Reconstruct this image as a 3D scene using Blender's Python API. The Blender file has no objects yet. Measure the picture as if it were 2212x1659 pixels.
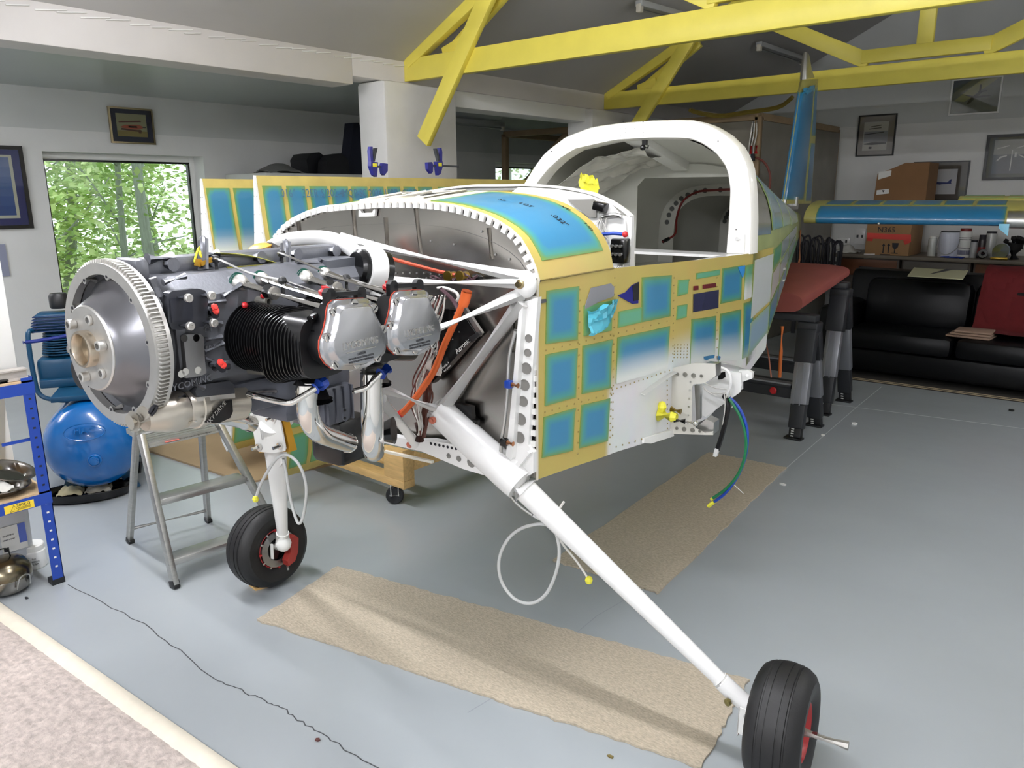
import bpy, bmesh, math, random
from mathutils import Vector, Matrix
D = bpy.data; SC = bpy.context.scene; COL = SC.collection
random.seed(7)
PI = math.pi
def R(d): return math.radians(d)

# ---------------------------------------------------------------- camera
H = 1.65; FPX = 1667.0; CX, CY = 1106.0, 829.5
YAW, PITCH, ROLL = R(40.5), R(13.8), R(0.3)
_fh = Vector((-math.sin(YAW), math.cos(YAW), 0)); _rh = Vector((math.cos(YAW), math.sin(YAW), 0)); _zz = Vector((0, 0, 1))
_fw = _fh*math.cos(PITCH) - _zz*math.sin(PITCH)
_up = _fh*math.sin(PITCH) + _zz*math.cos(PITCH)
CXV = _rh*math.cos(ROLL) - _up*math.sin(ROLL)
CYV = _rh*math.sin(ROLL) + _up*math.cos(ROLL)
EYE = Vector((0, 0, H))
cd = D.cameras.new('camera'); cam = D.objects.new('camera', cd); COL.objects.link(cam)
cd.sensor_width = 36; cd.lens = FPX/2212*36; cd.clip_start = 0.05; cd.clip_end = 200
m = Matrix((CXV, CYV, -_fw)).transposed().to_4x4(); m.translation = EYE
cam.matrix_world = m
SC.camera = cam
# ---------------------------------------------------------------- sky, exposure
SC.view_settings.view_transform = 'Standard'; SC.view_settings.look = 'None'
SC.view_settings.gamma = 1; SC.view_settings.use_curve_mapping = False
SC.view_settings.exposure = 0.0
SC.cycles.use_denoising = True
SC.cycles.max_bounces = 8; SC.cycles.diffuse_bounces = 5; SC.cycles.glossy_bounces = 4
SC.cycles.transmission_bounces = 6; SC.cycles.transparent_max_bounces = 12
SC.cycles.caustics_reflective = False; SC.cycles.caustics_refractive = False
SC.cycles.sample_clamp_indirect = 6
W = D.worlds.new('overcast_sky'); SC.world = W; W.use_nodes = True
_bg = W.node_tree.nodes['Background']; _bg.inputs[0].default_value = (0.86, 0.95, 0.97, 1); _bg.inputs[1].default_value = 2.8
LAMP = 450.0 

# ---------------------------------------------------------------- pixel -> place
def ray(px, py): return _fw + CXV*((px-CX)/FPX) + CYV*((CY-py)/FPX)
def gz(px, py, z=0.0): d = ray(px, py); return EYE + d*((z-H)/d.z)
def gx(px, py, x): d = ray(px, py); return EYE + d*(x/d.x)
def gy(px, py, y): d = ray(px, py); return EYE + d*(y/d.y)
def gplane(px, py, p0, n): d = ray(px, py); return EYE + d*((p0-EYE).dot(n)/d.dot(n))

# ---------------------------------------------------------------- materials
def lin(c):
    out = []
    for v in c[:3]:
        v = v/255.0
        out.append(v/12.92 if v <= 0.04045 else ((v+0.055)/1.055)**2.4)
    return (*out, 1.0)
MATS = {}
def mat(name, rgb, rough=0.5, metal=0.0, noise=0.0, nscale=8.0, bump=0.0, bscale=60.0, spec=0.5, coat=0.0, emit=0.0, alpha=1.0, aniso=None):
    if name in MATS: return MATS[name]
    m = D.materials.new(name); m.use_nodes = True; nt = m.node_tree; b = nt.nodes['Principled BSDF']
    c = lin(rgb)
    b.inputs['Base Color'].default_value = c; b.inputs['Roughness'].default_value = rough
    b.inputs['Metallic'].default_value = metal; b.inputs['Specular IOR Level'].default_value = spec
    if coat: b.inputs['Coat Weight'].default_value = coat; b.inputs['Coat Roughness'].default_value = 0.08
    if emit: b.inputs['Emission Color'].default_value = c; b.inputs['Emission Strength'].default_value = emit
    if alpha < 1: b.inputs['Alpha'].default_value = alpha
    tc = None
    if noise or bump:
        tc = nt.nodes.new('ShaderNodeTexCoord')
    if noise:
        n = nt.nodes.new('ShaderNodeTexNoise'); n.inputs['Scale'].default_value = nscale; n.inputs['Detail'].default_value = 5
        mp = nt.nodes.new('ShaderNodeMapping')
        if aniso: mp.inputs['Scale'].default_value = aniso
        nt.links.new(tc.outputs['Object'], mp.inputs[0]); nt.links.new(mp.outputs[0], n.inputs['Vector'])
        rp = nt.nodes.new('ShaderNodeValToRGB')
        rp.color_ramp.elements[0].position = 0.3; rp.color_ramp.elements[1].position = 0.7
        rp.color_ramp.elements[0].color = tuple(max(0, v*(1-noise)) for v in c[:3])+(1,)
        rp.color_ramp.elements[1].color = tuple(min(1, v*(1+noise*0.6)) for v in c[:3])+(1,)
        nt.links.new(n.outputs['Fac'], rp.inputs[0]); nt.links.new(rp.outputs[0], b.inputs['Base Color'])
        if emit: nt.links.new(rp.outputs[0], b.inputs['Emission Color'])
    if bump:
        n2 = nt.nodes.new('ShaderNodeTexNoise'); n2.inputs['Scale'].default_value = bscale; n2.inputs['Detail'].default_value = 4
        nt.links.new(tc.outputs['Object'], n2.inputs['Vector'])
        bp = nt.nodes.new('ShaderNodeBump'); bp.inputs['Strength'].default_value = bump; bp.inputs['Distance'].default_value = 0.01
        nt.links.new(n2.outputs['Fac'], bp.inputs['Height']); nt.links.new(bp.outputs[0], b.inputs['Normal'])
    MATS[name] = m
    return m
def attr_ramp(m, attr, stops, into='Base Color'):
    """drive the base colour from a stored surface value (distance from a film's cut edge, paint coverage)"""
    nt = m.node_tree; b = nt.nodes['Principled BSDF']
    a = nt.nodes.new('ShaderNodeAttribute'); a.attribute_name = attr
    rp = nt.nodes.new('ShaderNodeValToRGB'); cr = rp.color_ramp
    while len(cr.elements) < len(stops): cr.elements.new(0.5)
    for e, (p, c) in zip(cr.elements, stops): e.position = p; e.color = lin(c)
    nt.links.new(a.outputs['Fac'], rp.inputs[0])
    return nt, b, rp
def glass(name, tint=(0.97, 1.0, 0.99), refl=0.08):
    m = D.materials.new(name); m.use_nodes = True; nt = m.node_tree
    for n in list(nt.nodes):
        if n.type == 'BSDF_PRINCIPLED': nt.nodes.remove(n)
    out = [n for n in nt.nodes if n.type == 'OUTPUT_MATERIAL'][0]
    t = nt.nodes.new('ShaderNodeBsdfTransparent'); t.inputs[0].default_value = (*tint, 1)
    g = nt.nodes.new('ShaderNodeBsdfGlossy'); g.inputs['Roughness'].default_value = 0.03
    mx = nt.nodes.new('ShaderNodeMixShader')
    lw = nt.nodes.new('ShaderNodeLayerWeight'); lw.inputs[0].default_value = 0.25
    ad = nt.nodes.new('ShaderNodeMath'); ad.operation = 'MULTIPLY_ADD'; ad.inputs[1].default_value = 0.5; ad.inputs[2].default_value = refl
    nt.links.new(lw.outputs['Fresnel'], ad.inputs[0]); nt.links.new(ad.outputs[0], mx.inputs[0])
    nt.links.new(t.outputs[0], mx.inputs[1]); nt.links.new(g.outputs[0], mx.inputs[2]); nt.links.new(mx.outputs[0], out.inputs[0])
    MATS[name] = m
    return m

# ---------------------------------------------------------------- mesh builder
def frame_of(d, up=Vector((0, 0, 1))):
    d = d.normalized()
    if abs(d.dot(up)) > 0.98: up = Vector((1, 0, 0)) if abs(d.x) < 0.9 else Vector((0, 1, 0))
    x = d.cross(up).normalized(); y = x.cross(d).normalized()
    return x, y, d
def V(*a):
    return Vector(a[0]) if len(a) == 1 else Vector(a)
class MB:
    def __init__(s): s.v = []; s.f = []; s.m = []; s.mi = 0; s.at = {}
    def _add(s, vs, fs):
        o = len(s.v); s.v += [Vector(v) for v in vs]; s.f += [tuple(i+o for i in f) for f in fs]; s.m += [s.mi]*len(fs); return s
    def box(s, c, size, rot=None, bev=0.0):
        hx, hy, hz = size[0]/2, size[1]/2, size[2]/2; c = Vector(c)
        if bev <= 0:
            vs = [Vector((x, y, z)) for z in (-hz, hz) for y in (-hy, hy) for x in (-hx, hx)]
            fs = [(0, 2, 3, 1), (4, 5, 7, 6), (0, 1, 5, 4), (2, 6, 7, 3), (0, 4, 6, 2), (1, 3, 7, 5)]
        else:
            b = bmesh.new(); bmesh.ops.create_cube(b, size=1)
            for v in b.verts: v.co = Vector((v.co.x*2*hx, v.co.y*2*hy, v.co.z*2*hz))
            bmesh.ops.bevel(b, geom=list(b.edges), offset=min(bev, hx*.95, hy*.95, hz*.95), segments=2, profile=0.5, affect='EDGES')
            b.verts.index_update(); vs = [v.co.copy() for v in b.verts]; fs = [tuple(v.index for v in f.verts) for f in b.faces]; b.free()
        if rot is not None: vs = [rot @ v for v in vs]
        return s._add([v+c for v in vs], fs)
    def bb(s, a, b, bev=0.0):
        a, b = Vector(a), Vector(b); return s.box((a+b)/2, [abs(b[i]-a[i]) for i in range(3)], None, bev)
    def bar(s, p, q, w, h, up=Vector((0, 0, 1)), bev=0.0):
        p, q = Vector(p), Vector(q); x, y, d = frame_of(q-p, Vector(up))
        rot = Matrix((x, y, d)).transposed(); return s.box((p+q)/2, (w, h, (q-p).length), rot, bev)
    def tube(s, pts, r, n=10, closed=False, cap=True):
        pts = [Vector(p) for p in pts]; N = len(pts)
        rs = r if isinstance(r, (list, tuple)) else [r]*N
        vs = []; fs = []; px = None
        for i, p in enumerate(pts):
            if closed: t = (pts[(i+1) % N]-pts[i-1])
            else: t = pts[min(i+1, N-1)]-pts[max(i-1, 0)]
            t = t.normalized()
            if px is None: x, y, _ = frame_of(t)
            else:
                x = (px - t*px.dot(t)); x = x.normalized() if x.length > 1e-6 else frame_of(t)[0]; y = t.cross(x)
            px = x
            for k in range(n):
                a = 2*PI*k/n; vs.append(p + (x*math.cos(a)+y*math.sin(a))*rs[i])
        for i in range(N if closed else N-1):
            j = (i+1) % N
            for k in range(n):
                k2 = (k+1) % n; fs.append((i*n+k, i*n+k2, j*n+k2, j*n+k))
        if cap and not closed: fs.append(tuple(range(n))[::-1]); fs.append(tuple((N-1)*n+k for k in range(n)))
        return s._add(vs, fs)
    def cyl(s, p, q, r, r2=None, n=16): return s.tube([p, q], [r, r if r2 is None else r2], n)
    def lathe(s, prof, o, axis, n=32, closed=False):
        """prof: (radius, height along axis)"""
        o = Vector(o); x, y, d = frame_of(Vector(axis)); vs = []; fs = []; N = len(prof)
        for (r, h) in prof:
            for k in range(n):
                a = 2*PI*k/n; vs.append(o + d*h + (x*math.cos(a)+y*math.sin(a))*r)
        for i in range(N if closed else N-1):
            j = (i+1) % N
            for k in range(n):
                k2 = (k+1) % n; fs.append((i*n+k, i*n+k2, j*n+k2, j*n+k))
        if not closed:
            if prof[0][0] > 1e-6: fs.append(tuple(range(n))[::-1])
            if prof[-1][0] > 1e-6: fs.append(tuple((N-1)*n+k for k in range(n)))
        return s._add(vs, fs)
    def prism(s, pts, vec):
        pts = [Vector(p) for p in pts]; vec = Vector(vec); n = len(pts)
        nn = Vector((0, 0, 0))
        for i in range(n): nn += pts[i].cross(pts[(i+1) % n])
        if nn.dot(vec) > 0: pts = pts[::-1]
        vs = pts + [p+vec for p in pts]
        fs = [tuple(range(n)), tuple(range(n, 2*n))[::-1]] + [((i+1) % n, i, n+i, n+(i+1) % n) for i in range(n)]
        return s._add(vs, fs)
    def poly(s, pts): return s._add(pts, [tuple(range(len(pts)))])
    def grid(s, f, nu, nv, skip=None, attrs=None):
        o = len(s.v); vs = [f(i/nu, j/nv) for j in range(nv+1) for i in range(nu+1)]
        fs = [(j*(nu+1)+i, j*(nu+1)+i+1, (j+1)*(nu+1)+i+1, (j+1)*(nu+1)+i) for j in range(nv) for i in range(nu) if not (skip and skip((i+.5)/nu, (j+.5)/nv))]
        s._add(vs, fs)
        if attrs:
            for k, fn in attrs.items():
                a = s.at.setdefault(k, {})
                for j in range(nv+1):
                    for i in range(nu+1): a[o+j*(nu+1)+i] = fn(i/nu, j/nv)
        return s
    def ball(s, c, r, n=12, sc=(1, 1, 1), rot=None):
        vs = []; fs = []; c = Vector(c); m = max(4, n//2)
        for i in range(m+1):
            t = PI*i/m
            for k in range(n):
                a = 2*PI*k/n; p = Vector((math.sin(t)*math.cos(a)*r*sc[0], math.sin(t)*math.sin(a)*r*sc[1], math.cos(t)*r*sc[2]))
                if rot is not None: p = rot @ p
                vs.append(c+p)
        for i in range(m):
            for k in range(n):
                k2 = (k+1) % n; fs.append((i*n+k, (i+1)*n+k, (i+1)*n+k2, i*n+k2))
        return s._add(vs, fs)
    def loft(s, rings, cap=True, closed=True):
        n = len(rings[0]); vs = [p for r in rings for p in r]; fs = []
        for i in range(len(rings)-1):
            for k in range(n if closed else n-1):
                k2 = (k+1) % n; fs.append((i*n+k, i*n+k2, (i+1)*n+k2, (i+1)*n+k))
        if cap and closed: fs.append(tuple(range(n))[::-1]); fs.append(tuple((len(rings)-1)*n+k for k in range(n)))
        return s._add(vs, fs)
    def solid(s, f, nu, nv, thick):
        """a sheet f(u,v) given thickness along its normal"""
        e = 1e-3
        def nrm(u, v):
            du = f(min(u+e, 1), v)-f(max(u-e, 0), v); dv = f(u, min(v+e, 1))-f(u, max(v-e, 0))
            n = du.cross(dv); return n.normalized() if n.length > 0 else Vector((0, 0, 1))
        top = [f(i/nu, j/nv) for j in range(nv+1) for i in range(nu+1)]
        bot = [f(i/nu, j/nv)-nrm(i/nu, j/nv)*thick for j in range(nv+1) for i in range(nu+1)]
        K = (nu+1)*(nv+1); w = nu+1; fs = []
        for j in range(nv):
            for i in range(nu):
                a = j*w+i; fs.append((a, a+1, a+w+1, a+w)); fs.append((K+a, K+a+w, K+a+w+1, K+a+1))
        for i in range(nu):
            fs.append((i, K+i, K+i+1, i+1)); a = nv*w+i; fs.append((a, a+1, K+a+1, K+a))
        for j in range(nv):
            a = j*w; fs.append((a, a+w, K+a+w, K+a)); a = j*w+nu; fs.append((a, K+a, K+a+w, a+w))
        return s._add(top+bot, fs)
    def build(s, name, mats, parent=None, space='w', smooth=35, kind=None, label=None):
        me = D.meshes.new(name); vs = s.v
        if parent is not None and space == 'w':
            r = parent
            while r.parent is not None: r = r.parent
            inv = INV[r.name]; vs = [inv @ v for v in vs]
        me.from_pydata([tuple(v) for v in vs], [], s.f)
        if not isinstance(mats, (list, tuple)): mats = [mats]
        for m_ in mats: me.materials.append(m_)
        if len(mats) > 1: me.polygons.foreach_set('material_index', s.m)
        for k, dd in s.at.items():
            a = me.attributes.new(k, 'FLOAT', 'POINT')
            a.data.foreach_set('value', [dd.get(i, 0.0) for i in range(len(vs))])
        b = bmesh.new(); b.from_mesh(me); bmesh.ops.recalc_face_normals(b, faces=b.faces); b.to_mesh(me); b.free()
        if smooth:
            me.shade_smooth(); me.set_sharp_from_angle(angle=R(smooth))
        me.update()
        o = D.objects.new(name, me); COL.objects.link(o)
        if parent is not None: o.parent = parent
        if kind: o['kind'] = kind
        if label: o['label'] = label
        return o
INV = {}
def thing(name, label, cat, loc=(0, 0, 0), rz=0.0, group=None):
    o = D.objects.new(name, None); COL.objects.link(o); o.location = loc; o.rotation_euler = (0, 0, rz); o.empty_display_size = 0.1
    o['label'] = label; o['category'] = cat
    if group: o['group'] = group
    INV[o.name] = (Matrix.Translation(Vector(loc)) @ Matrix.Rotation(rz, 4, 'Z')).inverted()
    return o
def tag(o, label, cat, group=None, kind=None):
    o['label'] = label; o['category'] = cat
    if group: o['group'] = group
    if kind: o['kind'] = kind
    return o
def struct(o): o['kind'] = 'structure'; return o
def dup(root, loc=None, rz=None, label=None, group=None):
    r = root.copy(); COL.objects.link(r)
    if loc is not None: r.location = loc
    if rz is not None: r.rotation_euler = (0, 0, rz)
    if label: r['label'] = label
    if group: r['group'] = group
    for ch in list(root.children):
        c = ch.copy(); COL.objects.link(c); c.parent = r
        for g in list(ch.children):
            d = g.copy(); COL.objects.link(d); d.parent = c
    return r
def text(name, s, size, o, xd, yd, mt, parent, space='w', ext=0.0006, align='CENTER', sx=1.0):
    cu = D.curves.new(name, 'FONT'); cu.body = s; cu.size = size; cu.extrude = ext; cu.align_x = align; cu.align_y = 'CENTER'; cu.resolution_u = 2
    t = D.objects.new(name, cu); COL.objects.link(t)
    me = D.meshes.new_from_object(t); D.objects.remove(t); D.curves.remove(cu)
    xd = Vector(xd).normalized(); yd = Vector(yd).normalized(); nd = xd.cross(yd).normalized()
    mb = MB(); vs = [Vector(o)+xd*(v.co.x*sx)+yd*v.co.y+nd*(v.co.z+ext) for v in me.vertices]
    mb._add(vs, [tuple(p.vertices) for p in me.polygons]); D.meshes.remove(me)
    return mb.build(name, mt, parent, space, smooth=0)
def spline(pts, n=8):
    """Catmull-Rom through the points"""
    P = [Vector(p) for p in pts]; out = []
    for i in range(len(P)-1):
        a = P[max(i-1, 0)]; b = P[i]; c = P[i+1]; d = P[min(i+2, len(P)-1)]
        for k in range(n):
            t = k/n
            out.append(0.5*((2*b)+(c-a)*t+(2*a-5*b+4*c-d)*t*t+(3*b-a-3*c+d)*t**3))
    out.append(P[-1]); return out
def lerp(t, pts):
    if t <= pts[0][0]: return pts[0][1]
    for (a, b), (c, d) in zip(pts, pts[1:]):
        if t <= c: return b+(d-b)*(t-a)/(c-a)
    return pts[-1][1]

# ---------------------------------------------------------------- shared materials
m_wall = mat('wall_paint', (226, 226, 224), 0.75, noise=0.03, nscale=2.5, bump=0.12, bscale=25)
m_wall_hi = mat('wall_paint_grey', (206, 208, 206), 0.8, noise=0.03, nscale=2.0)
m_ceil = mat('ceiling_paint', (182, 180, 178), 0.85, noise=0.04, nscale=1.3)
m_aisle = mat('aisle_ceiling_gloss', (172, 178, 174), 0.3, noise=0.05, nscale=1.2)
m_white = mat('white_gloss_paint', (238, 238, 236), 0.28, coat=0.3)
m_whitemat = mat('white_matt_paint', (232, 232, 228), 0.55)
m_olive = mat('olive_primer', (158, 152, 84), .45, noise=.12, nscale=9)
m_primer = mat('yellow_primer', (202, 182, 104), 0.45, noise=0.12, nscale=9)
m_yellow = mat('yellow_gloss_paint', (240, 224, 96), 0.38, noise=0.05, nscale=6, bump=0.08, bscale=30)
m_steel = mat('stainless_steel', (176, 172, 166), 0.24, 1.0, noise=0.10, nscale=5, bump=0.05, bscale=3)
m_alu = mat('aluminium', (196, 196, 194), 0.33, 1.0, noise=0.08, nscale=30)
m_alud = mat('satin_aluminium', (205, 203, 198), 0.42, 0.9)
m_chrome = mat('polished_chrome', (226, 224, 220), 0.07, 1.0)
m_black = mat('black_enamel', (10, 10, 11), 0.22)
m_rubber = mat('black_rubber', (20, 20, 21), 0.55, bump=0.05, bscale=120)
m_bplast = mat('black_plastic', (24, 25, 27), 0.45)
m_grey = mat('grey_engine_enamel', (112, 114, 120), 0.33, 0.35, noise=0.06, nscale=30, bump=0.06, bscale=140)
m_red = mat('red_plastic', (196, 34, 40), 0.4)
m_dred = mat('dark_red_paint', (120, 24, 24), 0.4)
m_brass = mat('brass', (168, 140, 62), 0.28, 1.0)
m_orange = mat('orange_sleeve', (206, 92, 30), 0.6)
m_blue = mat('blue_plastic', (20, 62, 160), 0.4)
m_ytape = mat('yellow_tape', (232, 226, 70), 0.55)
m_wire = mat('white_wire', (214, 212, 206), 0.45)
m_pine = mat('pine_timber', (214, 176, 116), 0.6, noise=0.16, nscale=5, aniso=(2, 14, 14))
m_cream = mat('cream_paint', (226, 220, 204), 0.5)
m_ink = mat('black_ink', (26, 26, 34), 0.6)
m_fing = mat('dark_grey_plastic', (58, 60, 64), 0.5)
m_card = mat('brown_cardboard', (158, 122, 84), 0.85, noise=0.08, nscale=4)
m_label = mat('white_label', (226, 226, 222), 0.6)
# ================================================================ ROOM
XB, XW, YE, XR, YB = -5.0, -7.6, 10.5, 1.35, -3.6     # beam line, window wall, end wall, right wall, wall behind the camera
RIDGE, EAVE, SL = -1.85, 2.70, 0.5
ZR = EAVE+SL*(RIDGE-XB)
def g_roof(px, py):
    d = ray(px, py); t = (EAVE+SL*(0-XB)-H)/(d.z-SL*d.x); return EYE+d*t
# floor
m_floor = mat('grey_floor_paint', (166, 172, 175), 0.24, noise=0.05, nscale=1.1, spec=0.45)
nt = m_floor.node_tree; b = nt.nodes['Principled BSDF']; tc = nt.nodes.new('ShaderNodeTexCoord')
n = nt.nodes.new('ShaderNodeTexNoise'); n.inputs['Scale'].default_value = 2.2; n.inputs['Detail'].default_value = 6
mr = nt.nodes.new('ShaderNodeMapRange'); mr.inputs[1].default_value = .3; mr.inputs[2].default_value = .7; mr.inputs[3].default_value = .19; mr.inputs[4].default_value = .27
n2 = nt.nodes.new('ShaderNodeTexNoise'); n2.inputs['Scale'].default_value = 9; n2.inputs['Detail'].default_value = 3
bp = nt.nodes.new('ShaderNodeBump'); bp.inputs['Strength'].default_value = .05; bp.inputs['Distance'].default_value = .02
nt.links.new(tc.outputs['Object'], n.inputs['Vector']); nt.links.new(tc.outputs['Object'], n2.inputs['Vector'])
nt.links.new(n.outputs['Fac'], mr.inputs[0]); nt.links.new(mr.outputs[0], b.inputs['Roughness'])
nt.links.new(n2.outputs['Fac'], bp.inputs['Height']); nt.links.new(bp.outputs[0], b.inputs['Normal'])
floor = struct(MB().bb((XW-.3, YB-.2, -.15), (XR+.2, YE+.3, 0)).build('floor', m_floor, smooth=0))
INV['floor'] = Matrix.Identity(4)
def strip(pts, w):
    mb = MB(); P = [Vector(p) for p in pts]
    for i in range(len(P)-1):
        t = (P[i+1]-P[i]); nn = Vector((-t.y, t.x, 0)).normalized()*w/2
        a, c = P[i].copy(), P[i+1].copy(); a.z = c.z = .0006
        mb.poly([a+nn, c+nn, c-nn, a-nn])
    return mb
def wob(pts, amp, n=9):
    out = []
    for i in range(len(pts)-1):
        for k in range(n):
            p = Vector(pts[i]).lerp(Vector(pts[i+1]), k/n); out.append(p+Vector((random.uniform(-amp, amp), random.uniform(-amp, amp), 0)))
    out.append(Vector(pts[-1])); return out
m_crack = mat('crack_grey', (72, 74, 76), 0.9)  # dark grey of the crack line itself
strip(wob([gz(*p) for p in ((150, 1262), (330, 1360), (470, 1470), (560, 1508), (615, 1535), (690, 1585), (815, 1659), (880, 1700))], .008), .004).build('crack', m_crack, floor, smooth=0)
m_joint = mat('scored_joint', (186, 190, 194), 0.6)
strip([gz(*p) for p in ((1700, 1010), (1850, 880), (1905, 835))], .006).build('joint_line', m_joint, floor, smooth=0)
strip([gz(*p) for p in ((1790, 873), (1850, 880), (2212, 926), (2400, 950))], .012).build('joint_line', m_joint, floor, smooth=0)
strip([gz(*p) for p in ((1010, 1540), (1110, 1480), (1290, 1330), (1360, 1290))], .004).build('joint_line', mat('faint_joint', (140, 146, 150), .6), floor, smooth=0)

# window wall with two openings, two-tone paint
def wall_with_holes(name, x0, x1, holes, y0, y1, z1, zp):
    mb = MB()
    ys = sorted({y0, y1, *[h[0] for h in holes], *[h[1] for h in holes]})
    for a, c in zip(ys, ys[1:]):
        h = [q for q in holes if q[0] <= a and c <= q[1]]
        segs = [(0, z1)] if not h else [(0, h[0][2]), (h[0][3], z1)]
        for (p, q) in segs:
            for (u, v, k) in ((p, min(q, zp), 0), (max(p, zp), q, 1)):
                if v > u+1e-4: mb.mi = k; mb.bb((x0, a, u), (x1, c, v))
    return struct(mb.build(name, [m_wall, m_wall_hi], smooth=0))
Z1W = 2.56
wall_with_holes('wall_left', XW-.3, XW, [(2.66, 4.135, .70, 2.035), (8.56, 9.7, .8, 2.1)], YB, YE, Z1W+.1, 2.22)
mb = MB(); mb.bb((XW-.3, YE, 0), (XR+.2, YE+.2, 2.45)); mb.mi = 1; mb.bb((XW-.3, YE, 2.45), (XR+.2, YE+.2, 4.4))
struct(mb.build('wall_end', [m_wall, m_wall_hi], smooth=0))
struct(MB().bb((XR, YB, 0), (XR+.2, YE, 2.9)).build('wall_right', m_wall, smooth=0))
struct(MB().bb((XW-.3, YB-.2, 0), (XR+.2, YB, 4.4)).build('wall_back', m_wall, smooth=0))
struct(MB().bb((XW-.3, YB, Z1W), (XB-.1, YE, Z1W+.1)).build('ceiling_aisle', m_aisle, smooth=0))
mb = MB()
for (xa, za, xc, zc) in ((XB-.3, EAVE-.15, RIDGE, ZR), (RIDGE, ZR, XR+.2, EAVE+SL*.0+ (ZR-EAVE)*0 - .05)):
    mb._add([(xa, YB, za), (xc, YB, zc), (xc, YE, zc), (xa, YE, za), (xa, YB, za+.12), (xc, YB, zc+.12), (xc, YE, zc+.12), (xa, YE, za+.12)],
            [(0, 1, 2, 3), (4, 7, 6, 5), (0, 4, 5, 1), (3, 2, 6, 7), (0, 3, 7, 4), (1, 5, 6, 2)])
struct(mb.build('ceiling', m_ceil, smooth=0))
# beam along the aisle with a ragged top edge of flaking board
bz0, bz1 = 2.475, 2.70
beam = struct(MB().bb((XB-.26, YB, bz0), (XB, 4.0, bz1), .006).bb((XB-.26, 4.0, bz0+.06), (XB, YE, bz1), .006).build('beam_left', mat('beam_paint', (214, 210, 207), .6, noise=.04, nscale=3, bump=.1, bscale=12)))
INV['beam_left'] = Matrix.Identity(4)
struct(MB().bb((XB-.30, 5.1, 2.40), (XB-.02, YE, 2.475+.06), .004).build('trim_1', m_whitemat))
mb = MB()
for i in range(46):
    y = -1.0+i*.125+random.uniform(-.03, .03); L = random.uniform(.10, .18)
    mb.box((XB+.006, y, bz1-.03-random.uniform(0, .012)), (.008, L, .006), Matrix.Rotation(R(8), 3, 'X'))
mb.build('flaking_edge', m_whitemat, beam, smooth=0, kind='stuff')
# pillars
def pillar(name, x0, x1, y0, y1, z1):
    mb = MB(); mb.box(((x0+x1)/2, (y0+y1)/2, z1/2), (x1-x0, y1-y0, z1), None, .03)
    return struct(mb.build(name, mat('pillar_paint', (222, 221, 218), .65, noise=.05, nscale=5, bump=.35, bscale=7)))
pillar('pillar_1', -5.26, -4.92, 4.24, 5.05, 2.53)
pillar('pillar_2', -5.26, -4.92, 7.1, 7.95, 2.53)
struct(MB().bb((XW, 2.3, 0), (XW+.015, 8, .09), .003).bb((XW, -3, 0), (XW+.015, 2.3, .09), .003).build('baseboard_left', m_whitemat))

# window 1: white frame, black gasket, pane, sill
def window(name, y0, y1, z0, z1, x):
    w = MB(); t = .055
    w.bb((x-.03, y0, z0), (x+.03, y0+t, z1), .004); w.bb((x-.03, y1-t, z0), (x+.03, y1, z1), .004)
    w.bb((x-.03, y0+t, z0), (x+.03, y1-t, z0+t), .004); w.bb((x-.03, y0+t, z1-t), (x+.03, y1-t, z1), .004)
    fr = struct(w.build(name, m_white)); INV[name] = Matrix.Identity(4)
    g = MB(); k = .018; a, c, e, f_ = y0+t, y1-t, z0+t, z1-t
    for p, q in (((a, e), (a+k, f_)), ((c-k, e), (c, f_)), ((a+k, e), (c-k, e+k)), ((a+k, f_-k), (c-k, f_))):
        g.bb((x-.012, p[0], p[1]), (x+.033, q[0], q[1]))
    g.build('gasket', m_black, fr, smooth=0)
    MB().bb((x-.004, a+.005, e+.005), (x+.004, c-.005, f_-.005)).build('pane', MATS.get('window_glass') or glass('window_glass'), fr, smooth=0)
    MB().bb((x+.03, y0, z0-.02), (XW+.03, y1, z0+.012), .005).build('sill', m_white, fr)
    return fr
window('window_1', 2.66, 4.135, .70, 2.035, XW-.22)
window('window_2', 8.56, 9.7, .8, 2.1, XW-.2)

# yellow roof trusses (built in x-z from the second one, where the whole figure shows)
Y1T, Y2T = 4.555, 7.45
def truss(y, label):
    t = thing('roof_truss', label, 'truss', (XB, y, 2.55), 0, 'yellow roof trusses')
    th = .06
    MB().bb((XB, y-th/2, 2.545), (XR+.05, y+th/2, 2.715), .006).build('bottom_chord', m_yellow, t)
    for (xa, za, xc, zc) in ((XB+.02, 2.735, RIDGE+.03, 2.735+SL*(RIDGE-XB)-.04), (XR+.0, 2.66, RIDGE-.03, 2.735+SL*(RIDGE-XB)-.04)):
        MB().bar((xa, y, za-.035), (xc, y, zc-.065), .13, th+.01, (0, 1, 0), .006).build('rafter', m_yellow, t)
    def web(nm, p, q, w, dy=0.0, thk=.05):
        MB().bar((p[0], y+dy, p[1]), (q[0], y+dy, q[1]), w, thk, (0, 1, 0), .005).build(nm, m_yellow, t)
    web('knee_brace', (-4.77, 2.07), (-3.98, 3.14), .135, -.05)
    web('knee_brace', (1.1, 2.07), (.33, 3.04), .135, -.05)
    web('tie', (-4.62, 2.70), (-3.95, 3.12), .10, .09)
    web('packing_block', (-4.62, 2.72), (-4.40, 2.78), .10, .06)
    web('king_post', (RIDGE, 2.84), (RIDGE, ZR-.1), .125, 0)
    web('upper_tie', (-2.34, 2.79), (-1.36, 2.79), .11, -.01)
    web('web', (-2.28, 2.75), (-3.6, 3.39), .13, .0)
    web('web', (-1.42, 2.75), (-.1, 3.35), .13, .0)
    return t
truss(Y1T, 'yellow painted roof truss nearest the camera, its knee brace against the near white pillar')
truss(Y2T, 'yellow painted roof truss farther back, its beam crossing behind the tail fin')

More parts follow.
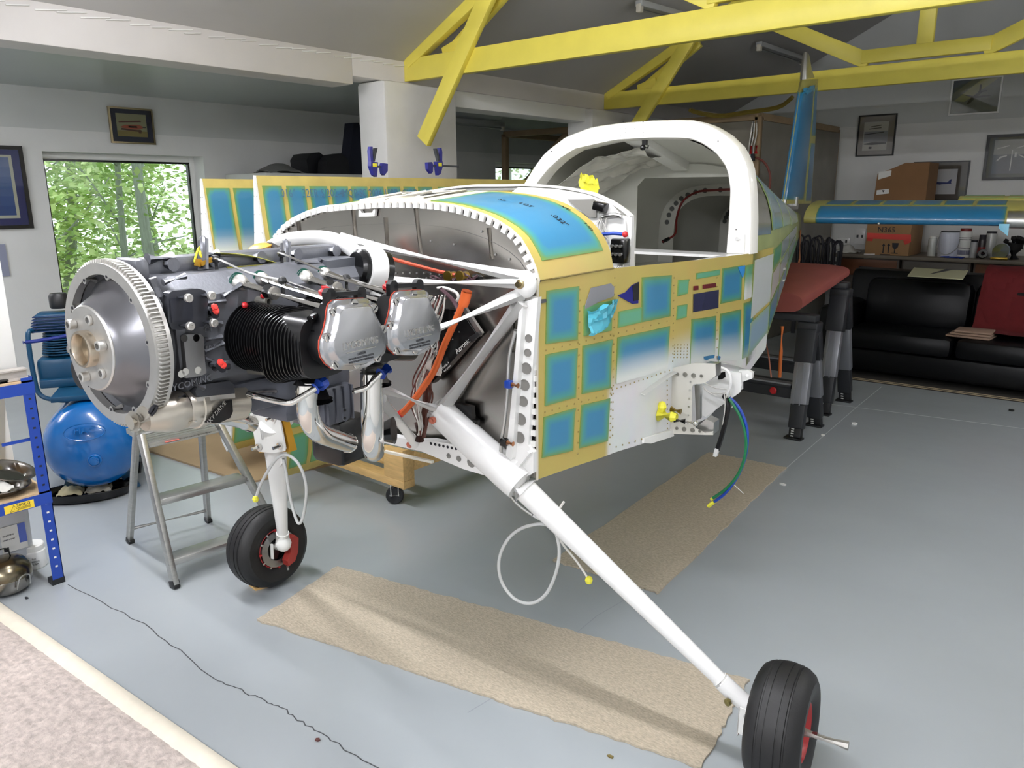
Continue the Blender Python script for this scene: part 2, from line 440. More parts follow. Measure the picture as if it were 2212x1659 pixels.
# fluorescent battens: lit ones over the work area, added unseen fill ones, dark ones on the far ceiling
m_tubes = {k: mat('lit_tube_%s' % k, (250, 250, 255), .3, emit=LAMP*f) for k, f in (('bright', .82), ('back', 1.15), ('side_fill', .34), ('aisle', .72))}  # strength set per row; the dim right-wall pair is added fill
m_tube_off = mat('unlit_tube', (206, 208, 208), .25)
m_batten = mat('batten_metal', (188, 190, 190), .4)
def batten(p, q, lit, label):
    p, q = Vector(p), Vector(q); d = (q-p).normalized(); t = thing('fluorescent_batten', label, 'light', (p+q)/2, 0, 'fluorescent battens')
    MB().bar(p, q, .07, .05, (0, 0, 1), .006).build('body', m_batten, t)
    dn = Vector((0, 0, -.05))
    MB().cyl(p+d*.03+dn, q-d*.03+dn, .014).build('tube', m_tubes[lit] if lit else m_tube_off, t)
    for e, s in ((p, 1), (q, -1)):
        MB().box(e+d*.02*s+dn*.75, (.05, .05, .07), None, .008).build('end_cap', m_cream, t)
    if lit and p.x < .5 and p.x > XB:
        for e in (p+d*.2, q-d*.2): MB().cyl(e, (e.x, e.y, EAVE+SL*(e.x-XB) if e.x < RIDGE else ZR-SL*(e.x-RIDGE)), .004, n=6).build('hanger', m_batten, t)
    return t
batten((-4.3, 1.35, 2.83), (-2.8, 1.35, 2.83), 'bright', 'lit fluorescent batten hung above the engine, left one of its pair')
batten((-2.2, 1.35, 2.83), (-.7, 1.35, 2.83), 'bright', 'lit fluorescent batten hung above the cockpit side, right one of its pair')
batten((-2.6, -1.4, 2.83), (-1.1, -1.4, 2.83), 'back', 'lit fluorescent batten hung over the floor behind the camera')
batten((-.8, -1.4, 2.83), (.7, -1.4, 2.83), 'back', 'added unseen fill batten behind the camera, the one by the right wall')  # second lamp added back here as fill from the camera side
batten((.75, 2.6, 2.55), (.75, 4.1, 2.55), 'side_fill', 'added unseen fill batten over the right wall, the nearer of its pair')  # lamp added out of view to fill the right side and end wall
batten((.75, 5.6, 2.55), (.75, 7.1, 2.55), 'side_fill', 'added unseen fill batten over the right wall, the one towards the sofa')  # also added out of view, brightens the sofa end
batten((-6.4, -.6, 2.50), (-6.4, .9, 2.50), 'aisle', 'added unseen fill batten under the aisle ceiling left of the picture')  # lamp added out of view to lift the aisle wall
a, c = g_roof(1380, -10), g_roof(1482, 20)
batten(a+Vector((0, 0, -.06)), c+Vector((0, 0, -.06)), False, 'unlit fluorescent batten on the ceiling above the nearest truss beam')
a, c = g_roof(1640, 82), g_roof(1736, 116)
batten(a+Vector((0, 0, -.06)), c+Vector((0, 0, -.06)), False, 'unlit fluorescent batten on the ceiling beside the top of the tail fin')
batten((-6.87, 6.5, 2.52), (-6.84, 7.86, 2.52), False, 'unlit fluorescent batten under the aisle ceiling behind the near pillar')

# ---------------------------------------------------------------- outside: ground and trees
m_soil = mat('leafy_ground', (126, 140, 84), .9, noise=.4, nscale=3)
struct(MB().bb((-26, -10, -.4), (XW-.35, 24, -.12)).build('ground_outside', m_soil, smooth=0))
m_bark = mat('pale_bark', (142, 148, 138), .85, noise=.25, nscale=9, aniso=(8, 8, 1), bump=.3, bscale=25)
m_leafA = mat('leaf_green', (166, 196, 116), .5, noise=.3, nscale=2.0)
m_leafB = mat('leaf_light_green', (204, 222, 150), .5, noise=.3, nscale=2.0)
for mm in (m_leafA, m_leafB): mm.node_tree.nodes['Principled BSDF'].inputs['Subsurface Weight'].default_value = 0.0
def tree(x, y, lean, r, h, label, nleaf, seed, light=False):
    rnd = random.Random(seed); t = thing('tree', label, 'tree', (x, y, -.12), 0, 'trees outside the window')
    base = Vector((x, y, -.12)); top = base+Vector((lean[0], lean[1], h))
    P = spline([base, base.lerp(top, .35)+Vector((rnd.uniform(-.08, .08), rnd.uniform(-.1, .1), 0)), base.lerp(top, .7)+Vector((rnd.uniform(-.1, .1), rnd.uniform(-.12, .12), 0)), top], 4)
    MB().tube(P, [r*(1-.6*i/(len(P)-1)) for i in range(len(P))], 9).build('trunk', m_bark, t)
    tips = []
    for k in range(9):
        s = P[rnd.randrange(2, len(P)-1)]; e = s+Vector((rnd.uniform(-.9, .9), rnd.uniform(-1.2, 1.2), rnd.uniform(.2, 1.1)))
        mid = s.lerp(e, .5)+Vector((0, 0, rnd.uniform(-.1, .15)))
        MB().tube(spline([s, mid, e], 4), [r*.28*(1-.07*i) for i in range(9)], 6).build('branch', m_bark, t)
        tips += [s.lerp(e, .5), e, mid]
    mb = MB()
    for i in range(int(nleaf*1.5)):
        c = rnd.choice(tips)+Vector((rnd.gauss(0, .38), rnd.gauss(0, .42), rnd.gauss(0, .38)))
        L = rnd.uniform(.07, .15); a = Vector((rnd.uniform(-1, 1), rnd.uniform(-1, 1), rnd.uniform(-.6, .3))).normalized(); bnm = a.cross(Vector((rnd.uniform(-1, 1), rnd.uniform(-1, 1), 1))).normalized()
        mb.mi = rnd.random() < (.6 if light else .35)
        mb._add([c, c+a*L*.5+bnm*L*.28, c+a*L, c+a*L*.5-bnm*L*.28], [(0, 1, 2, 3)])
    mb.build('foliage', [m_leafA, m_leafB], t, smooth=0, kind='stuff')
tree(-10.0, 3.15, (.1, .35), .055, 4.2, 'slender pale tree outside the window, second trunk from the left', 1400, 1)
tree(-9.6, 2.62, (-.1, .1), .045, 4.0, 'thin straight tree outside the window beside its left jamb', 900, 2, True)
tree(-9.4, 4.35, (-.05, -.12), .075, 4.4, 'thicker grey tree outside the window beside its right jamb', 1000, 3)
tree(-9.9, 4.25, (-.1, .3), .05, 4.0, 'grey tree just left of the thicker one by the right jamb', 1000, 4, True)
tree(-11.2, 3.9, (-.2, -.4), .05, 4.5, 'leaning tree farther back in the middle of the window', 1800, 5, True)
tree(-12.5, 4.4, (.3, .5), .09, 5.0, 'bushy tree deep in the wood, its crown filling the window top', 2600, 6)
tree(-13.5, 6.4, (.2, -.4), .08, 5.0, 'bushy tree deep in the wood towards the right jamb', 2600, 7, True)
tree(-13.0, 2.9, (.2, .4), .08, 5.0, 'bushy tree deep in the wood towards the left jamb', 2600, 8, True)
tree(-11.5, 13.5, (.2, -.4), .08, 4.6, 'tree outside the far narrow window of the aisle', 1800, 9, True)
mb = MB(); rnd = random.Random(5)
for i in range(3800):
    c = Vector((rnd.uniform(-16, -10.2), rnd.uniform(1.5, 9), rnd.uniform(-.1, .3)+abs(rnd.gauss(0, .55))))
    L = rnd.uniform(.07, .16); a = Vector((rnd.uniform(-1, 1), rnd.uniform(-1, 1), rnd.uniform(-.4, .5))).normalized(); bn = a.cross(Vector((rnd.uniform(-1, 1), rnd.uniform(-1, 1), 1))).normalized()
    mb.mi = rnd.random() < .5
    mb._add([c, c+a*L*.5+bn*L*.28, c+a*L, c+a*L*.5-bn*L*.28], [(0, 1, 2, 3)])
tag(mb.build('undergrowth', [m_leafA, m_leafB], None, smooth=0), 'low green undergrowth on the ground outside the window', 'undergrowth', kind='stuff')

# ---------------------------------------------------------------- floor coverings
m_runner = mat('oatmeal_carpet', (188, 176, 156), .95, noise=.24, nscale=130, bump=.3, bscale=190, aniso=(.5, 1.3, 1))
def runner(q, label):
    P = [gz(*p) for p in q]; c = sum(P, Vector())/4
    rnd = random.Random(3)
    def edge(a, b_, n):
        return [a.lerp(b_, k/n)+Vector((rnd.uniform(-.006, .006), rnd.uniform(-.006, .006), 0)) for k in range(n)]
    ring = edge(P[0], P[1], 20)+edge(P[1], P[2], 60)+edge(P[2], P[3], 20)+edge(P[3], P[0], 60)
    o = MB().prism([p+Vector((0, 0, .001)) for p in ring], (0, 0, .008)).build('carpet_runner', [m_runner], smooth=0)
    return tag(o, label, 'carpet', 'offcut carpet runners')
runner(((556, 1342), (728, 1226), (1617, 1471), (1515, 1662)), 'oatmeal carpet runner on the floor between the two main wheels')
runner(((1195, 1213), (1530, 979), (1698, 1012), (1422, 1284)), 'oatmeal carpet runner on the floor under the cabin, beyond the white gear leg')
# thick rug in the near corner
m_pile = mat('shaggy_pile', (196, 184, 176), .95, noise=.28, nscale=42, bump=.6, bscale=70)
e0, e1 = gz(-60, 1266), gz(520, 1673)
rz = math.atan2((e1-e0).y, (e1-e0).x)
rug = thing('rug', 'thick pale mottled rug with cream bound edge in the near corner', 'rug', e0, rz)
ex = Vector((math.cos(rz), math.sin(rz), 0)); ey = Vector((math.sin(rz), -math.cos(rz), 0))
from mathutils import noise as NZ
def pile(u, v):
    p = e0+ex*(u*4.2)+ey*(.055+v*1.5); w = min(1, min(u, 1-u)*60, v*40)
    z = .012+w*(.012+.008*NZ.noise(p*26)+.006*NZ.noise(p*61+Vector((9, 2, 1)))); return Vector((p.x, p.y, z))
MB().grid(pile, 240, 90).build('pile', m_pile, rug)
mb = MB(); mb.solid(lambda u, v: e0+ex*(u*4.2)+ey*(v*.062)+Vector((0, 0, .006+.016*math.sin(PI*(.12+.8*v)))), 60, 6, .004)
mb.build('bound_edge', mat('cream_binding', (226, 218, 200), .85, noise=.06, nscale=20), rug)
# flat tan board
P = [gz(*p) for p in ((255, 955), (535, 1046), (720, 1005), (470, 925))]
tag(MB().prism([p+Vector((0, 0, .001)) for p in P], (0, 0, .012)).build('hardboard_sheet', mat('tan_hardboard', (170, 146, 112), .6, noise=.06, nscale=4), smooth=0), 'flat tan board lying on the floor behind the stepladder', 'board')
# litter on the floor
for px, py, s, c, lb in ((1845, 917, .03, (240, 240, 236), 'white scrap of packing on the floor near the trestles'), (1778, 941, .02, (240, 240, 236), 'small white scrap beside the foot of the near trestle'),
                         (1690, 1048, .022, (236, 236, 232), 'white scrap at the far corner of the back carpet runner'), (686, 1600, .012, (92, 52, 48), 'dark red chip on the floor near the crack'),
                         (57, 1293, .012, (40, 42, 48), 'small dark nut on the floor by the blue shelving foot'), (1318, 1636, .012, (120, 106, 60), 'brass fitting under the edge of the near carpet runner'),
                         (2185, 888, .03, (40, 42, 40), 'dark sliver on the floor in front of the sofa')):
    p = gz(px, py); r = random.uniform(0, 3)
    tag(MB().prism([p+Vector((math.cos(r+a)*s*k, math.sin(r+a)*s*k*.7, .0008)) for a, k in ((0, 1), (1.3, .7), (2.6, .9), (3.9, .6), (5.2, .8))], (0, 0, s*.4)).build('floor_scrap', mat('scrap_%d_%d_%d' % c, c, .6), smooth=0), lb, 'scrap')
# ================================================================ AIRCRAFT (local axes: x = its left, y = aft, z = up)
TH = R(34)
AFT = _rh*math.sin(TH)+_fh*math.cos(TH); LEFT = _rh*math.cos(TH)-_fh*math.sin(TH)
_ring = EYE+ray(255, 742)*1.75
A0 = Vector((_ring.x, _ring.y, 0))+AFT*1.0
air = thing('aircraft', 'unfinished light aircraft fuselage with bare engine, blue film panels and white gear legs', 'aircraft', A0, math.atan2(LEFT.y, LEFT.x))
IA = INV[air.name]
def A_a(px, py, a): return IA @ gplane(px, py, A0+AFT*a, AFT)
def A_l(px, py, l): return IA @ gplane(px, py, A0+LEFT*l, LEFT)
def A_z(px, py, z): return IA @ gz(px, py, z)
SIDE = [(-.05, .485), (0, .497), (.3, .555), (.6, .595), (1.0, .632), (1.5, .65), (1.95, .63), (4.75, .06)]
def side(a): return lerp(a, SIDE)
def cen(a): return -.1*max(0, 1-a/1.5)
def S(px, py):
    l = .6
    for _ in range(70): p = A_l(px, py, l); l = .5*l+.5*side(p.y)
    return Vector((side(p.y), p.y, p.z))
ZB = sorted([(S(*p).y, S(*p).z) for p in ((1157, 1037), (1240, 1008), (1335, 975), (1450, 938), (1530, 902))]) 
ZB = [(-.02, ZB[0][1])]+ZB+[(2.0, .90), (2.6, .97), (3.4, 1.08), (4.75, 1.27)]
def zb(a): return lerp(a, ZB)
ZT = [(0, 1.405), (.35, 1.415), (1.5, 1.392), (2.2, 1.395), (4.75, 1.43)]
def zt(a): return lerp(a, ZT)

# --- film patches: gaps show yellow primer; overspray has yellowed the film edges and whitened it near the wing root
m_skin = mat('primed_skin', (196, 172, 84), .42)
nt, b, rp = attr_ramp(m_skin, 'white', [(0, (198, 178, 98)), (.35, (210, 198, 150)), (.75, (226, 226, 222)), (1, (234, 234, 234))])
tcn = nt.nodes.new('ShaderNodeTexCoord'); nz = nt.nodes.new('ShaderNodeTexNoise'); nz.inputs['Scale'].default_value = 6; nz.inputs['Detail'].default_value = 6
mxn = nt.nodes.new('ShaderNodeMix'); mxn.data_type = 'RGBA'; mxn.blend_type = 'MULTIPLY'; mxn.inputs[0].default_value = .22
nt.links.new(tcn.outputs['Object'], nz.inputs['Vector']); nt.links.new(rp.outputs[0], mxn.inputs[6]); nt.links.new(nz.outputs['Color'], mxn.inputs[7]); nt.links.new(mxn.outputs[2], b.inputs['Base Color'])
def film_mat(name, core, mid, edge, rough=.3):
    m = mat(name, core, rough, coat=.35, bump=.05, bscale=14)
    nt, b, rp = attr_ramp(m, 'edge', [(0, edge), (.22, mid), (.55, core), (1, core)])
    a2 = nt.nodes.new('ShaderNodeAttribute'); a2.attribute_name = 'spray'
    mx = nt.nodes.new('ShaderNodeMix'); mx.data_type = 'RGBA'; mx.inputs[7].default_value = lin((224, 228, 224))
    nt.links.new(a2.outputs['Fac'], mx.inputs[0]); nt.links.new(rp.outputs[0], mx.inputs[6]); nt.links.new(mx.outputs[2], b.inputs['Base Color'])
    return m
m_film = film_mat('blue_film', (60, 130, 170), (74, 150, 140), (112, 146, 78))
m_filmd = film_mat('blue_film_dark', (30, 104, 146), (44, 110, 130), (84, 118, 80))
m_filmg = film_mat('green_film', (100, 168, 136), (104, 166, 116), (120, 154, 84))
def film(parent, f, mt, spray=None, off=.003, nu=12, nv=12, wid=.09, name='film_panel', space='l', lift=0.0):
    """f(u,v)->point on the skin; the film sits proud of it by OFF, curling at one corner"""
    L = (f(1, .5)-f(0, .5)).length; Hh = (f(.5, 1)-f(.5, 0)).length
    def ed(u, v): return min(1, min(u*L, (1-u)*L, v*Hh, (1-v)*Hh)/min(wid, .46*min(L, Hh)))
    def nrm(u, v):
        e = .01; du = f(min(u+e, 1), v)-f(max(u-e, 0), v); dv = f(u, min(v+e, 1))-f(u, max(v-e, 0)); n = du.cross(dv); return n.normalized()
    def g(u, v):
        k = max(0, (1-u)*.0+u-.86)*max(0, v-.86)*lift*60
        return f(u, v)+nrm(u, v)*(off+k)
    mb = MB(); mb.grid(g, nu, nv, attrs={'edge': ed, 'spray': spray or (lambda u, v: 0.0)})
    # rim, so that the film has a thickness of its own
    rim = [g(i/nu, 0) for i in range(nu)]+[g(1, j/nv) for j in range(nv)]+[g(1-i/nu, 1) for i in range(nu)]+[g(0, 1-j/nv) for j in range(nv)]
    inn = [f(i/nu, 0) for i in range(nu)]+[f(1, j/nv) for j in range(nv)]+[f(1-i/nu, 1) for i in range(nu)]+[f(0, 1-j/nv) for j in range(nv)]
    n = len(rim); mb._add(rim+inn, [(i, (i+1) % n, n+(i+1) % n, n+i) for i in range(n)])
    return mb.build(name, mt, parent, space, smooth=50)

# --- left side skin
A_END = 1.97
SP0 = S(1318, 832)
def whiteness(a, z):
    t = lerp(a, [(.30, 1.02), (.62, 1.07), (.9, 1.09), (1.5, 1.05), (2, 1.03)])
    d = (t-z)
    return max(0, min(1, .5+d*9))*max(0, min(1, (a-SP0.y)*40+.5))
HOLES = {  # px outlines of the openings in the skin
 'access': [(1262, 662), (1275, 622), (1318, 612), (1325, 620), (1324, 640), (1292, 652), (1262, 668)],
 'vent': [(1333, 638), (1350, 631), (1364, 616), (1378, 609), (1377, 655), (1364, 656), (1346, 646)],
}
def skin_pt(u, v): a = -.005+u*(A_END+.005); z = zb(a)+v*(zt(a)-zb(a)); return Vector((side(a), a, z))
mb = MB(); mb.grid(skin_pt, 70, 34, attrs={'white': lambda u, v: whiteness(u*A_END, skin_pt(u, v).z)})
side_l = mb.build('side_skin', m_skin, air, 'l', label='left side skin in yellow primer, white round the wing root')
mb = MB(); mb.grid(lambda u, v: Vector((2*cen(u*A_END)-side(u*A_END), u*A_END, skin_pt(u, v).z)), 40, 12); mb.build('side_skin', m_primer, air, 'l', label='right side skin')
# bottom skin
mb = MB(); mb.grid(lambda u, v: Vector((side(u*A_END)*(1-v)+(2*cen(u*A_END)-side(u*A_END))*v, u*A_END, zb(u*A_END))), 40, 6)
mb.build('belly_skin', mat('green_blue_belly', (88, 128, 116), .4), air, 'l')
# inner liners
m_int = mat('white_interior', (206, 206, 198), .6)
mb = MB()
mb.grid(lambda u, v: Vector((side(.08+u*1.9)-.03, .08+u*1.9, zb(.08+u*1.9)+.01+v*(zt(.08+u*1.9)-zb(.08+u*1.9)-.02))), 30, 6)
mb.grid(lambda u, v: Vector((2*cen(.08+u*1.9)-side(.08+u*1.9)+.03, .08+u*1.9, zb(.08+u*1.9)+.01+v*(zt(.08+u*1.9)-zb(.08+u*1.9)-.02))), 30, 6)
mb.bb((-.6, .1, zb(.5)+.02), (.5, 1.9, zb(.5)+.035))
mb.build('cabin_liner', m_int, air, 'l')
def quad(q):
    P = [S(*p) for p in q]
    def f(u, v):
        a = (P[3].y*(1-u)+P[2].y*u)*(1-v)+(P[0].y*(1-u)+P[1].y*u)*v
        z = (P[3].z*(1-u)+P[2].z*u)*(1-v)+(P[0].z*(1-u)+P[1].z*u)*v
        return Vector((side(a), a, z))
    return f
PATCH = [  # tl, tr, br, bl in the photograph; material; overspray from below (share of the height)
 (((1180, 628), (1250, 618), (1247, 733), (1178, 743)), m_film, 0), (((1260, 660), (1322, 648), (1320, 714), (1260, 726)), m_filmg, 0),
 (((1386, 599), (1450, 594), (1447, 683), (1385, 696)), m_film, 0), (((1335, 673), (1386, 663), (1385, 696), (1334, 708)), m_filmg, 0),
 (((1464, 605), (1487, 603), (1485, 634), (1462, 640)), m_filmg, 0), (((1462, 660), (1484, 657), (1482, 685), (1460, 691)), m_filmg, 0),
 (((1503, 590), (1555, 582), (1554, 594), (1503, 603)), m_filmg, 0), (((1560, 580), (1603, 573), (1600, 647), (1556, 656)), m_film, 0),
 (((1178, 766), (1247, 752), (1243, 858), (1176, 877)), m_film, 0), (((1258, 747), (1321, 733), (1318, 838), (1256, 851)), m_film, 0),
 (((1333, 729), (1446, 704), (1441, 796), (1330, 829)), m_film, .62), (((1174, 901), (1241, 881), (1237, 973), (1170, 989)), m_film, 0),
 (((1255, 875), (1317, 860), (1312, 952), (1250, 968)), m_film, 0), (((1493, 690), (1546, 682), (1543, 780), (1490, 786)), m_film, .6),
 (((1555, 678), (1600, 668), (1597, 778), (1551, 781)), m_film, .6), (((1606, 655), (1627, 648), (1622, 765), (1603, 776)), m_film, .25),
 (((1609, 574), (1625, 570), (1622, 642), (1606, 648)), m_filmg, .75),
]
for q, mt, sp in PATCH:
    film(side_l, quad(q), mt, (lambda u, v, sp=sp: max(0, min(1, (sp-v)*1.9)) if sp else 0.0), lift=.004 if random.random() < .5 else 0)
def flat_on_skin(name, px, mt, off, parent=side_l, thick=.002):
    P = [S(*p)+Vector((off, 0, 0)) for p in px]; return MB().prism(P, (thick, 0, 0)).build(name, mt, parent, 'l', smooth=0)
flat_on_skin('access_opening', HOLES['access'], mat('grey_void', (132, 132, 136), .5), .0015)
flat_on_skin('air_vent', HOLES['vent'], mat('deep_blue_vent', (16, 18, 120), .4), .0015)
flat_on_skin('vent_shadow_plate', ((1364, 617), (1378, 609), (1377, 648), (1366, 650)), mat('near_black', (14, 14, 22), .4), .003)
flat_on_skin('red_panel', ((1497, 618), (1507, 617), (1507, 626), (1497, 627)), mat('maroon_panel', (98, 14, 24), .4), .002)
flat_on_skin('red_panel', ((1517, 615), (1545, 611), (1545, 620), (1517, 624)), mat('maroon_panel', (98, 14, 24), .4), .002)
flat_on_skin('dark_panel', ((1497, 635), (1551, 626), (1550, 665), (1496, 674)), mat('dark_window', (54, 56, 82), .15), .002)
flat_on_skin('chipped_film', ((1518, 770), (1541, 766), (1539, 773), (1531, 774), (1524, 778), (1519, 776)), mat('chip_blue', (52, 116, 160), .4), .0045)
flat_on_skin('chipped_film', ((1549, 768), (1554, 770), (1552, 777), (1548, 776)), mat('chip_blue', (52, 116, 160), .4), .0045)
flat_on_skin('loose_film', ((1592, 577), (1607, 573), (1606, 588), (1602, 600), (1597, 590)), mat('bright_blue_film', (48, 140, 214), .35), .004)
# crumpled peeled film hanging from the access opening
mb = MB(); rnd = random.Random(4)
qf = quad(((1262, 670), (1334, 640), (1314, 694), (1265, 724)))
def crum(u, v):
    p = qf(u, v); k = math.sin(PI*min(1, .08+u))*.02
    return p+Vector((.006+k+.022*abs(NZ.noise(Vector((u*4, v*3, 3)))), .012*NZ.noise(Vector((u*5, v*5, 8))), .014*NZ.noise(Vector((u*5, v*4, 1)))))
mb.grid(crum, 14, 8); mb.build('peeled_film', mat('turquoise_film', (78, 176, 198), .2, coat=.5), side_l, 'l', smooth=20)
# primer seams: raised lap between upper skin and side, wing root arc flange, rivets
MB().tube([S(*p)+Vector((.002, 0, 0)) for p in ((1166, 607), (1200, 601), (1260, 590), (1325, 579))], .0025, 6).build('lap_seam', mat('seam_dark', (120, 106, 60), .6), side_l, 'l')
mb = MB()
ARC = [S(*p) for p in ((1382, 849), (1410, 828), (1447, 804), (1490, 787), (1530, 781), (1570, 784), (1622, 800))]
sp = spline(ARC, 6)
mb.grid(lambda u, v: sp[min(int(u*(len(sp)-1)+.5), len(sp)-1)]+Vector((.004+.016*v, 0, -.004*v)), len(sp)-1, 2)
mb.solid(lambda u, v: sp[min(int(u*(len(sp)-1)+.5), len(sp)-1)]+Vector((.004+.016*v, 0, -.004*v)), len(sp)-1, 2, .002)
mb.build('wing_root_flange', m_whitemat, side_l, 'l')
mb = MB(); mb.prism([S(*p)+Vector((.002, 0, 0)) for p in ((1386, 946), (1448, 927), (1450, 941), (1400, 957), (1385, 956))], (.010, 0, 0)); mb.build('belly_flange', m_whitemat, side_l, 'l', smooth=0)
def dots(name, pts, nrm, r, mt, parent, h=.0015, space='l', n=6):
    mb = MB()
    for p in pts: mb.lathe([(r, -.0005), (r*.8, h), (0, h)], p, nrm, n)
    return mb.build(name, mt, parent, space, kind='stuff')
pts = []
def row(a, b_, n): return [tuple(Vector(a).lerp(Vector(b_), i/(n-1))) for i in range(n)]
for r_ in (row((1178, 757), (1440, 694), 16), row((1176, 890), (1318, 850), 10), row((1252, 625), (1247, 980), 16), row((1327, 600), (1322, 940), 20), row((1322, 842), (1445, 800), 14), row((1440, 812), (1441, 925), 12), row((1330, 965), (1440, 932), 9),
           row((1455, 600), (1452, 780), 12), row((1548, 600), (1548, 770), 10), row((1320, 838), (1316, 960), 9), *[row((1456+7*i, 745+0*i), (1455+7*i, 772), 5) for i in range(5)]):
    pts += [S(*p)+Vector((.002, 0, 0)) for p in r_]
dots('rivets', pts, (1, 0, 0), .0032, mat('rivet_head', (150, 132, 70), .4), side_l)

# --- firewall
m_fw = m_steel
FE = [(1165, 605), (1158, 580), (1150, 560), (1139, 538), (1125, 515), (1105, 496), (1080, 480), (1052, 466), (1020, 455), (986, 446), (950, 440), (905, 437), (860, 436), (820, 437), (780, 440), (740, 443), (700, 447), (668, 457), (640, 470), (620, 484), (605, 500), (596, 512), (588, 525)]
FTOP = [A_a(*p, 0) for p in FE]
lr = FTOP[-1].x; fzb = zb(0)
FOUT = FTOP+[Vector((lr-.005, 0, 1.40)), Vector((lr, 0, fzb)), Vector((side(0), 0, fzb)), Vector((side(0), 0, 1.39))]
fw = MB().prism([Vector((p.x, .002, p.z)) for p in FOUT], (0, .006, 0)).build('firewall', m_fw, air, 'l', smooth=0, label='bare stainless steel firewall')
for q in (((1055, 492), (1062, 560)), ((897, 450), (910, 560)), ((762, 452), (768, 520)), ((643, 475), (648, 520)), ((832, 470), (838, 570)), ((1113, 690), (1108, 760))):
    MB().tube([A_a(*q[0], 0)+Vector((0, -.001, 0)), A_a(*q[1], 0)+Vector((0, -.001, 0))], [.006, .006], 8).build('stiffener_bead', m_fw, fw, 'l')
MB().prism([A_a(*p, -.001) for p in ((780, 455), (783, 452), (787, 460), (809, 459), (813, 451), (816, 453), (814, 467), (780, 468))], (0, -.012, 0)).build('bracket', m_whitemat, fw, 'l', smooth=0)
dots('firewall_rivets', [A_a(*p, -.001) for p in (row((840, 590), (915, 590), 6)+row((930, 592), (985, 596), 4)+[(930, 521), (805, 520), (980, 528), (1040, 500), (1070, 550), (1000, 690), (1090, 720), (1100, 560)]+row((842, 602), (1000, 600), 9))], (0, -1, 0), .004, m_alu, fw)
# lapped edge: white tabs all round
mb = MB()
def tabs(P, n, w, d, inw):
    tot = sum((P[i+1]-P[i]).length for i in range(len(P)-1)); k = 0; acc = 0.0; out = []
    for i in range(len(P)-1):
        seg = P[i+1]-P[i]; L = seg.length
        while (k+.5)/n*tot < acc+L:
            t = ((k+.5)/n*tot-acc)/L; out.append((P[i]+seg*t, seg.normalized())); k += 1
        acc += L
    return out
tabl = tabs(FTOP, 44, .02, .03, 0)
tlist = []
for p, d in tabl:
    nn = Vector((0, -1, 0)); inn = d.cross(nn)
    if inn.z > 0 or (p.x > .3 and inn.x > 0): inn = -inn
    tlist.append((p+inn*.008, d, inn))
for k in range(17):
    z = fzb+.05+k*.0345
    tlist.append((Vector((side(0)-.009, 0, z)), Vector((0, 0, 1)), Vector((-1, 0, 0))))
for p, d, inn in tlist:
    o = MB().bar(p+Vector((0, -.010, 0))-d*.0085, p+Vector((0, -.010, 0))+d*.0085, .02 if abs(d.z) < .99 else .018, .012, (0, 1, 0) if abs(d.y) < .9 else (0, 0, 1))
    o.build('edge_tab', m_whitemat, fw, 'l', smooth=0)
MB().tube([Vector((p.x, -.004, p.z)) for p in [Vector((side(0)-.0, 0, fzb))]+[Vector((side(0), 0, 1.39))]+FTOP], .005, 6).build('edge_rim', m_cream, fw, 'l')

# --- cowl deck (top skin) between firewall and instrument bulkhead
AE = [(1325, 578), (1320, 548), (1311, 522), (1295, 497), (1275, 474), (1250, 455), (1222, 439), (1190, 428), (1150, 420), (1100, 414), (1050, 412)]
ATOP = [A_a(*p, .36) for p in AE]
xm = cen(.36); full = ATOP+[Vector((2*xm-p.x, .36, p.z)) for p in ATOP[::-1] if 2*xm-p.x < ATOP[-1].x-.02]
def resample(P, n):
    L = [0.0]
    for i in range(len(P)-1): L.append(L[-1]+(P[i+1]-P[i]).length)
    out = []
    for k in range(n+1):
        t = k/n*L[-1]; i = 0
        while i < len(P)-2 and L[i+1] < t: i += 1
        out.append(P[i].lerp(P[i+1], (t-L[i])/max(1e-9, L[i+1]-L[i])))
    return out
NF = 60
F1 = resample(FTOP+[Vector((lr-.005, 0, 1.41))], NF); F2 = resample(full, NF)
def deck(u, v):   # u round the arch from the left shoulder, v aft
    x = u*NF; i = min(int(x), NF-1); t = x-i
    return F1[i].lerp(F1[i+1], t)*(1-v)+F2[i].lerp(F2[i+1], t)*v
holes = lambda u, v: (.30 < v < .9) and (.455 < u < .56 or .58 < u < .66)
mb = MB(); mb.grid(deck, NF, 10, skip=holes, attrs={'white': lambda u, v: .0 if u < .40 else .55})
deck_o = mb.build('cowl_deck', m_skin, air, 'l', label='curved upper skin ahead of the cockpit with two open hatches')
mb = MB(); mb.grid(lambda u, v: deck(u, v)-Vector((0, 0, .07)), NF, 8); mb.build('deck_underside', m_fing, air, 'l')
film(deck_o, lambda u, v: deck(.385-.345*u, .10+.80*v) if True else 0, m_film, None, off=.0025, nu=30, nv=12, wid=.07)
film(deck_o, lambda u, v: deck(.70-.26*u, .915+.06*v), m_film, lambda u, v: .6, off=.0025, nu=20, nv=2, wid=.03)
film(deck_o, lambda u, v: deck(.97-.25*u, .10+.80*v), m_film, None, off=.0025, nu=30, nv=12, wid=.07)
def deck_text(s, u, v, size, du):
    p = deck(u, v); e = .02; n = (deck(u+e, v)-p).cross(deck(u, v+e)-p).normalized()
    if n.z < 0: n = -n
    yd = (deck(u-e, v)-p).normalized()
    xd = -(deck(u, v+e)-p).normalized()
    xd2 = (p-deck(u+e, v)).normalized()*-1
    return text('stencil', s, size, p+n*.004, -xd2, n.cross(-xd2), m_ink, deck_o, 'l', ext=.0003)
deck_text('.032" ', .13, .62, .032, 0); deck_text('LOT', .215, .56, .026, 0); deck_text('37', .27, .5, .022, 0)
deck_text('AMS', .17, .88, .02, 0); deck_text('5 .032', .10, .88, .016, 0)
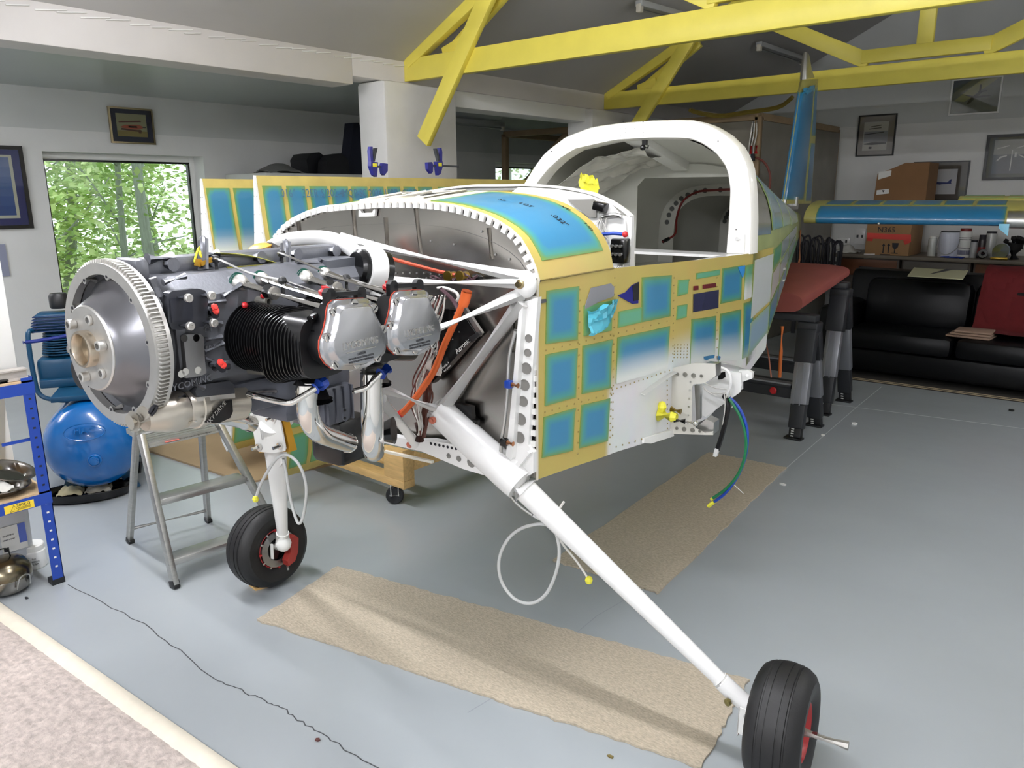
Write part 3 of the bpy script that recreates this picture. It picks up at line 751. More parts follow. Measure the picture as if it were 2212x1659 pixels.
# hatch rims
for (ua, ub) in ((.455, .56), (.58, .66)):
    MB().tube([deck(u, v)+Vector((0, 0, .003)) for u, v in ((ua, .30), (ub, .30), (ub, .9), (ua, .9))], .006, 6, closed=True).build('hatch_rim', m_cream, deck_o, 'l')

# --- instrument bulkhead, windshield bow
ABW = .62
BE = [(1365, 465), (1350, 452), (1325, 435), (1300, 423), (1280, 415), (1235, 405), (1190, 400), (1140, 397), (1100, 398), (1050, 400), (1000, 402), (930, 406)]
BT = [A_a(*p, ABW) for p in BE]
xb_ = cen(ABW)
post = [A_a(1365, 575, ABW), A_a(1366, 520, ABW)]
half = [Vector((p.x, ABW, p.z)) for p in post+BT if p.x > xb_-.02]
arch = half+[Vector((2*xb_-p.x, ABW, p.z)) for p in half[::-1]]
mb = MB(); mb.solid(lambda u, v, A=resample(arch, 60): A[min(int(u*60+.5), 60)]+Vector((0, (v-.5)*.035, 0)), 60, 2, .008)
bow = mb.build('windshield_bow', m_white, air, 'l', label='white arched bow above the instrument bay')
inner = [Vector((xb_+(p.x-xb_)*.93, ABW+.002, 1.36+(p.z-1.36)*.93)) for p in arch]
A1, A2 = resample(arch, 60), resample(inner, 60)
mb = MB(); mb.grid(lambda u, v: (A1[min(int(u*60+.5), 60)]*(1-v)+A2[min(int(u*60+.5), 60)]*v)+Vector((0, .004, 0)), 60, 1); mb.build('bow_web', m_whitemat, air, 'l')
# instrument bulkhead plate with openings (seen between deck and bow)
bl = [A_a(*p, .56) for p in ((1350, 572), (1356, 520), (1350, 470), (1320, 440), (1270, 420), (1200, 408), (1120, 404))]
mb = MB()
PZ = resample([Vector((p.x, .56, p.z)) for p in bl], 24)
mb.grid(lambda u, v: Vector((PZ[min(int(u*24+.5), 24)].x-.075*v, .56, PZ[min(int(u*24+.5), 24)].z-.045*v*(1 if u > .25 else u*4))), 24, 1)
mb.bb((.10, .557, 1.45), (.16, .561, 1.64)); mb.bb((.36, .557, 1.395), (.40, .561, 1.60)); mb.bb((-.6, .557, 1.385), (.5, .561, 1.45))
bulk = mb.build('instrument_bulkhead', m_whitemat, air, 'l')
MB().prism([A_a(*p, .57) for p in ((1300, 455), (1365, 470), (1362, 560), (1335, 575))], (0, .003, 0)).build('side_gusset', m_whitemat, bulk, 'l', smooth=0)
MB().prism([A_a(*p, .553) for p in ((1226, 431), (1284, 430), (1290, 438), (1289, 470), (1274, 470), (1244, 447))], (0, -.003, 0)).build('bulkhead_opening', mat('opening_grey', (128, 126, 120), .7), bulk, 'l', smooth=0)
fb = A_a(1340, 542, .53)
o = MB().box(fb, (.055, .05, .085), None, .006).build('fuse_block', m_black, bulk, 'l')
mb = MB()
for i in range(3):
    for j in range(2): mb.cyl(fb+Vector((-.018+i*.017, -.024, .018-j*.028)), fb+Vector((-.018+i*.017, -.036, .018-j*.028)), .006, n=8)
mb.build('terminals', m_alu, bulk, 'l')
MB().tube(spline([fb+Vector((-.07, -.02, .055)), fb+Vector((-.02, -.02, .06)), fb+Vector((.02, -.02, .058))], 4), .006, 8).build('blue_cable', m_blue, bulk, 'l')
MB().ball(fb+Vector((.026, -.02, .058)), .011, 10).build('red_cap', m_red, bulk, 'l')
sw = A_a(1297, 446, .54)
MB().box(sw, (.045, .04, .03), Matrix.Rotation(R(12), 3, 'Y'), .004).build('black_module', m_black, bulk, 'l')
mb = MB(); rnd = random.Random(8)
for i in range(9):
    p = A_a(1300+rnd.uniform(-6, 10), 462+rnd.uniform(0, 10), .545); q = A_a(1305+rnd.uniform(-10, 10), 515+rnd.uniform(-10, 12), .55)
    mb.tube(spline([p, p.lerp(q, .5)+Vector((rnd.uniform(-.02, .02), rnd.uniform(-.02, .02), 0)), q], 5), .0018, 5)
mb.build('wire_bundle', m_wire, bulk, 'l', kind='stuff')
MB().tube(spline([A_a(*p, .545) for p in ((1300, 470), (1312, 466), (1330, 464), (1343, 468))], 5), .007, 8).build('duct_stub', m_alu, bulk, 'l')
mb = MB()
for i in range(7): p = fb+Vector((-.02+.008*i, -.03, -.05)); mb.tube(spline([p, p+Vector((-.01*i+.02, -.02, -.03)), p+Vector((-.02, .01, -.07))], 4), .002, 5)
mb.build('wire_bundle', m_wire, bulk, 'l', kind='stuff')

# --- roll bar hoop
ARB = 1.5
RO = [(1623, 549), (1625, 480), (1624, 425), (1621, 390), (1617, 362), (1611, 344), (1596, 316), (1568, 289), (1535, 270), (1500, 259), (1467, 258), (1404, 260), (1340, 265), (1277, 274), (1221, 295), (1176, 329), (1155, 358), (1132, 395)]
RI = [(1568, 548), (1573, 470), (1576, 410), (1571, 375), (1567, 362), (1561, 352), (1552, 340), (1543, 329), (1515, 310), (1500, 304), (1485, 300), (1420, 299), (1391, 300), (1328, 304), (1242, 323), (1209, 344), (1184, 367), (1160, 397)]
PO = [A_a(*p, ARB) for p in RO]; PI_ = [A_a(*p, ARB) for p in RI]
PO += [Vector((PO[-1].x-.055, ARB, 1.62)), Vector((PO[-1].x-.075, ARB, 1.39))]; PI_ += [Vector((PI_[-1].x-.05, ARB, 1.62)), Vector((PI_[-1].x-.065, ARB, 1.39))]
NR = 56; O1, I1 = resample(PO, NR), resample(PI_, NR)
dep = Vector((0, .09, 0)); rings = []
for i in range(NR+1):
    a, c = O1[i], I1[i]; d = (a-c)*.06
    rings.append([a-d, a+dep*.12, a+dep, c+dep, c+dep*.12, c+d])
hoop = MB().loft(rings).build('roll_bar', mat('white_hoop_paint', (240, 238, 230), .35, coat=.2), air, 'l', smooth=50, label='broad white roll bar hoop')
MB().prism([A_a(*p, ARB-.001) for p in ((1573, 507), (1610, 507), (1608, 547), (1570, 546))], (0, -.004, 0)).build('foot_plate', m_whitemat, hoop, 'l', smooth=0)
MB().cyl(A_a(1592, 516, ARB-.004), A_a(1592, 516, ARB-.012), .008, n=8).build('bolt', m_alu, hoop, 'l')
dots('hoop_rivets', [A_a(*p, ARB-.001) for p in [(1348, 266+k*8) for k in range(0)]+[(x, y) for x in range(1340, 1395, 10) for y in (278, 286, 294) if (x+y) % 3]], (0, -1, 0), .003, m_whitemat, hoop)
dots('hoop_holes', [A_a(*p, ARB-.0005) for p in ((1346, 263), (1389, 263), (1191, 327), (1551, 305), (1590, 496))], (0, -1, 0), .003, m_ink, hoop, h=.0006)
# canopy catch hanging under the hoop
k0 = A_a(1393, 308, ARB+.02)
MB().box(k0, (.02, .02, .022)).ball(k0+Vector((-.008, -.004, -.022)), .014, 10).tube([k0+Vector((-.01, 0, -.02)), k0+Vector((.016, 0, -.024)), k0+Vector((.018, 0, -.012))], .004, 6).build('canopy_catch', m_black, hoop, 'l')

# --- tail cone
def zc(a): return lerp(a, [(1.5, 1.955), (1.75, 1.925), (2.3, 1.83), (3.2, 1.69), (4.2, 1.55), (4.75, 1.50)])
def sect(a, n=18, off=0.0, r=.05):
    l1 = side(a)-off; l2 = 2*cen(a)-side(a)+off; b_, t, c = zb(a)+off, zt(a), zc(a)-off; mid = (l1+l2)/2; w = (l1-l2)/2; rr = min(r, w*.5, .06)
    P = [Vector((mid, a, b_)), Vector((l1-rr, a, b_)), Vector((l1, a, b_+rr))]
    P += [Vector((l1, a, b_+rr+(t-b_-rr)*k/4)) for k in range(1, 5)]
    for k in range(1, n):
        th = PI*k/n; e = .72
        P.append(Vector((mid+w*math.copysign(abs(math.cos(th))**e, math.cos(th)), a, t+(c-t)*abs(math.sin(th))**.86)))
    P += [Vector((l2, a, t-(t-b_-rr)*k/4)) for k in range(0, 4)]+[Vector((l2, a, b_+rr)), Vector((l2+rr, a, b_))]
    return P
AS = [1.58, 1.75, 2.0, 2.3, 2.7, 3.2, 3.7, 4.2, 4.6, 4.76]
m_tailskin = mat('tail_skin_primer', (150, 160, 104), .42, noise=.2, nscale=5)
cone = MB().loft([sect(a) for a in AS], cap=False).build('tail_cone', m_tailskin, air, 'l', smooth=40, label='tapering tail cone under loose blue film')
MB().loft([sect(a, off=.02) for a in AS[:8]], cap=False).build('tail_cone_liner', m_int, air, 'l', smooth=40)
def cone_pt(a, s):     # s: 0 lower left corner .. 1 longeron .. 2 crown
    if s <= 1: return Vector((side(a), a, zb(a)+.05+(zt(a)-zb(a)-.05)*s))
    th = (s-1)*PI/2; l1 = side(a); l2 = 2*cen(a)-side(a); mid = (l1+l2)/2; w = (l1-l2)/2
    return Vector((mid+w*abs(math.cos(th))**.72, a, zt(a)+(zc(a)-zt(a))*abs(math.sin(th))**.86))
m_filmw = film_mat('hazy_film', (138, 168, 180), (128, 170, 160), (142, 158, 100), .22)
for a0_, a1_, s0, s1, mt, sp in ((1.60, 1.95, .42, .93, m_filmw, .75), (1.60, 1.95, .08, .38, m_film, .35)):
    film(side_l, lambda u, v, a0_=a0_, a1_=a1_, s0=s0, s1=s1: cone_pt(a0_+(a1_-a0_)*u, s0+(s1-s0)*v), mt, lambda u, v, sp=sp: sp, nu=8, nv=8, wid=.06, off=.004)
m_filmgrey = mat('clear_film_over_metal', (150, 148, 136), .16, .3, noise=.25, nscale=6, aniso=(1, 4, 1), coat=.5)
film(cone, lambda u, v: cone_pt(1.60+.28*u, 1.06+.80*v), m_filmgrey, None, nu=8, nv=20, name='clear_film')
for a0_, a1_, s0, s1, mt, sp in ((1.92, 2.55, 1.08, 1.85, m_filmw, .15), (2.6, 3.3, 1.08, 1.85, m_filmw, .3), (3.35, 4.2, 1.06, 1.9, m_filmw, .4),
                                 (1.99, 2.5, .74, .97, m_filmg, 0), (2.54, 3.2, .70, .97, m_filmw, .3), (3.25, 4.1, .68, .97, m_filmw, .3),
                                 (1.99, 2.5, .40, .70, m_filmw, .8), (2.54, 3.2, .38, .66, m_filmw, .5), (3.25, 4.1, .36, .64, m_filmw, .3),
                                 (1.99, 2.5, .06, .36, m_film, .1), (2.54, 3.2, .06, .34, m_film, .2), (3.25, 4.3, .06, .32, m_filmg, .1)):
    film(cone, lambda u, v, a0_=a0_, a1_=a1_, s0=s0, s1=s1: cone_pt(a0_+(a1_-a0_)*u, s0+(s1-s0)*v), mt, lambda u, v, sp=sp: sp, nu=10, nv=8, wid=.06, off=.004)
# --- baggage bulkhead seen through the hoop
ABG = 2.25
mb = MB(); rnd = random.Random(2)
ho = sect(ABG, off=.03); 
w0, w1 = A_a(1378, 385, ABG), A_a(1600, 548, ABG)
x0h, x1h, zl, zh = w0.x, .50, 1.05, w0.z
cut = [Vector((x0h, ABG, zl)), Vector((x1h, ABG, zl)), Vector((x1h, ABG, zh)), Vector((x0h, ABG, zh))]
ring_in = []
for p in ho:     # inner boundary: the opening, by direction from its middle
    cx, cz = (x0h+x1h)/2, (zl+zh)/2; d = Vector((p.x-cx, 0, p.z-cz)); t = min(abs((x1h-x0h)/2/d.x) if abs(d.x) > 1e-6 else 9, abs((zh-zl)/2/d.z) if abs(d.z) > 1e-6 else 9, 1)
    ring_in.append(Vector((cx, ABG, cz))+d*t)
mb.loft([ho, ring_in], cap=False); mb.build('baggage_bulkhead', m_int, air, 'l', smooth=0)
for am in (2.95, 3.7):
    ho = sect(am, off=.022); ce = sum(ho, Vector())/len(ho)
    inn = [ce+(p-ce)*.74 for p in ho]
    fr = MB().loft([ho, inn], cap=False).build('ring_frame', m_int, air, 'l', smooth=0)
    for k in range(8, 24): 
        p = (ho[k]+inn[k])/2+Vector((0, -.003, 0)); MB().cyl(p, p+Vector((0, .002, 0)), .016, n=12).build('lightening_hole', mat('hole_grey', (96, 98, 96), .8), fr, 'l')
MB().loft([[p for p in sect(4.2, off=.03)], [p+Vector((0, .01, 0)) for p in sect(4.2, off=.03)]]).build('aft_bulkhead', m_int, air, 'l', smooth=0)
cab = spline([A_a(1432, 522, 2.6), A_a(1458, 505, 2.7), A_a(1462, 470, 2.8), A_a(1475, 435, 2.85), A_a(1505, 415, 2.8), A_a(1540, 411, 2.7), A_a(1580, 409, 2.5)], 6)
MB().tube(cab, .007, 8).build('red_cable', mat('dark_red_cable', (110, 26, 24), .5), air, 'l')
MB().tube(cab[:4], .012, 8).build('cable_plug', m_black, air, 'l')
for z in (1.13, 1.20): MB().bb((-.5, 2.26, z), (.45, 2.9, z+.012)).build('stringer', m_int, air, 'l', smooth=0)
# overhead channel from hoop to bulkhead
mb = MB(); pa, pb = A_a(1430, 318, 1.58), A_a(1478, 362, ABG-.01)
pa2, pb2 = Vector((.02, 1.58, 1.93)), Vector((.02, ABG-.01, 1.80))
mb.bar(pa2, pb2, .09, .06, (0, 0, 1), .006); mb.build('roof_channel', m_whitemat, air, 'l')
# clear sheeting bunched inside, yellow tape
m_poly = mat('polythene_sheet', (196, 194, 184), .25, noise=.15, nscale=7, coat=.4)
mb = MB()
def sheet(u, v):
    p = Vector((-.46+.50*u, 1.66+.5*v, 1.56+.30*math.sin(PI*(.12+.42*u))-.05*v)); n = NZ.noise(p*9)+.5*NZ.noise(p*22); return p+Vector((0, .03*n, .025*n))
mb.solid(sheet, 40, 24, .0015); mb.build('polythene_sheet', m_poly, air, 'l', smooth=60)
tp = A_a(1272, 392, 1.62); mb = MB()
mb.solid(lambda u, v: tp+Vector(((u-.5)*.12*(1-.5*abs(v-.5)), .02*NZ.noise(Vector((u*4, v*4, 1))), (v-.5)*.09-.03*u+.02*NZ.noise(Vector((u*5, v*5, 7))))), 8, 6, .002)
mb.build('yellow_tape', m_ytape, air, 'l', smooth=25)
# sill longeron and shelf along the cockpit edge
MB().prism([Vector((side(a)-o, a, 1.376)) for a, o in ((.64, .012), (1.0, .012), (1.5, .012), (1.5, .075), (1.0, .075), (.64, .075))], (0, 0, .014)).build('sill_longeron', m_white, air, 'l', smooth=0)
MB().prism([Vector((.60, 1.45, 1.384)), Vector((-.30, 1.52, 1.384)), Vector((-.30, 1.72, 1.384)), Vector((.60, 1.60, 1.384))], (0, 0, -.012)).build('cross_sill', m_white, air, 'l', smooth=0)
mb = MB(); mb.grid(lambda u, v: Vector((2*cen(.62+.9*u)-side(.62+.9*u)+.035, .62+.9*u, 1.36+.03*v)), 10, 1); mb.build('sill_longeron', m_white, air, 'l')

# --- wing root fittings on the left side
def wr(px, py, d=0.0): p = S(px, py); return p
sx = .60
fitA = S(1450, 860).y
def FR(px, py, da=0.0): return A_a(px, py, fitA+da)      # plates facing forward
mb = MB()
mb.prism([FR(*p) for p in ((1450, 796), (1500, 784), (1545, 786), (1546, 812), (1522, 828), (1498, 830), (1494, 838), (1494, 910), (1502, 925), (1522, 936), (1540, 932), (1540, 940), (1446, 937))], (0, .006, 0))
sp_o = mb.build('spar_stub', mat('grey_primer', (196, 194, 186), .5), air, 'l', smooth=0, label='grey spar stub plate with bolt holes')
m_hole = mat('bolt_hole', (120, 118, 110), .6)
for (x, y, r) in ((1464, 808, .006), (1480, 809, .009), (1498, 811, .009), (1515, 812, .006), (1462, 925, .006), (1478, 927, .009), (1496, 929, .009), (1512, 931, .006)):
    p = FR(x, y, -.001); MB().lathe([(r, 0), (r, -.003), (r*.6, -.003), (r*.6, .002)], p, (0, 1, 0), 14).build('bolt_hole', m_hole, sp_o, 'l')
dots('stub_rivets', [FR(x, y, -.001) for x, y in row((1491, 825), (1485, 915), 6)], (0, -1, 0), .004, m_alu, sp_o)
mb = MB()
mb.prism([FR(*p, .03) for p in ((1522, 786), (1546, 788), (1545, 815), (1526, 824))], (0, .06, 0)); mb.prism([FR(*p, .03) for p in ((1502, 925), (1525, 905), (1542, 913), (1541, 938), (1520, 938))], (0, .06, 0))
mb.prism([FR(*p, .05) for p in ((1500, 832), (1512, 832), (1512, 905), (1504, 908))], (0, .02, 0))
mb.build('spar_cap', m_alu, sp_o, 'l', smooth=0)
mb = MB()
mb.prism([A_a(*p, fitA+.22) for p in ((1518, 836), (1560, 800), (1600, 805), (1602, 832), (1598, 848), (1572, 866), (1524, 901), (1516, 896))], (0, .01, 0))
wp = mb.build('wing_root_panel', m_white, air, 'l', smooth=0)
mb = MB(); mb.prism([A_a(*p, fitA+.30) for p in ((1596, 800), (1617, 800), (1625, 806), (1624, 818), (1612, 822), (1602, 826), (1602, 842), (1596, 840))], (0, .02, 0)); mb.cyl(A_a(1614, 811, fitA+.298), A_a(1614, 811, fitA+.33), .006, n=8)
mb.build('rear_spar_lug', m_white, air, 'l', smooth=0)
MB().prism([A_a(*p, fitA+.215) for p in ((1552, 806), (1566, 803), (1567, 814), (1560, 819), (1551, 820))], (0, .004, 0)).build('cable_hole', m_black, wp, 'l', smooth=0)
def lead(name, px, da, r, mt, parent=air, n=8, k=6):
    da = da if isinstance(da, (list, tuple)) else [da]*len(px)
    return MB().tube(spline([A_a(*p, fitA+d) for p, d in zip(px, da)], k), r, n).build(name, mt, parent, 'l')
lead('conduit_loop', ((1520, 802), (1540, 794), (1560, 795), (1575, 806), (1578, 830), (1570, 850)), .17, .006, m_white, wp)
lead('wire', ((1518, 838), (1535, 850), (1556, 856), (1564, 850), (1566, 880), (1562, 910), (1560, 918)), .18, .0022, m_wire, wp, 6)
lead('wire', ((1516, 830), (1530, 846), (1556, 850), (1569, 852), (1567, 890), (1565, 905)), .185, .0022, m_wire, wp, 6)
lead('wire', ((1520, 826), (1545, 838), (1572, 842), (1580, 858), (1583, 872), (1581, 881)), .19, .0022, m_wire, wp, 6)
lead('black_harness', ((1562, 852), (1570, 866), (1572, 885), (1566, 915), (1558, 945), (1549, 972)), .19, .010, m_black, wp)
MB().bar(A_a(1550, 968, fitA+.19), A_a(1545, 985, fitA+.19), .024, .016, (0, 0, 1), .003).build('white_connector', m_white, wp, 'l')
lead('blue_hose', ((1576, 858), (1590, 872), (1604, 895), (1614, 930), (1612, 975), (1598, 1020), (1570, 1062), (1543, 1084)), .19, .006, m_blue, wp)
lead('green_hose', ((1574, 860), (1588, 880), (1602, 908), (1611, 945), (1609, 985), (1594, 1025), (1568, 1056), (1540, 1076)), .185, .006, mat('green_hose', (20, 110, 66), .4), wp)
lead('yellow_plug', ((1543, 1084), (1536, 1089), (1530, 1094)), .19, .008, m_ytape, wp)
lead('yellow_plug', ((1540, 1076), (1536, 1079)), .185, .006, m_ytape, wp)
lead('cable_tie', ((1576, 1043), (1584, 1046), (1606, 1066)), .19, .0016, m_wire, wp, 5)
# control rod end in a yellow taped sleeve
q0 = S(1424, 895)
MB().tube([q0, q0+Vector((.05, .0, .0)), q0+Vector((.07, 0, 0))], [.028, .022, .014], 10).ball(q0+Vector((.01, 0, .03)), .018, 8, (1, 1, 1.3)).build('taped_sleeve', m_ytape, air, 'l', smooth=20)
MB().cyl(q0+Vector((.06, 0, -.012)), q0+Vector((.10, .01, -.014)), .011).build('control_rod', m_black, air, 'l')
MB().cyl(q0+Vector((.10, .01, -.014)), q0+Vector((.125, .012, -.015)), .006).ball(q0+Vector((.138, .012, -.016)), .011, 12).build('rod_end', m_chrome, air, 'l')
MB().cyl(q0+Vector((.045, 0, .028)), q0+Vector((.085, .0, .024)), .011).build('sleeve_stub', m_brass, air, 'l')

# --- tail fin, stabiliser
def airfoil(n=10):
    P = []
    for k in range(n+1):
        x = (1-math.cos(PI*k/n))/2; y = .6*(.2969*math.sqrt(x)-.126*x-.3516*x*x+.2843*x**3-.1015*x**4)*1.0; P.append((x, y))
    return P
AFo = airfoil()
def foil(le, te, thick_dir, t):   # closed ring of points from leading to trailing edge and back
    c = te-le; L = c.length; u = [le+c*x+thick_dir*(y*t/.06*.5) for x, y in AFo]; d = [le+c*x-thick_dir*(y*t/.06*.5) for x, y in AFo[::-1][1:-1]]
    return u+d
lx_ = Vector((1, 0, 0))
FL = [(A_l(1690, 440, 0), A_l(1746, 440, 0)), (A_l(1712, 300, 0), A_l(1755, 300, 0)), (A_l(1729, 190, 0), A_l(1760, 170, 0)), (A_l(1733, 172, 0), A_l(1761, 168, 0))]
FL = [(p, q+Vector((0, .10, 0))) for p, q in FL]
fin = MB().loft([foil(p, q, lx_, .075) for p, q in FL]).build('tail_fin', m_olive, air, 'l', smooth=50, label='upright tail fin wrapped in blue film')
p, q = FL[3]
MB().loft([foil(p, q-Vector((0, .12, 0)), lx_, .075), foil(A_l(1736, 135, 0), A_l(1752, 150, 0), lx_, .06), foil(A_l(1739, 112, 0), A_l(1749, 128, 0), lx_, .035)]).build('fin_tip', m_alu, fin, 'l', smooth=50, label='bare metal fin tip')
def fin_pt(v, x):   # v up, x chord fraction, left face
    f_ = v*(len(FL)-2); i = min(int(f_), len(FL)-3); t = f_-i
    le = FL[i][0].lerp(FL[i+1][0], t); te = FL[i][1].lerp(FL[i+1][1], t); y = .6*(.2969*math.sqrt(x)-.126*x-.3516*x*x+.2843*x**3-.1015*x**4)
    return le+(te-le)*x+lx_*(y*.075/.06*.5)
def fin_wrap(u, v):
    x = (u-.3)*.86; p = fin_pt(.03+.93*v, abs(x)**1.15); return p if x >= 0 else Vector((-p.x, p.y, p.z))
mb = MB(); mb.grid(lambda u, v: fin_wrap(u, v)+Vector((0, -.003, 0))+(Vector((.003, 0, 0)) if u > .3 else Vector((-.003, 0, 0))), 24, 16, attrs={'edge': lambda u, v: min(1, min(v, 1-v)*14, (1-u)*16), 'spray': lambda u, v: 0}); mb.build('film_panel', m_filmd, fin, 'l', smooth=60)
film(fin, lambda u, v: fin_pt(.02+.45*v, .66+.30*u), m_filmd, None, nu=6, nv=10, wid=.04)
film(fin, lambda u, v: fin_pt(.53+.42*v, .66+.30*u), m_filmd, None, nu=6, nv=10, wid=.04)
mb = MB(); mb.solid(lambda u, v: fin_pt(.93+.06*v, .02+.5*u)+Vector((.012+.01*NZ.noise(Vector((u*4, v*3, 2))), -.02*(1-u), .02*NZ.noise(Vector((u*5, v*4, 0))))), 8, 4, .002); mb.build('loose_film', mat('bright_teal_film', (28, 132, 178), .3), fin, 'l', smooth=30)
# stabiliser
AST = 4.42; ZST = 1.452
def stab(sgn):
    rings = []
    for l in (.16, .6, 1.2, 1.5, 1.62):
        rings.append(foil(Vector((sgn*l, AST+.03*l, ZST)), Vector((sgn*l, AST+.46, ZST+.135)), Vector((0, 0, 1)), .118))
    o = MB().loft(rings).build('stabiliser', m_olive, air, 'l', smooth=60, label='left tailplane in blue film with bare tip' if sgn > 0 else 'right tailplane')
    def pt(s, x, top=1):
        l = .16+1.46*s; le = Vector((sgn*l, AST+.03*l, ZST)); te = Vector((sgn*l, AST+.46, ZST+.135)); y = .6*(.2969*math.sqrt(x)-.126*x-.3516*x*x+.2843*x**3-.1015*x**4)
        return le+(te-le)*x+Vector((0, 0, top*y*.118/.06*.5))
    def wrapf(u, v):       # round the nose
        x = (v-.45)*.62; return pt(.06+.85*u, abs(x)**1.15, 1 if x >= 0 else -1)
    mb = MB(); mb.grid(lambda u, v: wrapf(u, v)+Vector((0, -.003, .0)), 24, 20, attrs={'edge': lambda u, v: min(1, min(u, 1-u)*30), 'spray': lambda u, v: 0}); mb.build('film_panel', m_filmd, o, 'l', smooth=60)
    for k in range(6):
        film(o, lambda u, v, k=k: pt(.08+.14*k+.122*u, .36+.58*v), m_filmd, None, nu=6, nv=6, wid=.035, off=.003)
    if sgn > 0:
        mb = MB(); mb.loft([[q+Vector((0, -.002, 0)) for q in foil(Vector((l, AST+.03*l, ZST)), Vector((l, AST+.3, ZST+.05)), Vector((0, 0, 1)), .12)] for l in (1.50, 1.68)]); mb.build('tip', m_alu, o, 'l', smooth=50, label='bare metal tip')
        mb = MB(); mb.solid(lambda u, v: Vector((1.46+.06*u, AST+.02, ZST+.0))+Vector((0, -.03+.01*v, -.045+.03*v-.05*u*(1-v))), 4, 4, .002); mb.build('torn_film', mat('pale_blue_film', (120, 186, 212), .3), o, 'l', smooth=0)
        MB().lathe([(.009, 0), (.009, .01), (.004, .014), (0, .014)], pt(.37, .001, -1)+Vector((0, -.012, -.02)), (0, -1, 0), 10).build('jig_pin', m_alu, o, 'l')
    return o
stab(1); stab(-1)
el = A_a(2070, 434, 4.95)
elv = MB().loft([foil(Vector((l, 4.92, 1.585)), Vector((l, 5.16, 1.62)), Vector((0, 0, 1)), .04) for l in (el.x, el.x+.9)]).build('elevator', m_olive, air, 'l', smooth=50)
for k in range(3): film(elv, lambda u, v, k=k: Vector((el.x+.03+.29*k+.26*u, 4.95+.19*v, 1.606+.018*v)), m_filmg, None, nu=5, nv=5, wid=.03)
mb = MB(); mb.bb((-.02, 4.40, 1.52), (.02, 4.8, 1.60)); mb.bb((-.05, 4.62, 1.55), (.05, 4.66, 1.62)); mb.build('fin_mount', m_alu, air, 'l', smooth=0)
MB().tube([A_l(*p, .08) for p in ((1729, 497), (1727, 560), (1720, 602), (1707, 640))], .008, 6).build('tie_down_strap', mat('orange_webbing', (214, 138, 92), .7), air, 'l')
# ================================================================ ENGINE (part of the aircraft; its pieces are sub-parts)
ZC = 1.326
def octo(a, hw, z0, z1, ch):
    return [Vector((-hw+ch, a, z0)), Vector((hw-ch, a, z0)), Vector((hw, a, z0+ch)), Vector((hw, a, z1-ch)), Vector((hw-ch, a, z1)), Vector((-hw+ch, a, z1)), Vector((-hw, a, z1-ch)), Vector((-hw, a, z0+ch))]
mb = MB()
mb.loft([octo(-.985, .07, ZC-.07, ZC+.07, .028), octo(-.955, .085, ZC-.085, ZC+.10, .03), octo(-.94, .135, ZC-.12, ZC+.135, .05), octo(-.925, .147, ZC-.135, ZC+.15, .045), octo(-.30, .147, ZC-.15, ZC+.155, .05), octo(-.27, .12, ZC-.12, ZC+.12, .05)])
mb.box((0, -.60, ZC+.165), (.05, .66, .045), None, .012)
mb.box((.012, -.955, ZC+.165), (.10, .035, .05), None, .012)
for a in (-.955, -.87, -.76, -.62, -.5, -.36): mb.cyl((-.045, a, ZC+.17), (.045, a, ZC+.17), .016, n=10)
mb.tube([A_l(318, 560, .02), A_l(372, 556, .02)], .014, 10)
mb.tube([A_l(440, 550, .03), A_l(470, 548, .03)], .012, 10)
eng = mb.build('engine', m_grey, air, 'l', smooth=30, label='dark grey crankcase of a four-cylinder engine')
def ep(name, mb, mt, smooth=35, **k): return mb.build(name, mt, eng, 'l', smooth=smooth, **k)
# flywheel: disc, cone, slotted rim with toothed ring
ep('flywheel_cone', MB().lathe([(.094, -1.062), (.098, -1.058), (.104, -1.048), (.128, -1.005), (.142, -.995), (.152, -.990), (.152, -.982), (.135, -.982), (.10, -1.03), (.06, -1.04)], (0, 0, ZC), (0, 1, 0), 64), mat('satin_grey_cone', (120, 120, 124), .3, .75))
m_face = mat('machined_face', (200, 198, 194), .34, .85, noise=.05, nscale=40)
ep('propeller_flange', MB().lathe([(.036, -1.066), (.092, -1.066), (.095, -1.063), (.095, -1.055), (.03, -1.055)], (0, 0, ZC), (0, 1, 0), 64, closed=True), m_face)
ep('crank_nose', MB().lathe([(.035, -1.086), (.039, -1.086), (.041, -1.082), (.041, -1.06), (.030, -1.06), (.032, -1.082)], (0, 0, ZC), (0, 1, 0), 40, closed=True).lathe([(0, -1.066), (.031, -1.066)], (0, 0, ZC), (0, 1, 0), 32), mat('brushed_bronze_steel', (196, 184, 166), .28, 1.0))
for k in range(6):
    t = R(60*k+12); c = Vector((.068*math.cos(t), -1.066, ZC+.068*math.sin(t))); L = .016 if k % 2 == 0 else .006
    ep('bushing', MB().lathe([(.006, 0), (.0105, 0), (.0115, -.001), (.0115, -L), (.0095, -L-.001), (.007, -L-.001), (.0065, -.0)], c, (0, 1, 0), 16), m_alud)
    ep('bushing_bore', MB().cyl(c+Vector((0, -.0005, 0)), c+Vector((0, -.002, 0)), .0065, n=12), m_ink)
mb = MB(); NT = 122
prof = [(.158, -1.022), (.183, -1.022), (.1835, -1.018), (.1835, -.994), (.172, -.994), (.158, -1.004)]
mb.lathe(prof, (0, 0, ZC), (0, 1, 0), 96, closed=True)
mb.lathe([(.160, -.994), (.189, -.994), (.189, -.985), (.160, -.985)], (0, 0, ZC), (0, 1, 0), 96, closed=True)
rim = ep('flywheel_rim', mb, m_face)
mb = MB()
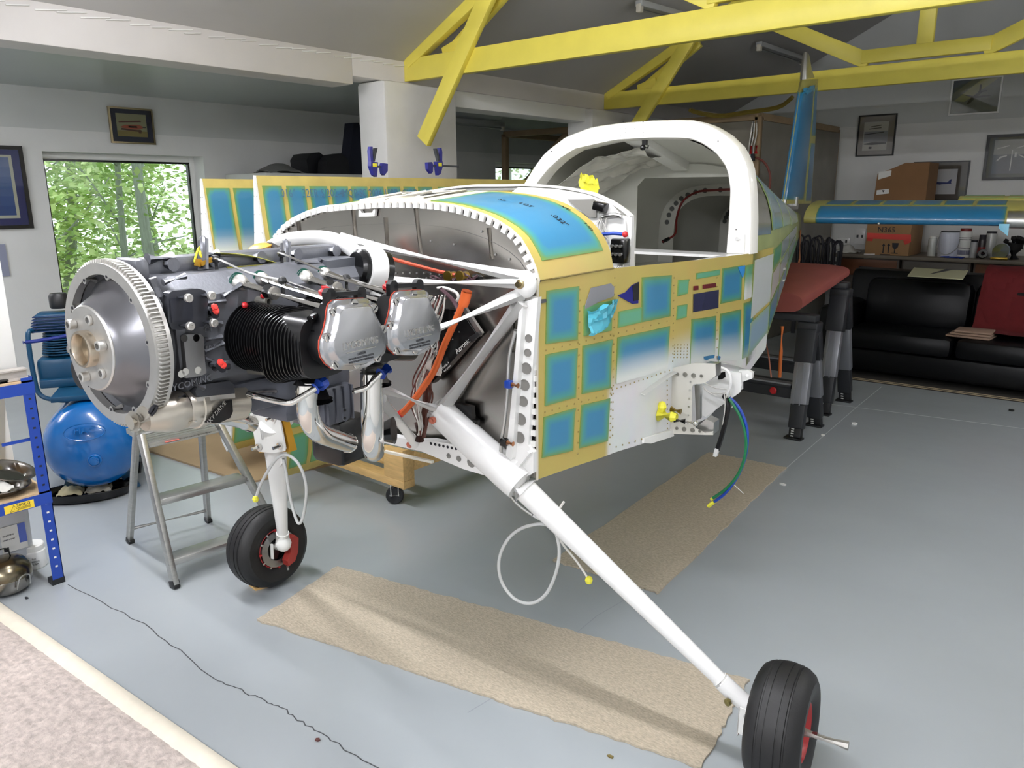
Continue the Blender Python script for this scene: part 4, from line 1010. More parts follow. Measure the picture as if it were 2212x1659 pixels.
for k in range(NT):
    t = 2*PI*k/NT; u = Vector((math.cos(t), 0, math.sin(t))); w = Vector((-math.sin(t), 0, math.cos(t))); c = Vector((0, -1.005, ZC))
    p0, p1 = c+u*.182, c+u*.1915
    mb._add([p0-w*.0026+Vector((0, -.012, 0)), p0+w*.0026+Vector((0, -.012, 0)), p0+w*.0026+Vector((0, .012, 0)), p0-w*.0026+Vector((0, .012, 0)),
             p1-w*.0013+Vector((0, -.010, 0)), p1+w*.0013+Vector((0, -.010, 0)), p1+w*.0013+Vector((0, .011, 0)), p1-w*.0013+Vector((0, .011, 0))],
            [(0, 1, 2, 3), (4, 7, 6, 5), (0, 4, 5, 1), (1, 5, 6, 2), (2, 6, 7, 3), (3, 7, 4, 0)])
ep('ring_gear_teeth', mb, m_alud, 0, kind='stuff')
for k in range(10):
    t = R(36*k+8); c = Vector((.157*math.cos(t), -1.021, ZC+.157*math.sin(t)))
    ep('rim_lug', MB().cyl(c, c+Vector((0, .025, 0)), .0085, n=12).cyl(c+Vector((0, -.0008, 0)), c, .0035, n=8), m_face)
    ep('lug_hole', MB().cyl(c+Vector((0, -.0012, 0)), c+Vector((0, -.0002, 0)), .0038, n=8), m_ink)
ep('pulley_web', MB().lathe([(.150, -.990), (.160, -1.000), (.161, -.988), (.150, -.978)], (0, 0, ZC), (0, 1, 0), 64, closed=True).lathe([(.06, -.962), (.152, -.962), (.152, -.955), (.06, -.955)], (0, 0, ZC), (0, 1, 0), 64, closed=True), m_fing)

# left crankcase details
def PL(px, py, l): return A_l(px, py, l)
m_case = mat('dark_case_enamel', (64, 66, 72), .26, .3)
def plate(name, px, l, th, mt, smooth=30): return ep(name, MB().prism([PL(*p, l) for p in px], (th, 0, 0)), mt, smooth)
plate('pad_cover', [(352, 632), (361, 627), (414, 622), (430, 626), (437, 640), (436, 692), (428, 703), (376, 711), (358, 709), (351, 692)], .147, .022, m_case)
plate('pad_recess', [(365, 645), (412, 640), (415, 690), (370, 697)], .169, .004, mat('case_recess', (50, 52, 60), .25, .3))
for (x, y) in ((382, 641), (432, 636), (386, 701), (437, 694)):
    p = PL(x, y, .155); ep('pad_bolt', MB().cyl(p, p+Vector((.040, 0, 0)), .0095, n=12), m_case); ep('bolt_head', MB().lathe([(.0095, 0), (.0095, .008), (.008, .010), (.004, .010), (.003, .007), (0, .007)], p+Vector((.038, 0, 0)), (1, 0, 0), 12), m_alud)
plate('blank_plate', [(388, 726), (396, 721), (425, 720), (432, 727), (435, 781), (438, 804), (427, 810), (395, 815), (386, 813), (385, 805), (395, 795)], .15, .014, mat('plate_alu', (150, 150, 150), .35, .8))
for (x, y) in ((398, 731), (424, 730), (401, 803), (428, 800), (392, 808)):
    p = PL(x, y, .165); ep('countersink', MB().lathe([(.0085, 0), (.006, -.003), (0, -.004)], p, (1, 0, 0), 12), m_chrome)
for q in (((440, 655), (485, 650)), ((440, 690), (478, 700)), ((440, 735), (478, 728)), ((440, 760), (482, 742)), ((480, 640), (520, 615)), ((395, 822), (440, 838)), ((440, 775), (480, 790)), ((330, 600), (345, 640)), ((352, 610), (400, 596))):
    ep('case_rib', MB().tube([PL(*q[0], .148), PL(*q[1], .148)], .008, 8), m_grey)
for s, x, y in (('OI', 448, 712), ('503', 452, 752), ('2', 483, 637)): text('cast_number', s, .018, PL(x, y, .149), (0, 1, 0), (0, 0, 1), m_grey, eng, 'l', ext=.002)
for x, y in ((446, 668), (449, 676), (459, 786), (465, 792)): 
    p = PL(x, y, .15); ep('fitting', MB().cyl(p, p+Vector((.028, 0, 0)), .011, n=12), m_case); ep('red_cap', MB().lathe([(.006, 0), (.009, .003), (.006, .008), (0, .009)], p+Vector((.028, 0, .006)), (1, 0, .4), 8), mat('red_cap', (224, 60, 52), .45))
p = PL(482, 790, .15); ep('fitting', MB().lathe([(.014, 0), (.014, .02), (.008, .02), (.007, .012), (0, .012)], p, (1, 0, 0), 14), m_grey)
mb = MB(); mb.prism([PL(*p, .05) for p in ((366, 833), (374, 820), (440, 812), (450, 820), (452, 838), (370, 845))], (.10, 0, 0)); ep('sump_boss', mb, m_case)
plate('boss_foot', [(368, 846), (452, 838), (453, 847), (372, 856)], .05, .10, m_alud)
text('cast_script', 'LYCOMING', .022, PL(410, 828, .152), (0, 1, .05), (0, 0, 1), m_grey, eng, 'l', ext=.002)
# top: bosses for the push rods, lifting eyes
m_green = mat('green_seal', (20, 96, 80), .5)
def boss(p, q, r):
    ep('tappet_boss', MB().tube([p, q], [r*1.05, r], 16), m_grey); d = (q-p).normalized()
    ep('green_seal', MB().cyl(q-d*.004, q+d*.002, r*1.06, n=18), m_green)
    ep('seal_cup', MB().lathe([(r*.9, .002), (r*.95, .010), (r*.7, .022), (r*.45, .026)], q, d, 16), m_alud)
def prt(b0, b1, e, clamp=None, rb=.023):
    P0, P1, E_ = PL(*b0, .03), PL(*b1, .125), PL(*e, .405)
    boss(P0, P1, rb); ep('pushrod_tube', MB().tube([P1, E_], .0125, 14), m_chrome)
    if clamp: c = P1.lerp(E_, clamp); d = (E_-P1).normalized(); ep('tube_clamp', MB().cyl(c-d*.010, c+d*.010, .0165, n=16), m_bplast); ep('tube_band', MB().cyl(c+d*.010, c+d*.018, .0155, n=16), m_alud)
prt((450, 592), (513, 610), (698, 664), .40); prt((520, 588), (562, 601), (706, 645), None, .018)
prt((600, 585), (656, 600), (840, 655), .36); prt((655, 578), (698, 590), (846, 634), None, .018)
for x, y in ((436, 536), (614, 540)):
    p = A_l(x, y, .03); ep('lifting_eye', MB().tube(spline([p+Vector((.018, -.014, -.045)), p+Vector((.018, -.008, 0)), p+Vector((0.005, .002, .022)), p+Vector((-.008, .012, 0)), p+Vector((-.008, .016, -.045))], 5), .008, 8).bar(p+Vector((.02, -.016, -.05)), p+Vector((.005, .002, .02)), .006, .034, (1, 0, 0)), m_grey)
p = A_l(430, 556, .02)
ep('yellow_tie', MB().tube(spline([A_l(420, 568, .04), A_l(424, 550, .04), A_l(430, 536, .04), A_l(436, 534, .04), A_l(432, 548, .05), A_l(440, 560, .05)], 5), .003, 6), m_ytape)
ep('yellow_bracket', MB().bar(A_l(430, 570, .05), A_l(455, 560, .05), .02, .01).bar(A_l(426, 575, .05), A_l(430, 560, .05), .012, .01), mat('yellow_zinc', (196, 150, 50), .35, .6))
mb = MB(); mb.solid(lambda u, v: A_l(452, 563, .02).lerp(A_l(590, 570, .02), u)+Vector((-.09+.12*v, 0, .008*math.sin(PI*u)+.02*v*(1-u))), 10, 4, .001); ep('yellow_tag', mb, mat('yellow_card', (226, 222, 110), .6))
mb = MB(); mb.solid(lambda u, v: A_l(456, 557, .03).lerp(A_l(515, 556, .03), u)+Vector((-.05+.06*v, 0, .006)), 4, 3, .001); ep('paper_tag', mb, m_label)
ep('olive_tape', MB().prism([A_l(*p, .06) for p in ((488, 577), (566, 571), (568, 590), (500, 590))], (.004, 0, 0)), mat('olive_tape', (120, 116, 30), .6))
# injection lines
for pts in (((462, 558), (478, 563), (540, 590), (610, 605)), ((610, 605), (660, 622), (690, 634), (695, 642), (690, 660), (672, 700), (664, 714)), ((600, 548), (612, 549), (700, 586), (748, 599)), ((748, 599), (800, 617), (826, 630), (832, 645), (825, 668))):
    l = [.06, .10, .14, .2] if len(pts) == 4 else [.2, .26, .32, .34, .36, .38, .39]; l = (l+[.38]*9)[:len(pts)]
    if pts[0][0] == 748: l = [.2, .28, .34, .36, .37]
    ep('fuel_line', MB().tube(spline([A_l(*p, q) for p, q in zip(pts, l)], 5), .0028, 6), m_alu)
for x, y, l in ((610, 606, .21), (748, 600, .21), (608, 548, .06), (466, 560, .06)):
    p = A_l(x, y, l); ep('line_clip', MB().ball(p, .011, 8).cyl(p, p+Vector((0, 0, -.035)), .005, n=8), m_bplast)
def brass_fit(x, y, dx, dy, l):
    p, q = A_l(x, y, l), A_l(x+dx, y+dy, l-.02); d = (q-p)
    ep('injector', MB().tube([p, p+d*.3, p+d*.32, p+d*.55, p+d*.57, q], [.006, .006, .010, .010, .008, .008], 8), m_brass)
brass_fit(667, 696, -14, 28, .39); brass_fit(822, 668, -8, 20, .385)
for x, y in ((701, 631), (838, 619)):
    p = A_l(x, y, .39); ep('plug_stem', MB().cyl(p+Vector((-.004, -.006, -.035)), p+Vector((0, 0, -.006)), .010, n=10), m_cream); ep('red_plug', MB().lathe([(.012, -.008), (.014, 0), (.008, .006), (.010, .012), (0, .015)], p, (.2, .2, 1), 8), m_red)

# cylinders
m_cyl = mat('black_cylinder_enamel', (13, 13, 15), .30, spec=.6)
m_cover = mat('satin_cast_cover', (186, 187, 190), .22, .9, bump=.06, bscale=40)
m_gask = mat('red_gasket', (186, 66, 44), .6)
COVP = [(300, 480), (430, 468), (620, 452), (760, 445), (830, 480), (850, 560), (900, 690), (960, 800), (1030, 920), (1066, 1040), (1068, 1120), (1040, 1260), (940, 1370), (770, 1470), (660, 1505), (560, 1512), (430, 1515), (300, 1510), (190, 1420), (125, 1320), (104, 1200), (110, 1080), (150, 980), (180, 880), (205, 760), (215, 640), (240, 540)]
COV = [PL(680+x/6.91, 580+y/6.91, .44) for x, y in COVP]
SCR = [PL(680+x/6.91, 580+y/6.91, .44) for x, y in ((262, 640), (565, 512), (868, 585), (1000, 905), (922, 1335), (600, 1430), (275, 1445), (165, 1030))]
cc = sum(COV, Vector())/len(COV)
DA = PL(893, 697, .44).y-PL(765, 722, .44).y
DZ = PL(893, 697, .44).z-PL(765, 722, .44).z
def scaled(P, k, l, kz=None): return [Vector((l, cc.y+(p.y-cc.y)*k, cc.z+(p.z-cc.z)*(kz or k))) for p in P]
def cylinder(d, mirror=False):
    sg = -1 if mirror else 1
    def X(mb):
        for v in mb.v: v.y += d[0]; v.z += d[1]; v.x *= sg
        return mb
    ca, cz = cc.y-.045, cc.z-.026
    mb = MB(); mb.lathe([(.072, .13), (.066, .15), (.066, .29), (.06, .30)], (0, ca, cz), (1, 0, 0), 28)
    mb.lathe([(.085, .138), (.085, .15), (.07, .15)], (0, ca, cz), (1, 0, 0), 24)
    cyl_o = ep('cylinder', X(mb), m_cyl)
    mb = MB()
    for k in range(13): mb.lathe([(.06, .160+.0095*k), (.083, .160+.0095*k), (.083, .1628+.0095*k), (.06, .1628+.0095*k)], (0, ca, cz), (1, 0, 0), 30, closed=True)
    ep('barrel_fins', X(mb), m_cyl, kind='stuff')
    mb = MB()
    def fring(l, ha, hz, dz, n=28, e=.55):
        return [Vector((l, ca+ha*math.copysign(abs(math.cos(2*PI*k/n))**e, math.cos(2*PI*k/n)), cz+dz+hz*math.copysign(abs(math.sin(2*PI*k/n))**e, math.sin(2*PI*k/n)))) for k in range(n)]
    for k in range(12):
        l = .288+.0092*k; t = k/11
        mb.loft([fring(l, .094-.022*t, .086-.028*t, -.006), fring(l+.0030, .094-.022*t, .086-.028*t, -.006)])
    ep('head_fins', X(mb), m_cyl, kind='stuff')
    mb = MB(); mb.loft([fring(.285, .075, .075, 0), fring(.395, .07, .07, 0)])
    hd = [Vector((0, p.y, p.z)) for p in scaled(COV, 1.0, 0)]
    mb.loft([[Vector((.385, p.y, cc.z+(p.z-cc.z)*.85)) for p in hd], [Vector((.408, p.y, p.z)) for p in hd], [Vector((.428, p.y, p.z)) for p in hd]])
    for sgn, yy in ((-1, COV[0]), (1, COV[3])):
        mb.prism([Vector((.415, yy.y+q[0], yy.z+q[1])) for q in ((-.014, -.03), (.014, -.03), (.014, .018), (.006, .026), (-.006, .026), (-.014, .018))], (.014, 0, 0))
    mb.bar((.422, COV[0].y, COV[0].z+.012), (.422, COV[3].y, COV[3].z+.012), .014, .01)
    mb.tube([Vector((.33, ca+.03, cz-.07)), Vector((.335, ca+.02, cz-.135))], [.034, .031], 16); mb.cyl((.335, ca+.02, cz-.135), (.335, ca+.02, cz-.142), .037)
    ep('cylinder_head', X(mb), m_cyl)
    ep('gasket', X(MB().loft([scaled(COV, 1.012, .4285), scaled(COV, 1.012, .4315)])), m_gask)
    mb = MB(); mb.loft([scaled(COV, 1.0, .432), scaled(COV, 1.0, .441), scaled(COV, .985, .443), scaled(COV, .90, .4435), scaled(COV, .86, .449), scaled(COV, .82, .456), scaled(COV, .795, .4585), scaled(COV, .78, .459)])
    ep('rocker_cover', X(mb), m_cover, 60, label='polished cast rocker cover')
    for s in SCR:
        b_ = Vector((.443, cc.y+(s.y-cc.y)*.985, cc.z+(s.z-cc.z)*.985))
        mb = MB(); mb.lathe([(.0105, -.004), (.0105, .004), (.009, .0055), (0, .0055)], b_, (1, 0, 0), 14); ep('cover_screw', X(mb), m_chrome)
        mb = MB(); mb.box(b_+Vector((.0057, 0, 0)), (.0006, .0022, .016), Matrix.Rotation(R(30+100*s.y*7), 3, 'X')); ep('screw_slot', X(mb), m_ink, 0)
    if not mirror:
        o = Vector((.4592, cc.y+d[0], cc.z+d[1]))
        t = text('raised_lettering', 'LYCOMING', .0235, o+Vector((0, .004, -.020)), (0, 1, 0), (0, 0, 1), m_chrome, eng, 'l', ext=.0012, sx=.92)
        MB().bar(o+Vector((.001, -.042, -.035)), o+Vector((.001, .050, -.035)), .0012, .002).build('raised_line', m_chrome, eng, 'l', smooth=0)
        for s, z, sz in (('CAUTION', -.043, .0085), ('USE PROPER REACH (THREAD LENGTH)', -.0515, .0062), ('SPARK PLUGS IN THIS CYLINDER HEAD', -.0585, .0062)):
            text('caution_print', s, sz, o+Vector((.0003, .004, z)), (0, 1, 0), (0, 0, 1), m_ink, eng, 'l', ext=.0002, sx=.72)
cylinder((0, 0)); cylinder((DA, DZ)); cylinder((.02, 0), True); cylinder((DA+.02, 0), True)
for x, y, l in ((530, 672, .17), (546, 650, .16), (537, 796, .17)):
    p = A_l(x, y, l-.03); ep('hold_down_nut', MB().lathe([(.0135, 0), (.0135, .045), (.011, .047), (.007, .047), (.006, .03), (0, .03)], p, (1, .25, 0), 16), mat('nut_grey', (130, 128, 122), .4, .6))
ep('red_cap', MB().ball(A_l(529, 659, .17), .008, 8).ball(A_l(567, 640, .17), .006, 8), m_red)
ep('plug_lead', MB().tube(spline([A_l(*p, .40) for p in ((668, 690), (690, 680), (700, 694), (690, 712), (676, 720))], 5), .008, 8), m_black)
# exhaust and intake
p1 = spline([A_l(663, 822, .34), A_l(663, 860, .34), A_l(667, 900, .335), A_l(684, 930, .315), A_l(715, 945, .27), A_l(752, 957, .22)], 6)
ep('exhaust_pipe', MB().tube(p1, .0255, 20), m_chrome); ep('pipe_rim', MB().lathe([(.0255, -.002), (.027, 0), (.027, .004), (.0255, .006)], p1[-1], p1[-1]-p1[-2], 20), m_chrome)
p2 = spline([A_l(803, 800, .34), A_l(803, 850, .34), A_l(804, 910, .34), A_l(805, 945, .335), A_l(806, 968, .315), A_l(808, 975, .27), A_l(808, 970, .20)], 6)
ep('exhaust_pipe', MB().tube(p2, .029, 20), m_chrome)
ep('exhaust_pipe', MB().tube(spline([Vector((-.30, -.80, 1.16)), Vector((-.30, -.79, 1.10)), A_l(500, 903, -.30), A_l(530, 912, -.30), A_l(543, 917, -.31)], 6), .0255, 16), m_chrome)
ep('pipe_collar', MB().tube([A_l(662, 800, .34), A_l(662, 830, .34)], .03, 16), m_bplast)
ep('pipe_collar', MB().tube([A_l(803, 788, .34), A_l(803, 806, .34)], .03, 16), m_alu)
pt = spline([A_l(600, 845, .12), A_l(545, 850, .20), A_l(543, 853, .22), A_l(580, 862, .27), A_l(622, 870, .33), A_l(640, 864, .345), A_l(682, 838, .37)], 5)
ep('injection_rail', MB().tube(pt, .0075, 12), m_chrome)
ep('blue_cap', MB().tube([A_l(680, 840, .37), A_l(690, 832, .37), A_l(702, 824, .37)], [.014, .016, .014], 10), m_blue)
pt = spline([A_l(760, 846, .34), A_l(790, 838, .36), A_l(805, 824, .37), A_l(823, 806, .38)], 5)
ep('injection_rail', MB().tube(pt, .0075, 12), m_chrome); ep('blue_cap', MB().tube([A_l(822, 808, .38), A_l(838, 796, .38)], [.016, .014], 10), m_blue)
# sump
m_sump = mat('sump_grey', (92, 95, 104), .4, .3)
mb = MB(); mb.box((0, -.63, 1.165), (.27, .44, .09), None, .025)
mb.box((.075, -.48, 1.085), (.15, .12, .12), None, .025); mb.box((.06, -.60, 1.10), (.16, .12, .06), None, .02)
for k in range(4): mb.box((.145, -.525+.03*k, 1.085), (.02, .006, .10), None, .002)
ep('oil_sump', mb, m_sump)
ep('sump_tab', MB().prism([A_l(*p, .20) for p in ((739, 882), (748, 882), (749, 905), (744, 910), (739, 905))], (.006, 0, 0)), m_sump)
for x, y in ((744, 886), (744, 903)): p = A_l(x, y, .207); ep('tab_bolt', MB().cyl(p, p+Vector((.003, 0, 0)), .004, n=8), m_ink)
mb = MB(); mb.tube([Vector((.16, -.28, .96)), Vector((.02, -.36, .945))], .042, 14); ep('black_duct', mb, m_black)
mb = MB(); mb.box((.06, -.40, .955), (.13, .13, .14), None, .02); ep('air_box', mb, m_black)
# starter
m_nick = mat('nickel_plate', (196, 190, 178), .3, .8, bump=.04, bscale=30)
sa, sb = A_l(392, 884, .11), A_l(486, 872, .11)
d = (sb-sa).normalized()
ep('starter_motor', MB().lathe([(.0, .0), (.044, .0), (.046, .004), (.046, .03), (.050, .032), (.050, .045), (.045, .047), (.045, .16), (.036, .165), (0, .165)], sa, d, 32), m_nick)
mb = MB(); P = [A_l(*p, .11) for p in ((288, 910), (310, 905), (340, 897), (368, 890), (392, 884))]
mb.tube(P, [.024, .028, .040, .048, .045], 20); mb.prism([A_l(*p, .09) for p in ((345, 905), (360, 862), (375, 852), (392, 856), (394, 900), (370, 915))], (.035, 0, 0)); ep('starter_nose', mb, m_nick)
ep('starter_snout', MB().cyl(A_l(280, 912, .11), A_l(300, 906, .11), .017), m_nick)
for x, y in ((382, 860), (386, 897), (404, 910)): p = A_l(x, y, .145); ep('starter_bolt', MB().cyl(p, p+d*.02, .007, n=8), m_chrome)
ep('pinion_opening', MB().tube(spline([A_l(*p, .148) for p in ((322, 894), (330, 880), (338, 878), (334, 888), (326, 897))], 4), .004, 6), m_ink)
lab = ep('starter_plate', MB().prism([A_l(*p, .16) for p in ((441, 912), (476, 867), (498, 862), (500, 888), (494, 902), (470, 913))], (.006, 0, 0)), m_black, 0)
text('plate_print', 'SKY DRIVE', .014, A_l(468, 892, .168), (0, .72, .55), (0, -.4, .8), m_alud, eng, 'l', ext=.0003)
ep('starter_wire', MB().tube(spline([A_l(*p, .14) for p in ((480, 870), (484, 852), (492, 846), (500, 856), (502, 868), (494, 876))], 5), .0035, 6), m_alu)
# belt side: black alternator and bracket on the far side of the flywheel
ab = Vector((-.22, -.93, 1.30))
mb = MB(); mb.lathe([(.0, 0), (.055, 0), (.06, .01), (.06, .10), (.05, .12), (0, .12)], ab+Vector((-.03, -.02, -.08)), (0, 1, 0), 20)
mb.box(ab+Vector((-.005, .0, .10)), (.05, .03, .16), None, .006); mb.box(ab+Vector((-.05, .02, .01)), (.05, .06, .06), None, .008)
ep('alternator', mb, m_black)
ep('alternator_pulley', MB().lathe([(.02, 0), (.042, 0), (.034, .008), (.042, .016), (.02, .016)], ab+Vector((-.03, -.04, -.08)), (0, 1, 0), 24), m_bplast)
mb = MB(); mb.tube(spline([ab+Vector((-.06, -.0, .05)), ab+Vector((-.045, -.01, .09)), ab+Vector((-.01, -.01, .12))], 4), .008, 8); ep('adjuster_arm', mb, m_black)
ep('adjuster_bolt', MB().cyl(ab+Vector((-.05, -.02, -.02)), ab+Vector((-.05, -.05, -.02)), .010, n=8), m_alu)
ep('oil_pipe', MB().tube([A_l(290, 639, .0), A_l(308, 635, .02)], .004, 6), m_alu)
# rear: accessory housing and intake plenum
mb = MB(); P = [A_l(*p, .0) for p in ((640, 560), (700, 552), (760, 575), (775, 600), (772, 628), (700, 606), (640, 590))]
mb.prism(P, (.12, 0, 0)); ep('accessory_housing', mb, mat('plenum_grey', (104, 107, 114), .3, .35))
for q in (((640, 566), (735, 570)), ((650, 573), (700, 578)), ((690, 560), (755, 582))): ep('housing_rib', MB().tube([A_l(*q[0], .10), A_l(*q[1], .10)], .006, 8), m_grey)
ep('filler_neck', MB().lathe([(.022, -.04), (.022, 0), (.028, .002), (.028, .008), (.02, .012), (0, .012)], A_l(562, 545, -.08), (0, -.2, 1), 16), m_alu)
ep('filler_cap', MB().lathe([(.030, .0), (.032, .006), (.02, .012), (0, .012)], A_l(563, 537, -.08), (0, -.2, 1), 16), mat('amber_cap', (206, 150, 60), .35))
ep('mount_bushing', MB().lathe([(.034, 0), (.04, .01), (.04, .03), (.0, .034)], A_l(592, 560, -.07), (.2, -1, .4), 18), mat('rubber_grey', (60, 58, 56), .5))

# ================================================================ ENGINE MOUNT
m_mount = m_white
N1, N2 = A_a(1135, 614, -.035), Vector((.425, -.04, .79)); N4 = A_a(900, 960, -.04); N3 = A_l(952, 890, .15)
AR = -.32
RP = [A_a(*p, AR) for p in ((575, 541), (606, 523), (650, 514), (700, 514), (740, 526), (775, 552), (800, 590), (815, 640))]
c_r = Vector((-.10, AR, 1.33))
RP += [Vector((.15, AR, 1.27)), Vector((.06, AR, 1.17)), Vector((-.10, AR, 1.13)), Vector((-.27, AR, 1.18)), Vector((-.36, AR, 1.30)), Vector((-.36, AR, 1.42))]
rp = spline(RP+[RP[0]], 6)[:-1]
mount = MB().tube(rp, .0215, 14, closed=True).build('engine_mount', m_mount, air, 'l', smooth=60, label='white tubular engine mount')
def mt_(name, p, q, r, r2=None): return MB().tube([p, q], [r, r2 or r], 16).build(name, m_mount, mount, 'l', smooth=60)
mt_('mount_tube', A_a(815, 608, AR+.03), A_a(1140, 612, -.035), .0195)
mt_('mount_tube', A_a(735, 517, AR), A_a(1132, 600, -.035), .0205)
mt_('mount_tube', A_a(862, 744, AR), A_a(1128, 634, -.035), .0205)
mt_('mount_tube', N3, A_a(1128, 650, -.035), .025)
mt_('mount_tube', N3+Vector((0, 0, .005)), A_a(822, 838, AR), .0175)
mt_('mount_tube', N4, A_a(822, 862, AR), .0195)
mt_('mount_tube', Vector((2*cen(0)-N1.x, -.035, N1.z)), A_a(640, 516, AR), .0195); mt_('mount_tube', Vector((-.62, -.035, .80)), Vector((-.30, AR, 1.18)), .0195)
mt_('mount_tube', Vector((2*cen(0)-N1.x, -.035, N1.z)), Vector((-.36, AR, 1.30)), .0195)
sock = MB().tube([N3+(N3-N2)*.06, N3, N2, N2+(N2-N3)*.12], [.044, .050, .054, .052], 20).build('leg_socket', m_mount, mount, 'l', smooth=60)
for nd, r in ((N1, .03), (Vector((2*cen(0)-N1.x, -.035, N1.z)), .03)):
    MB().ball(nd, r*1.25, 14, (1, .8, 1.1)).build('mount_node', m_mount, mount, 'l', smooth=60)
    MB().lathe([(.014, 0), (.014, .008), (.009, .010), (.009, .018), (0, .018)], nd+Vector((0, -.024, .003)), (0, -1, 0), 10).build('mount_bolt', mat('zinc_bolt', (160, 146, 110), .3, 1), mount, 'l')
for p in (N3+Vector((.01, -.052, -.012)), N4+Vector((-.01, -.02, .005))): MB().lathe([(.012, 0), (.012, .008), (.006, .01), (.006, .016), (0, .016)], p, (.3, -1, 0), 10).build('mount_bolt', mat('red_marked_bolt', (190, 110, 90), .35, .6), mount, 'l')
web = MB().prism([A_a(*p, -.028) for p in ((1122, 655), (1162, 642), (1150, 800), (1141, 962), (1152, 978), (1152, 1022), (1125, 1036), (1088, 1034), (1096, 990), (1105, 860))], (0, .02, 0)).build('mount_web', m_mount, mount, 'l', smooth=0)
MB().prism([A_a(*p, -.05) for p in ((1122, 655), (1130, 655), (1106, 990), (1096, 1010), (1090, 1010), (1105, 860))], (0, .03, 0)).build('web_flange', m_mount, mount, 'l', smooth=0)
MB().prism([A_a(*p, -.05) for p in ((1098, 1018), (1139, 975), (1143, 980), (1104, 1030))], (0, .025, 0)).build('foot_gusset', m_mount, mount, 'l', smooth=0)
m_see = mat('see_through_grey', (128, 126, 122), .6)  # grey of the firewall that shows through the holes
for x, y, r in ((1142, 731, .011), (1140, 762, .011), (1137, 796, .016), (1133, 832, .016), (1130, 867, .015), (1125, 906, .017), (1122, 945, .017)):
    p = A_a(x, y, -.0285); MB().lathe([(r*1.15, 0), (r*1.1, -.002), (r, 0), (r, .004), (0, .004)], p, (0, 1, 0), 20).build('lightening_hole', [m_see], mount, 'l')
sill = MB().prism([A_a(*p, -.055) for p in ((690, 925), (760, 930), (825, 938), (895, 952), (930, 951), (1000, 964), (1085, 1012), (1085, 1036), (1060, 1031), (1000, 1013), (910, 975), (830, 957), (690, 940))], (0, .03, 0)).build('firewall_sill', m_mount, air, 'l', smooth=0)
for k in range(10): p = A_a(931+k*9, 958+k*1.9, -.056); MB().cyl(p, p+Vector((0, -.0006, 0)), .005, n=10).build('sill_hole', m_ink, sill, 'l')
for x, y, r in ((969, 985, .009), (991, 991, .010), (1018, 999, .017), (1042, 1009, .016)): p = A_a(x, y, -.056); MB().lathe([(r, 0), (r*.9, -.0012), (0, -.001)], p, (0, 1, .0), 16).build('sill_hole', m_see, sill, 'l')
MB().bar(A_a(832, 975, -.06), A_a(935, 998, -.06), .012, .008).build('sill_strip', m_cream, sill, 'l')
# rubber mounts on the ring
iso = A_a(800, 582, AR)
dv = Vector((-.25, -1, .15)).normalized()
MB().lathe([(0, -.05), (.045, -.05), (.054, -.042), (.056, -.02), (.050, -.012)], iso, -dv, 28).lathe([(.050, .012), (.060, .02), (.058, .045), (.03, .055), (0, .055)], iso, -dv, 28).build('rubber_mount', m_black, mount, 'l')
MB().lathe([(.052, -.028), (.064, -.028), (.066, -.02), (.066, .016), (.064, .022), (.052, .022)], iso, -dv, 32, closed=True).build('mount_cup', m_mount, mount, 'l')
iso2 = A_a(868, 742, AR); MB().lathe([(0, -.05), (.045, -.05), (.05, -.02), (.05, .03), (0, .03)], iso2, -dv, 24).build('rubber_mount', m_black, mount, 'l')
# wiring on the firewall
bx = MB().prism([A_a(*p, -.012) for p in ((950, 690), (975, 664), (1010, 668), (1043, 718), (970, 800), (945, 825), (930, 816))], (0, -.035, 0)).build('ignition_box', m_black, fw, 'l', smooth=0, label='black electronics box')
MB().prism([A_a(*p, -.03) for p in ((998, 660), (1010, 664), (1046, 718), (1040, 726)) ], (0, -.012, 0)).build('box_bracket', m_alu, fw, 'l', smooth=0)
MB().prism([A_a(*p, -.05) for p in ((1016, 728), (1036, 716), (1042, 722), (1022, 738))], (0, -.012, 0)).build('box_connector', m_bplast, fw, 'l', smooth=0)
xd = (A_a(1012, 735, -.05)-A_a(990, 756, -.05)).normalized(); text('box_print', 'Acronics', .022, A_a(1001, 746, -.05), xd, Vector((xd.z*-1, 0, xd.x)), m_label, fw, 'l', ext=.0003)
text('box_print', 'Module 4', .010, A_a(962, 790, -.05), xd, Vector((xd.z*-1, 0, xd.x)), m_label, fw, 'l', ext=.0003)
text('box_print', 'dual system', .008, A_a(966, 796, -.05), xd, Vector((xd.z*-1, 0, xd.x)), m_label, fw, 'l', ext=.0003)
dots('box_screws', [A_a(x, y, -.047) for x, y in ((992, 717), (978, 733), (966, 750), (985, 680), (950, 800))], (0, -1, 0), .003, m_alu, fw)
MB().prism([A_a(*p, -.012) for p in ((993, 868), (1026, 876), (1028, 904), (1036, 906), (1037, 930), (1012, 915), (992, 880))], (0, -.02, 0)).build('relay_plate', m_black, fw, 'l', smooth=0)
def loom(name, pts, a, r, mt, n=6, lab=None, parent=fw):
    a = a if isinstance(a, (list, tuple)) else [a]*len(pts); return MB().tube(spline([A_a(*p, q) for p, q in zip(pts, a)], 6), r, n).build(name, mt, parent, 'l', label=lab)
loom('orange_sleeve', ((1006, 640), (1000, 655), (985, 690), (960, 745), (938, 800), (905, 850), (885, 875), (868, 893)), -.13, .0105, m_orange, 10)
loom('sleeve_boot', ((1009, 628), (1004, 648), (1000, 658)), -.13, .016, m_orange, 12)
loom('red_cap', ((868, 892), (858, 900)), -.13, .012, m_red, 10)
loom('orange_sleeve', ((700, 530), (730, 530), (790, 545), (850, 560), (930, 582), (985, 595)), [-.2, -.15, -.1, -.06, -.05, -.05], .006, mat('rust_sleeve', (176, 66, 36), .6), 8)
rnd = random.Random(12)
mb = MB(); mb2 = MB()
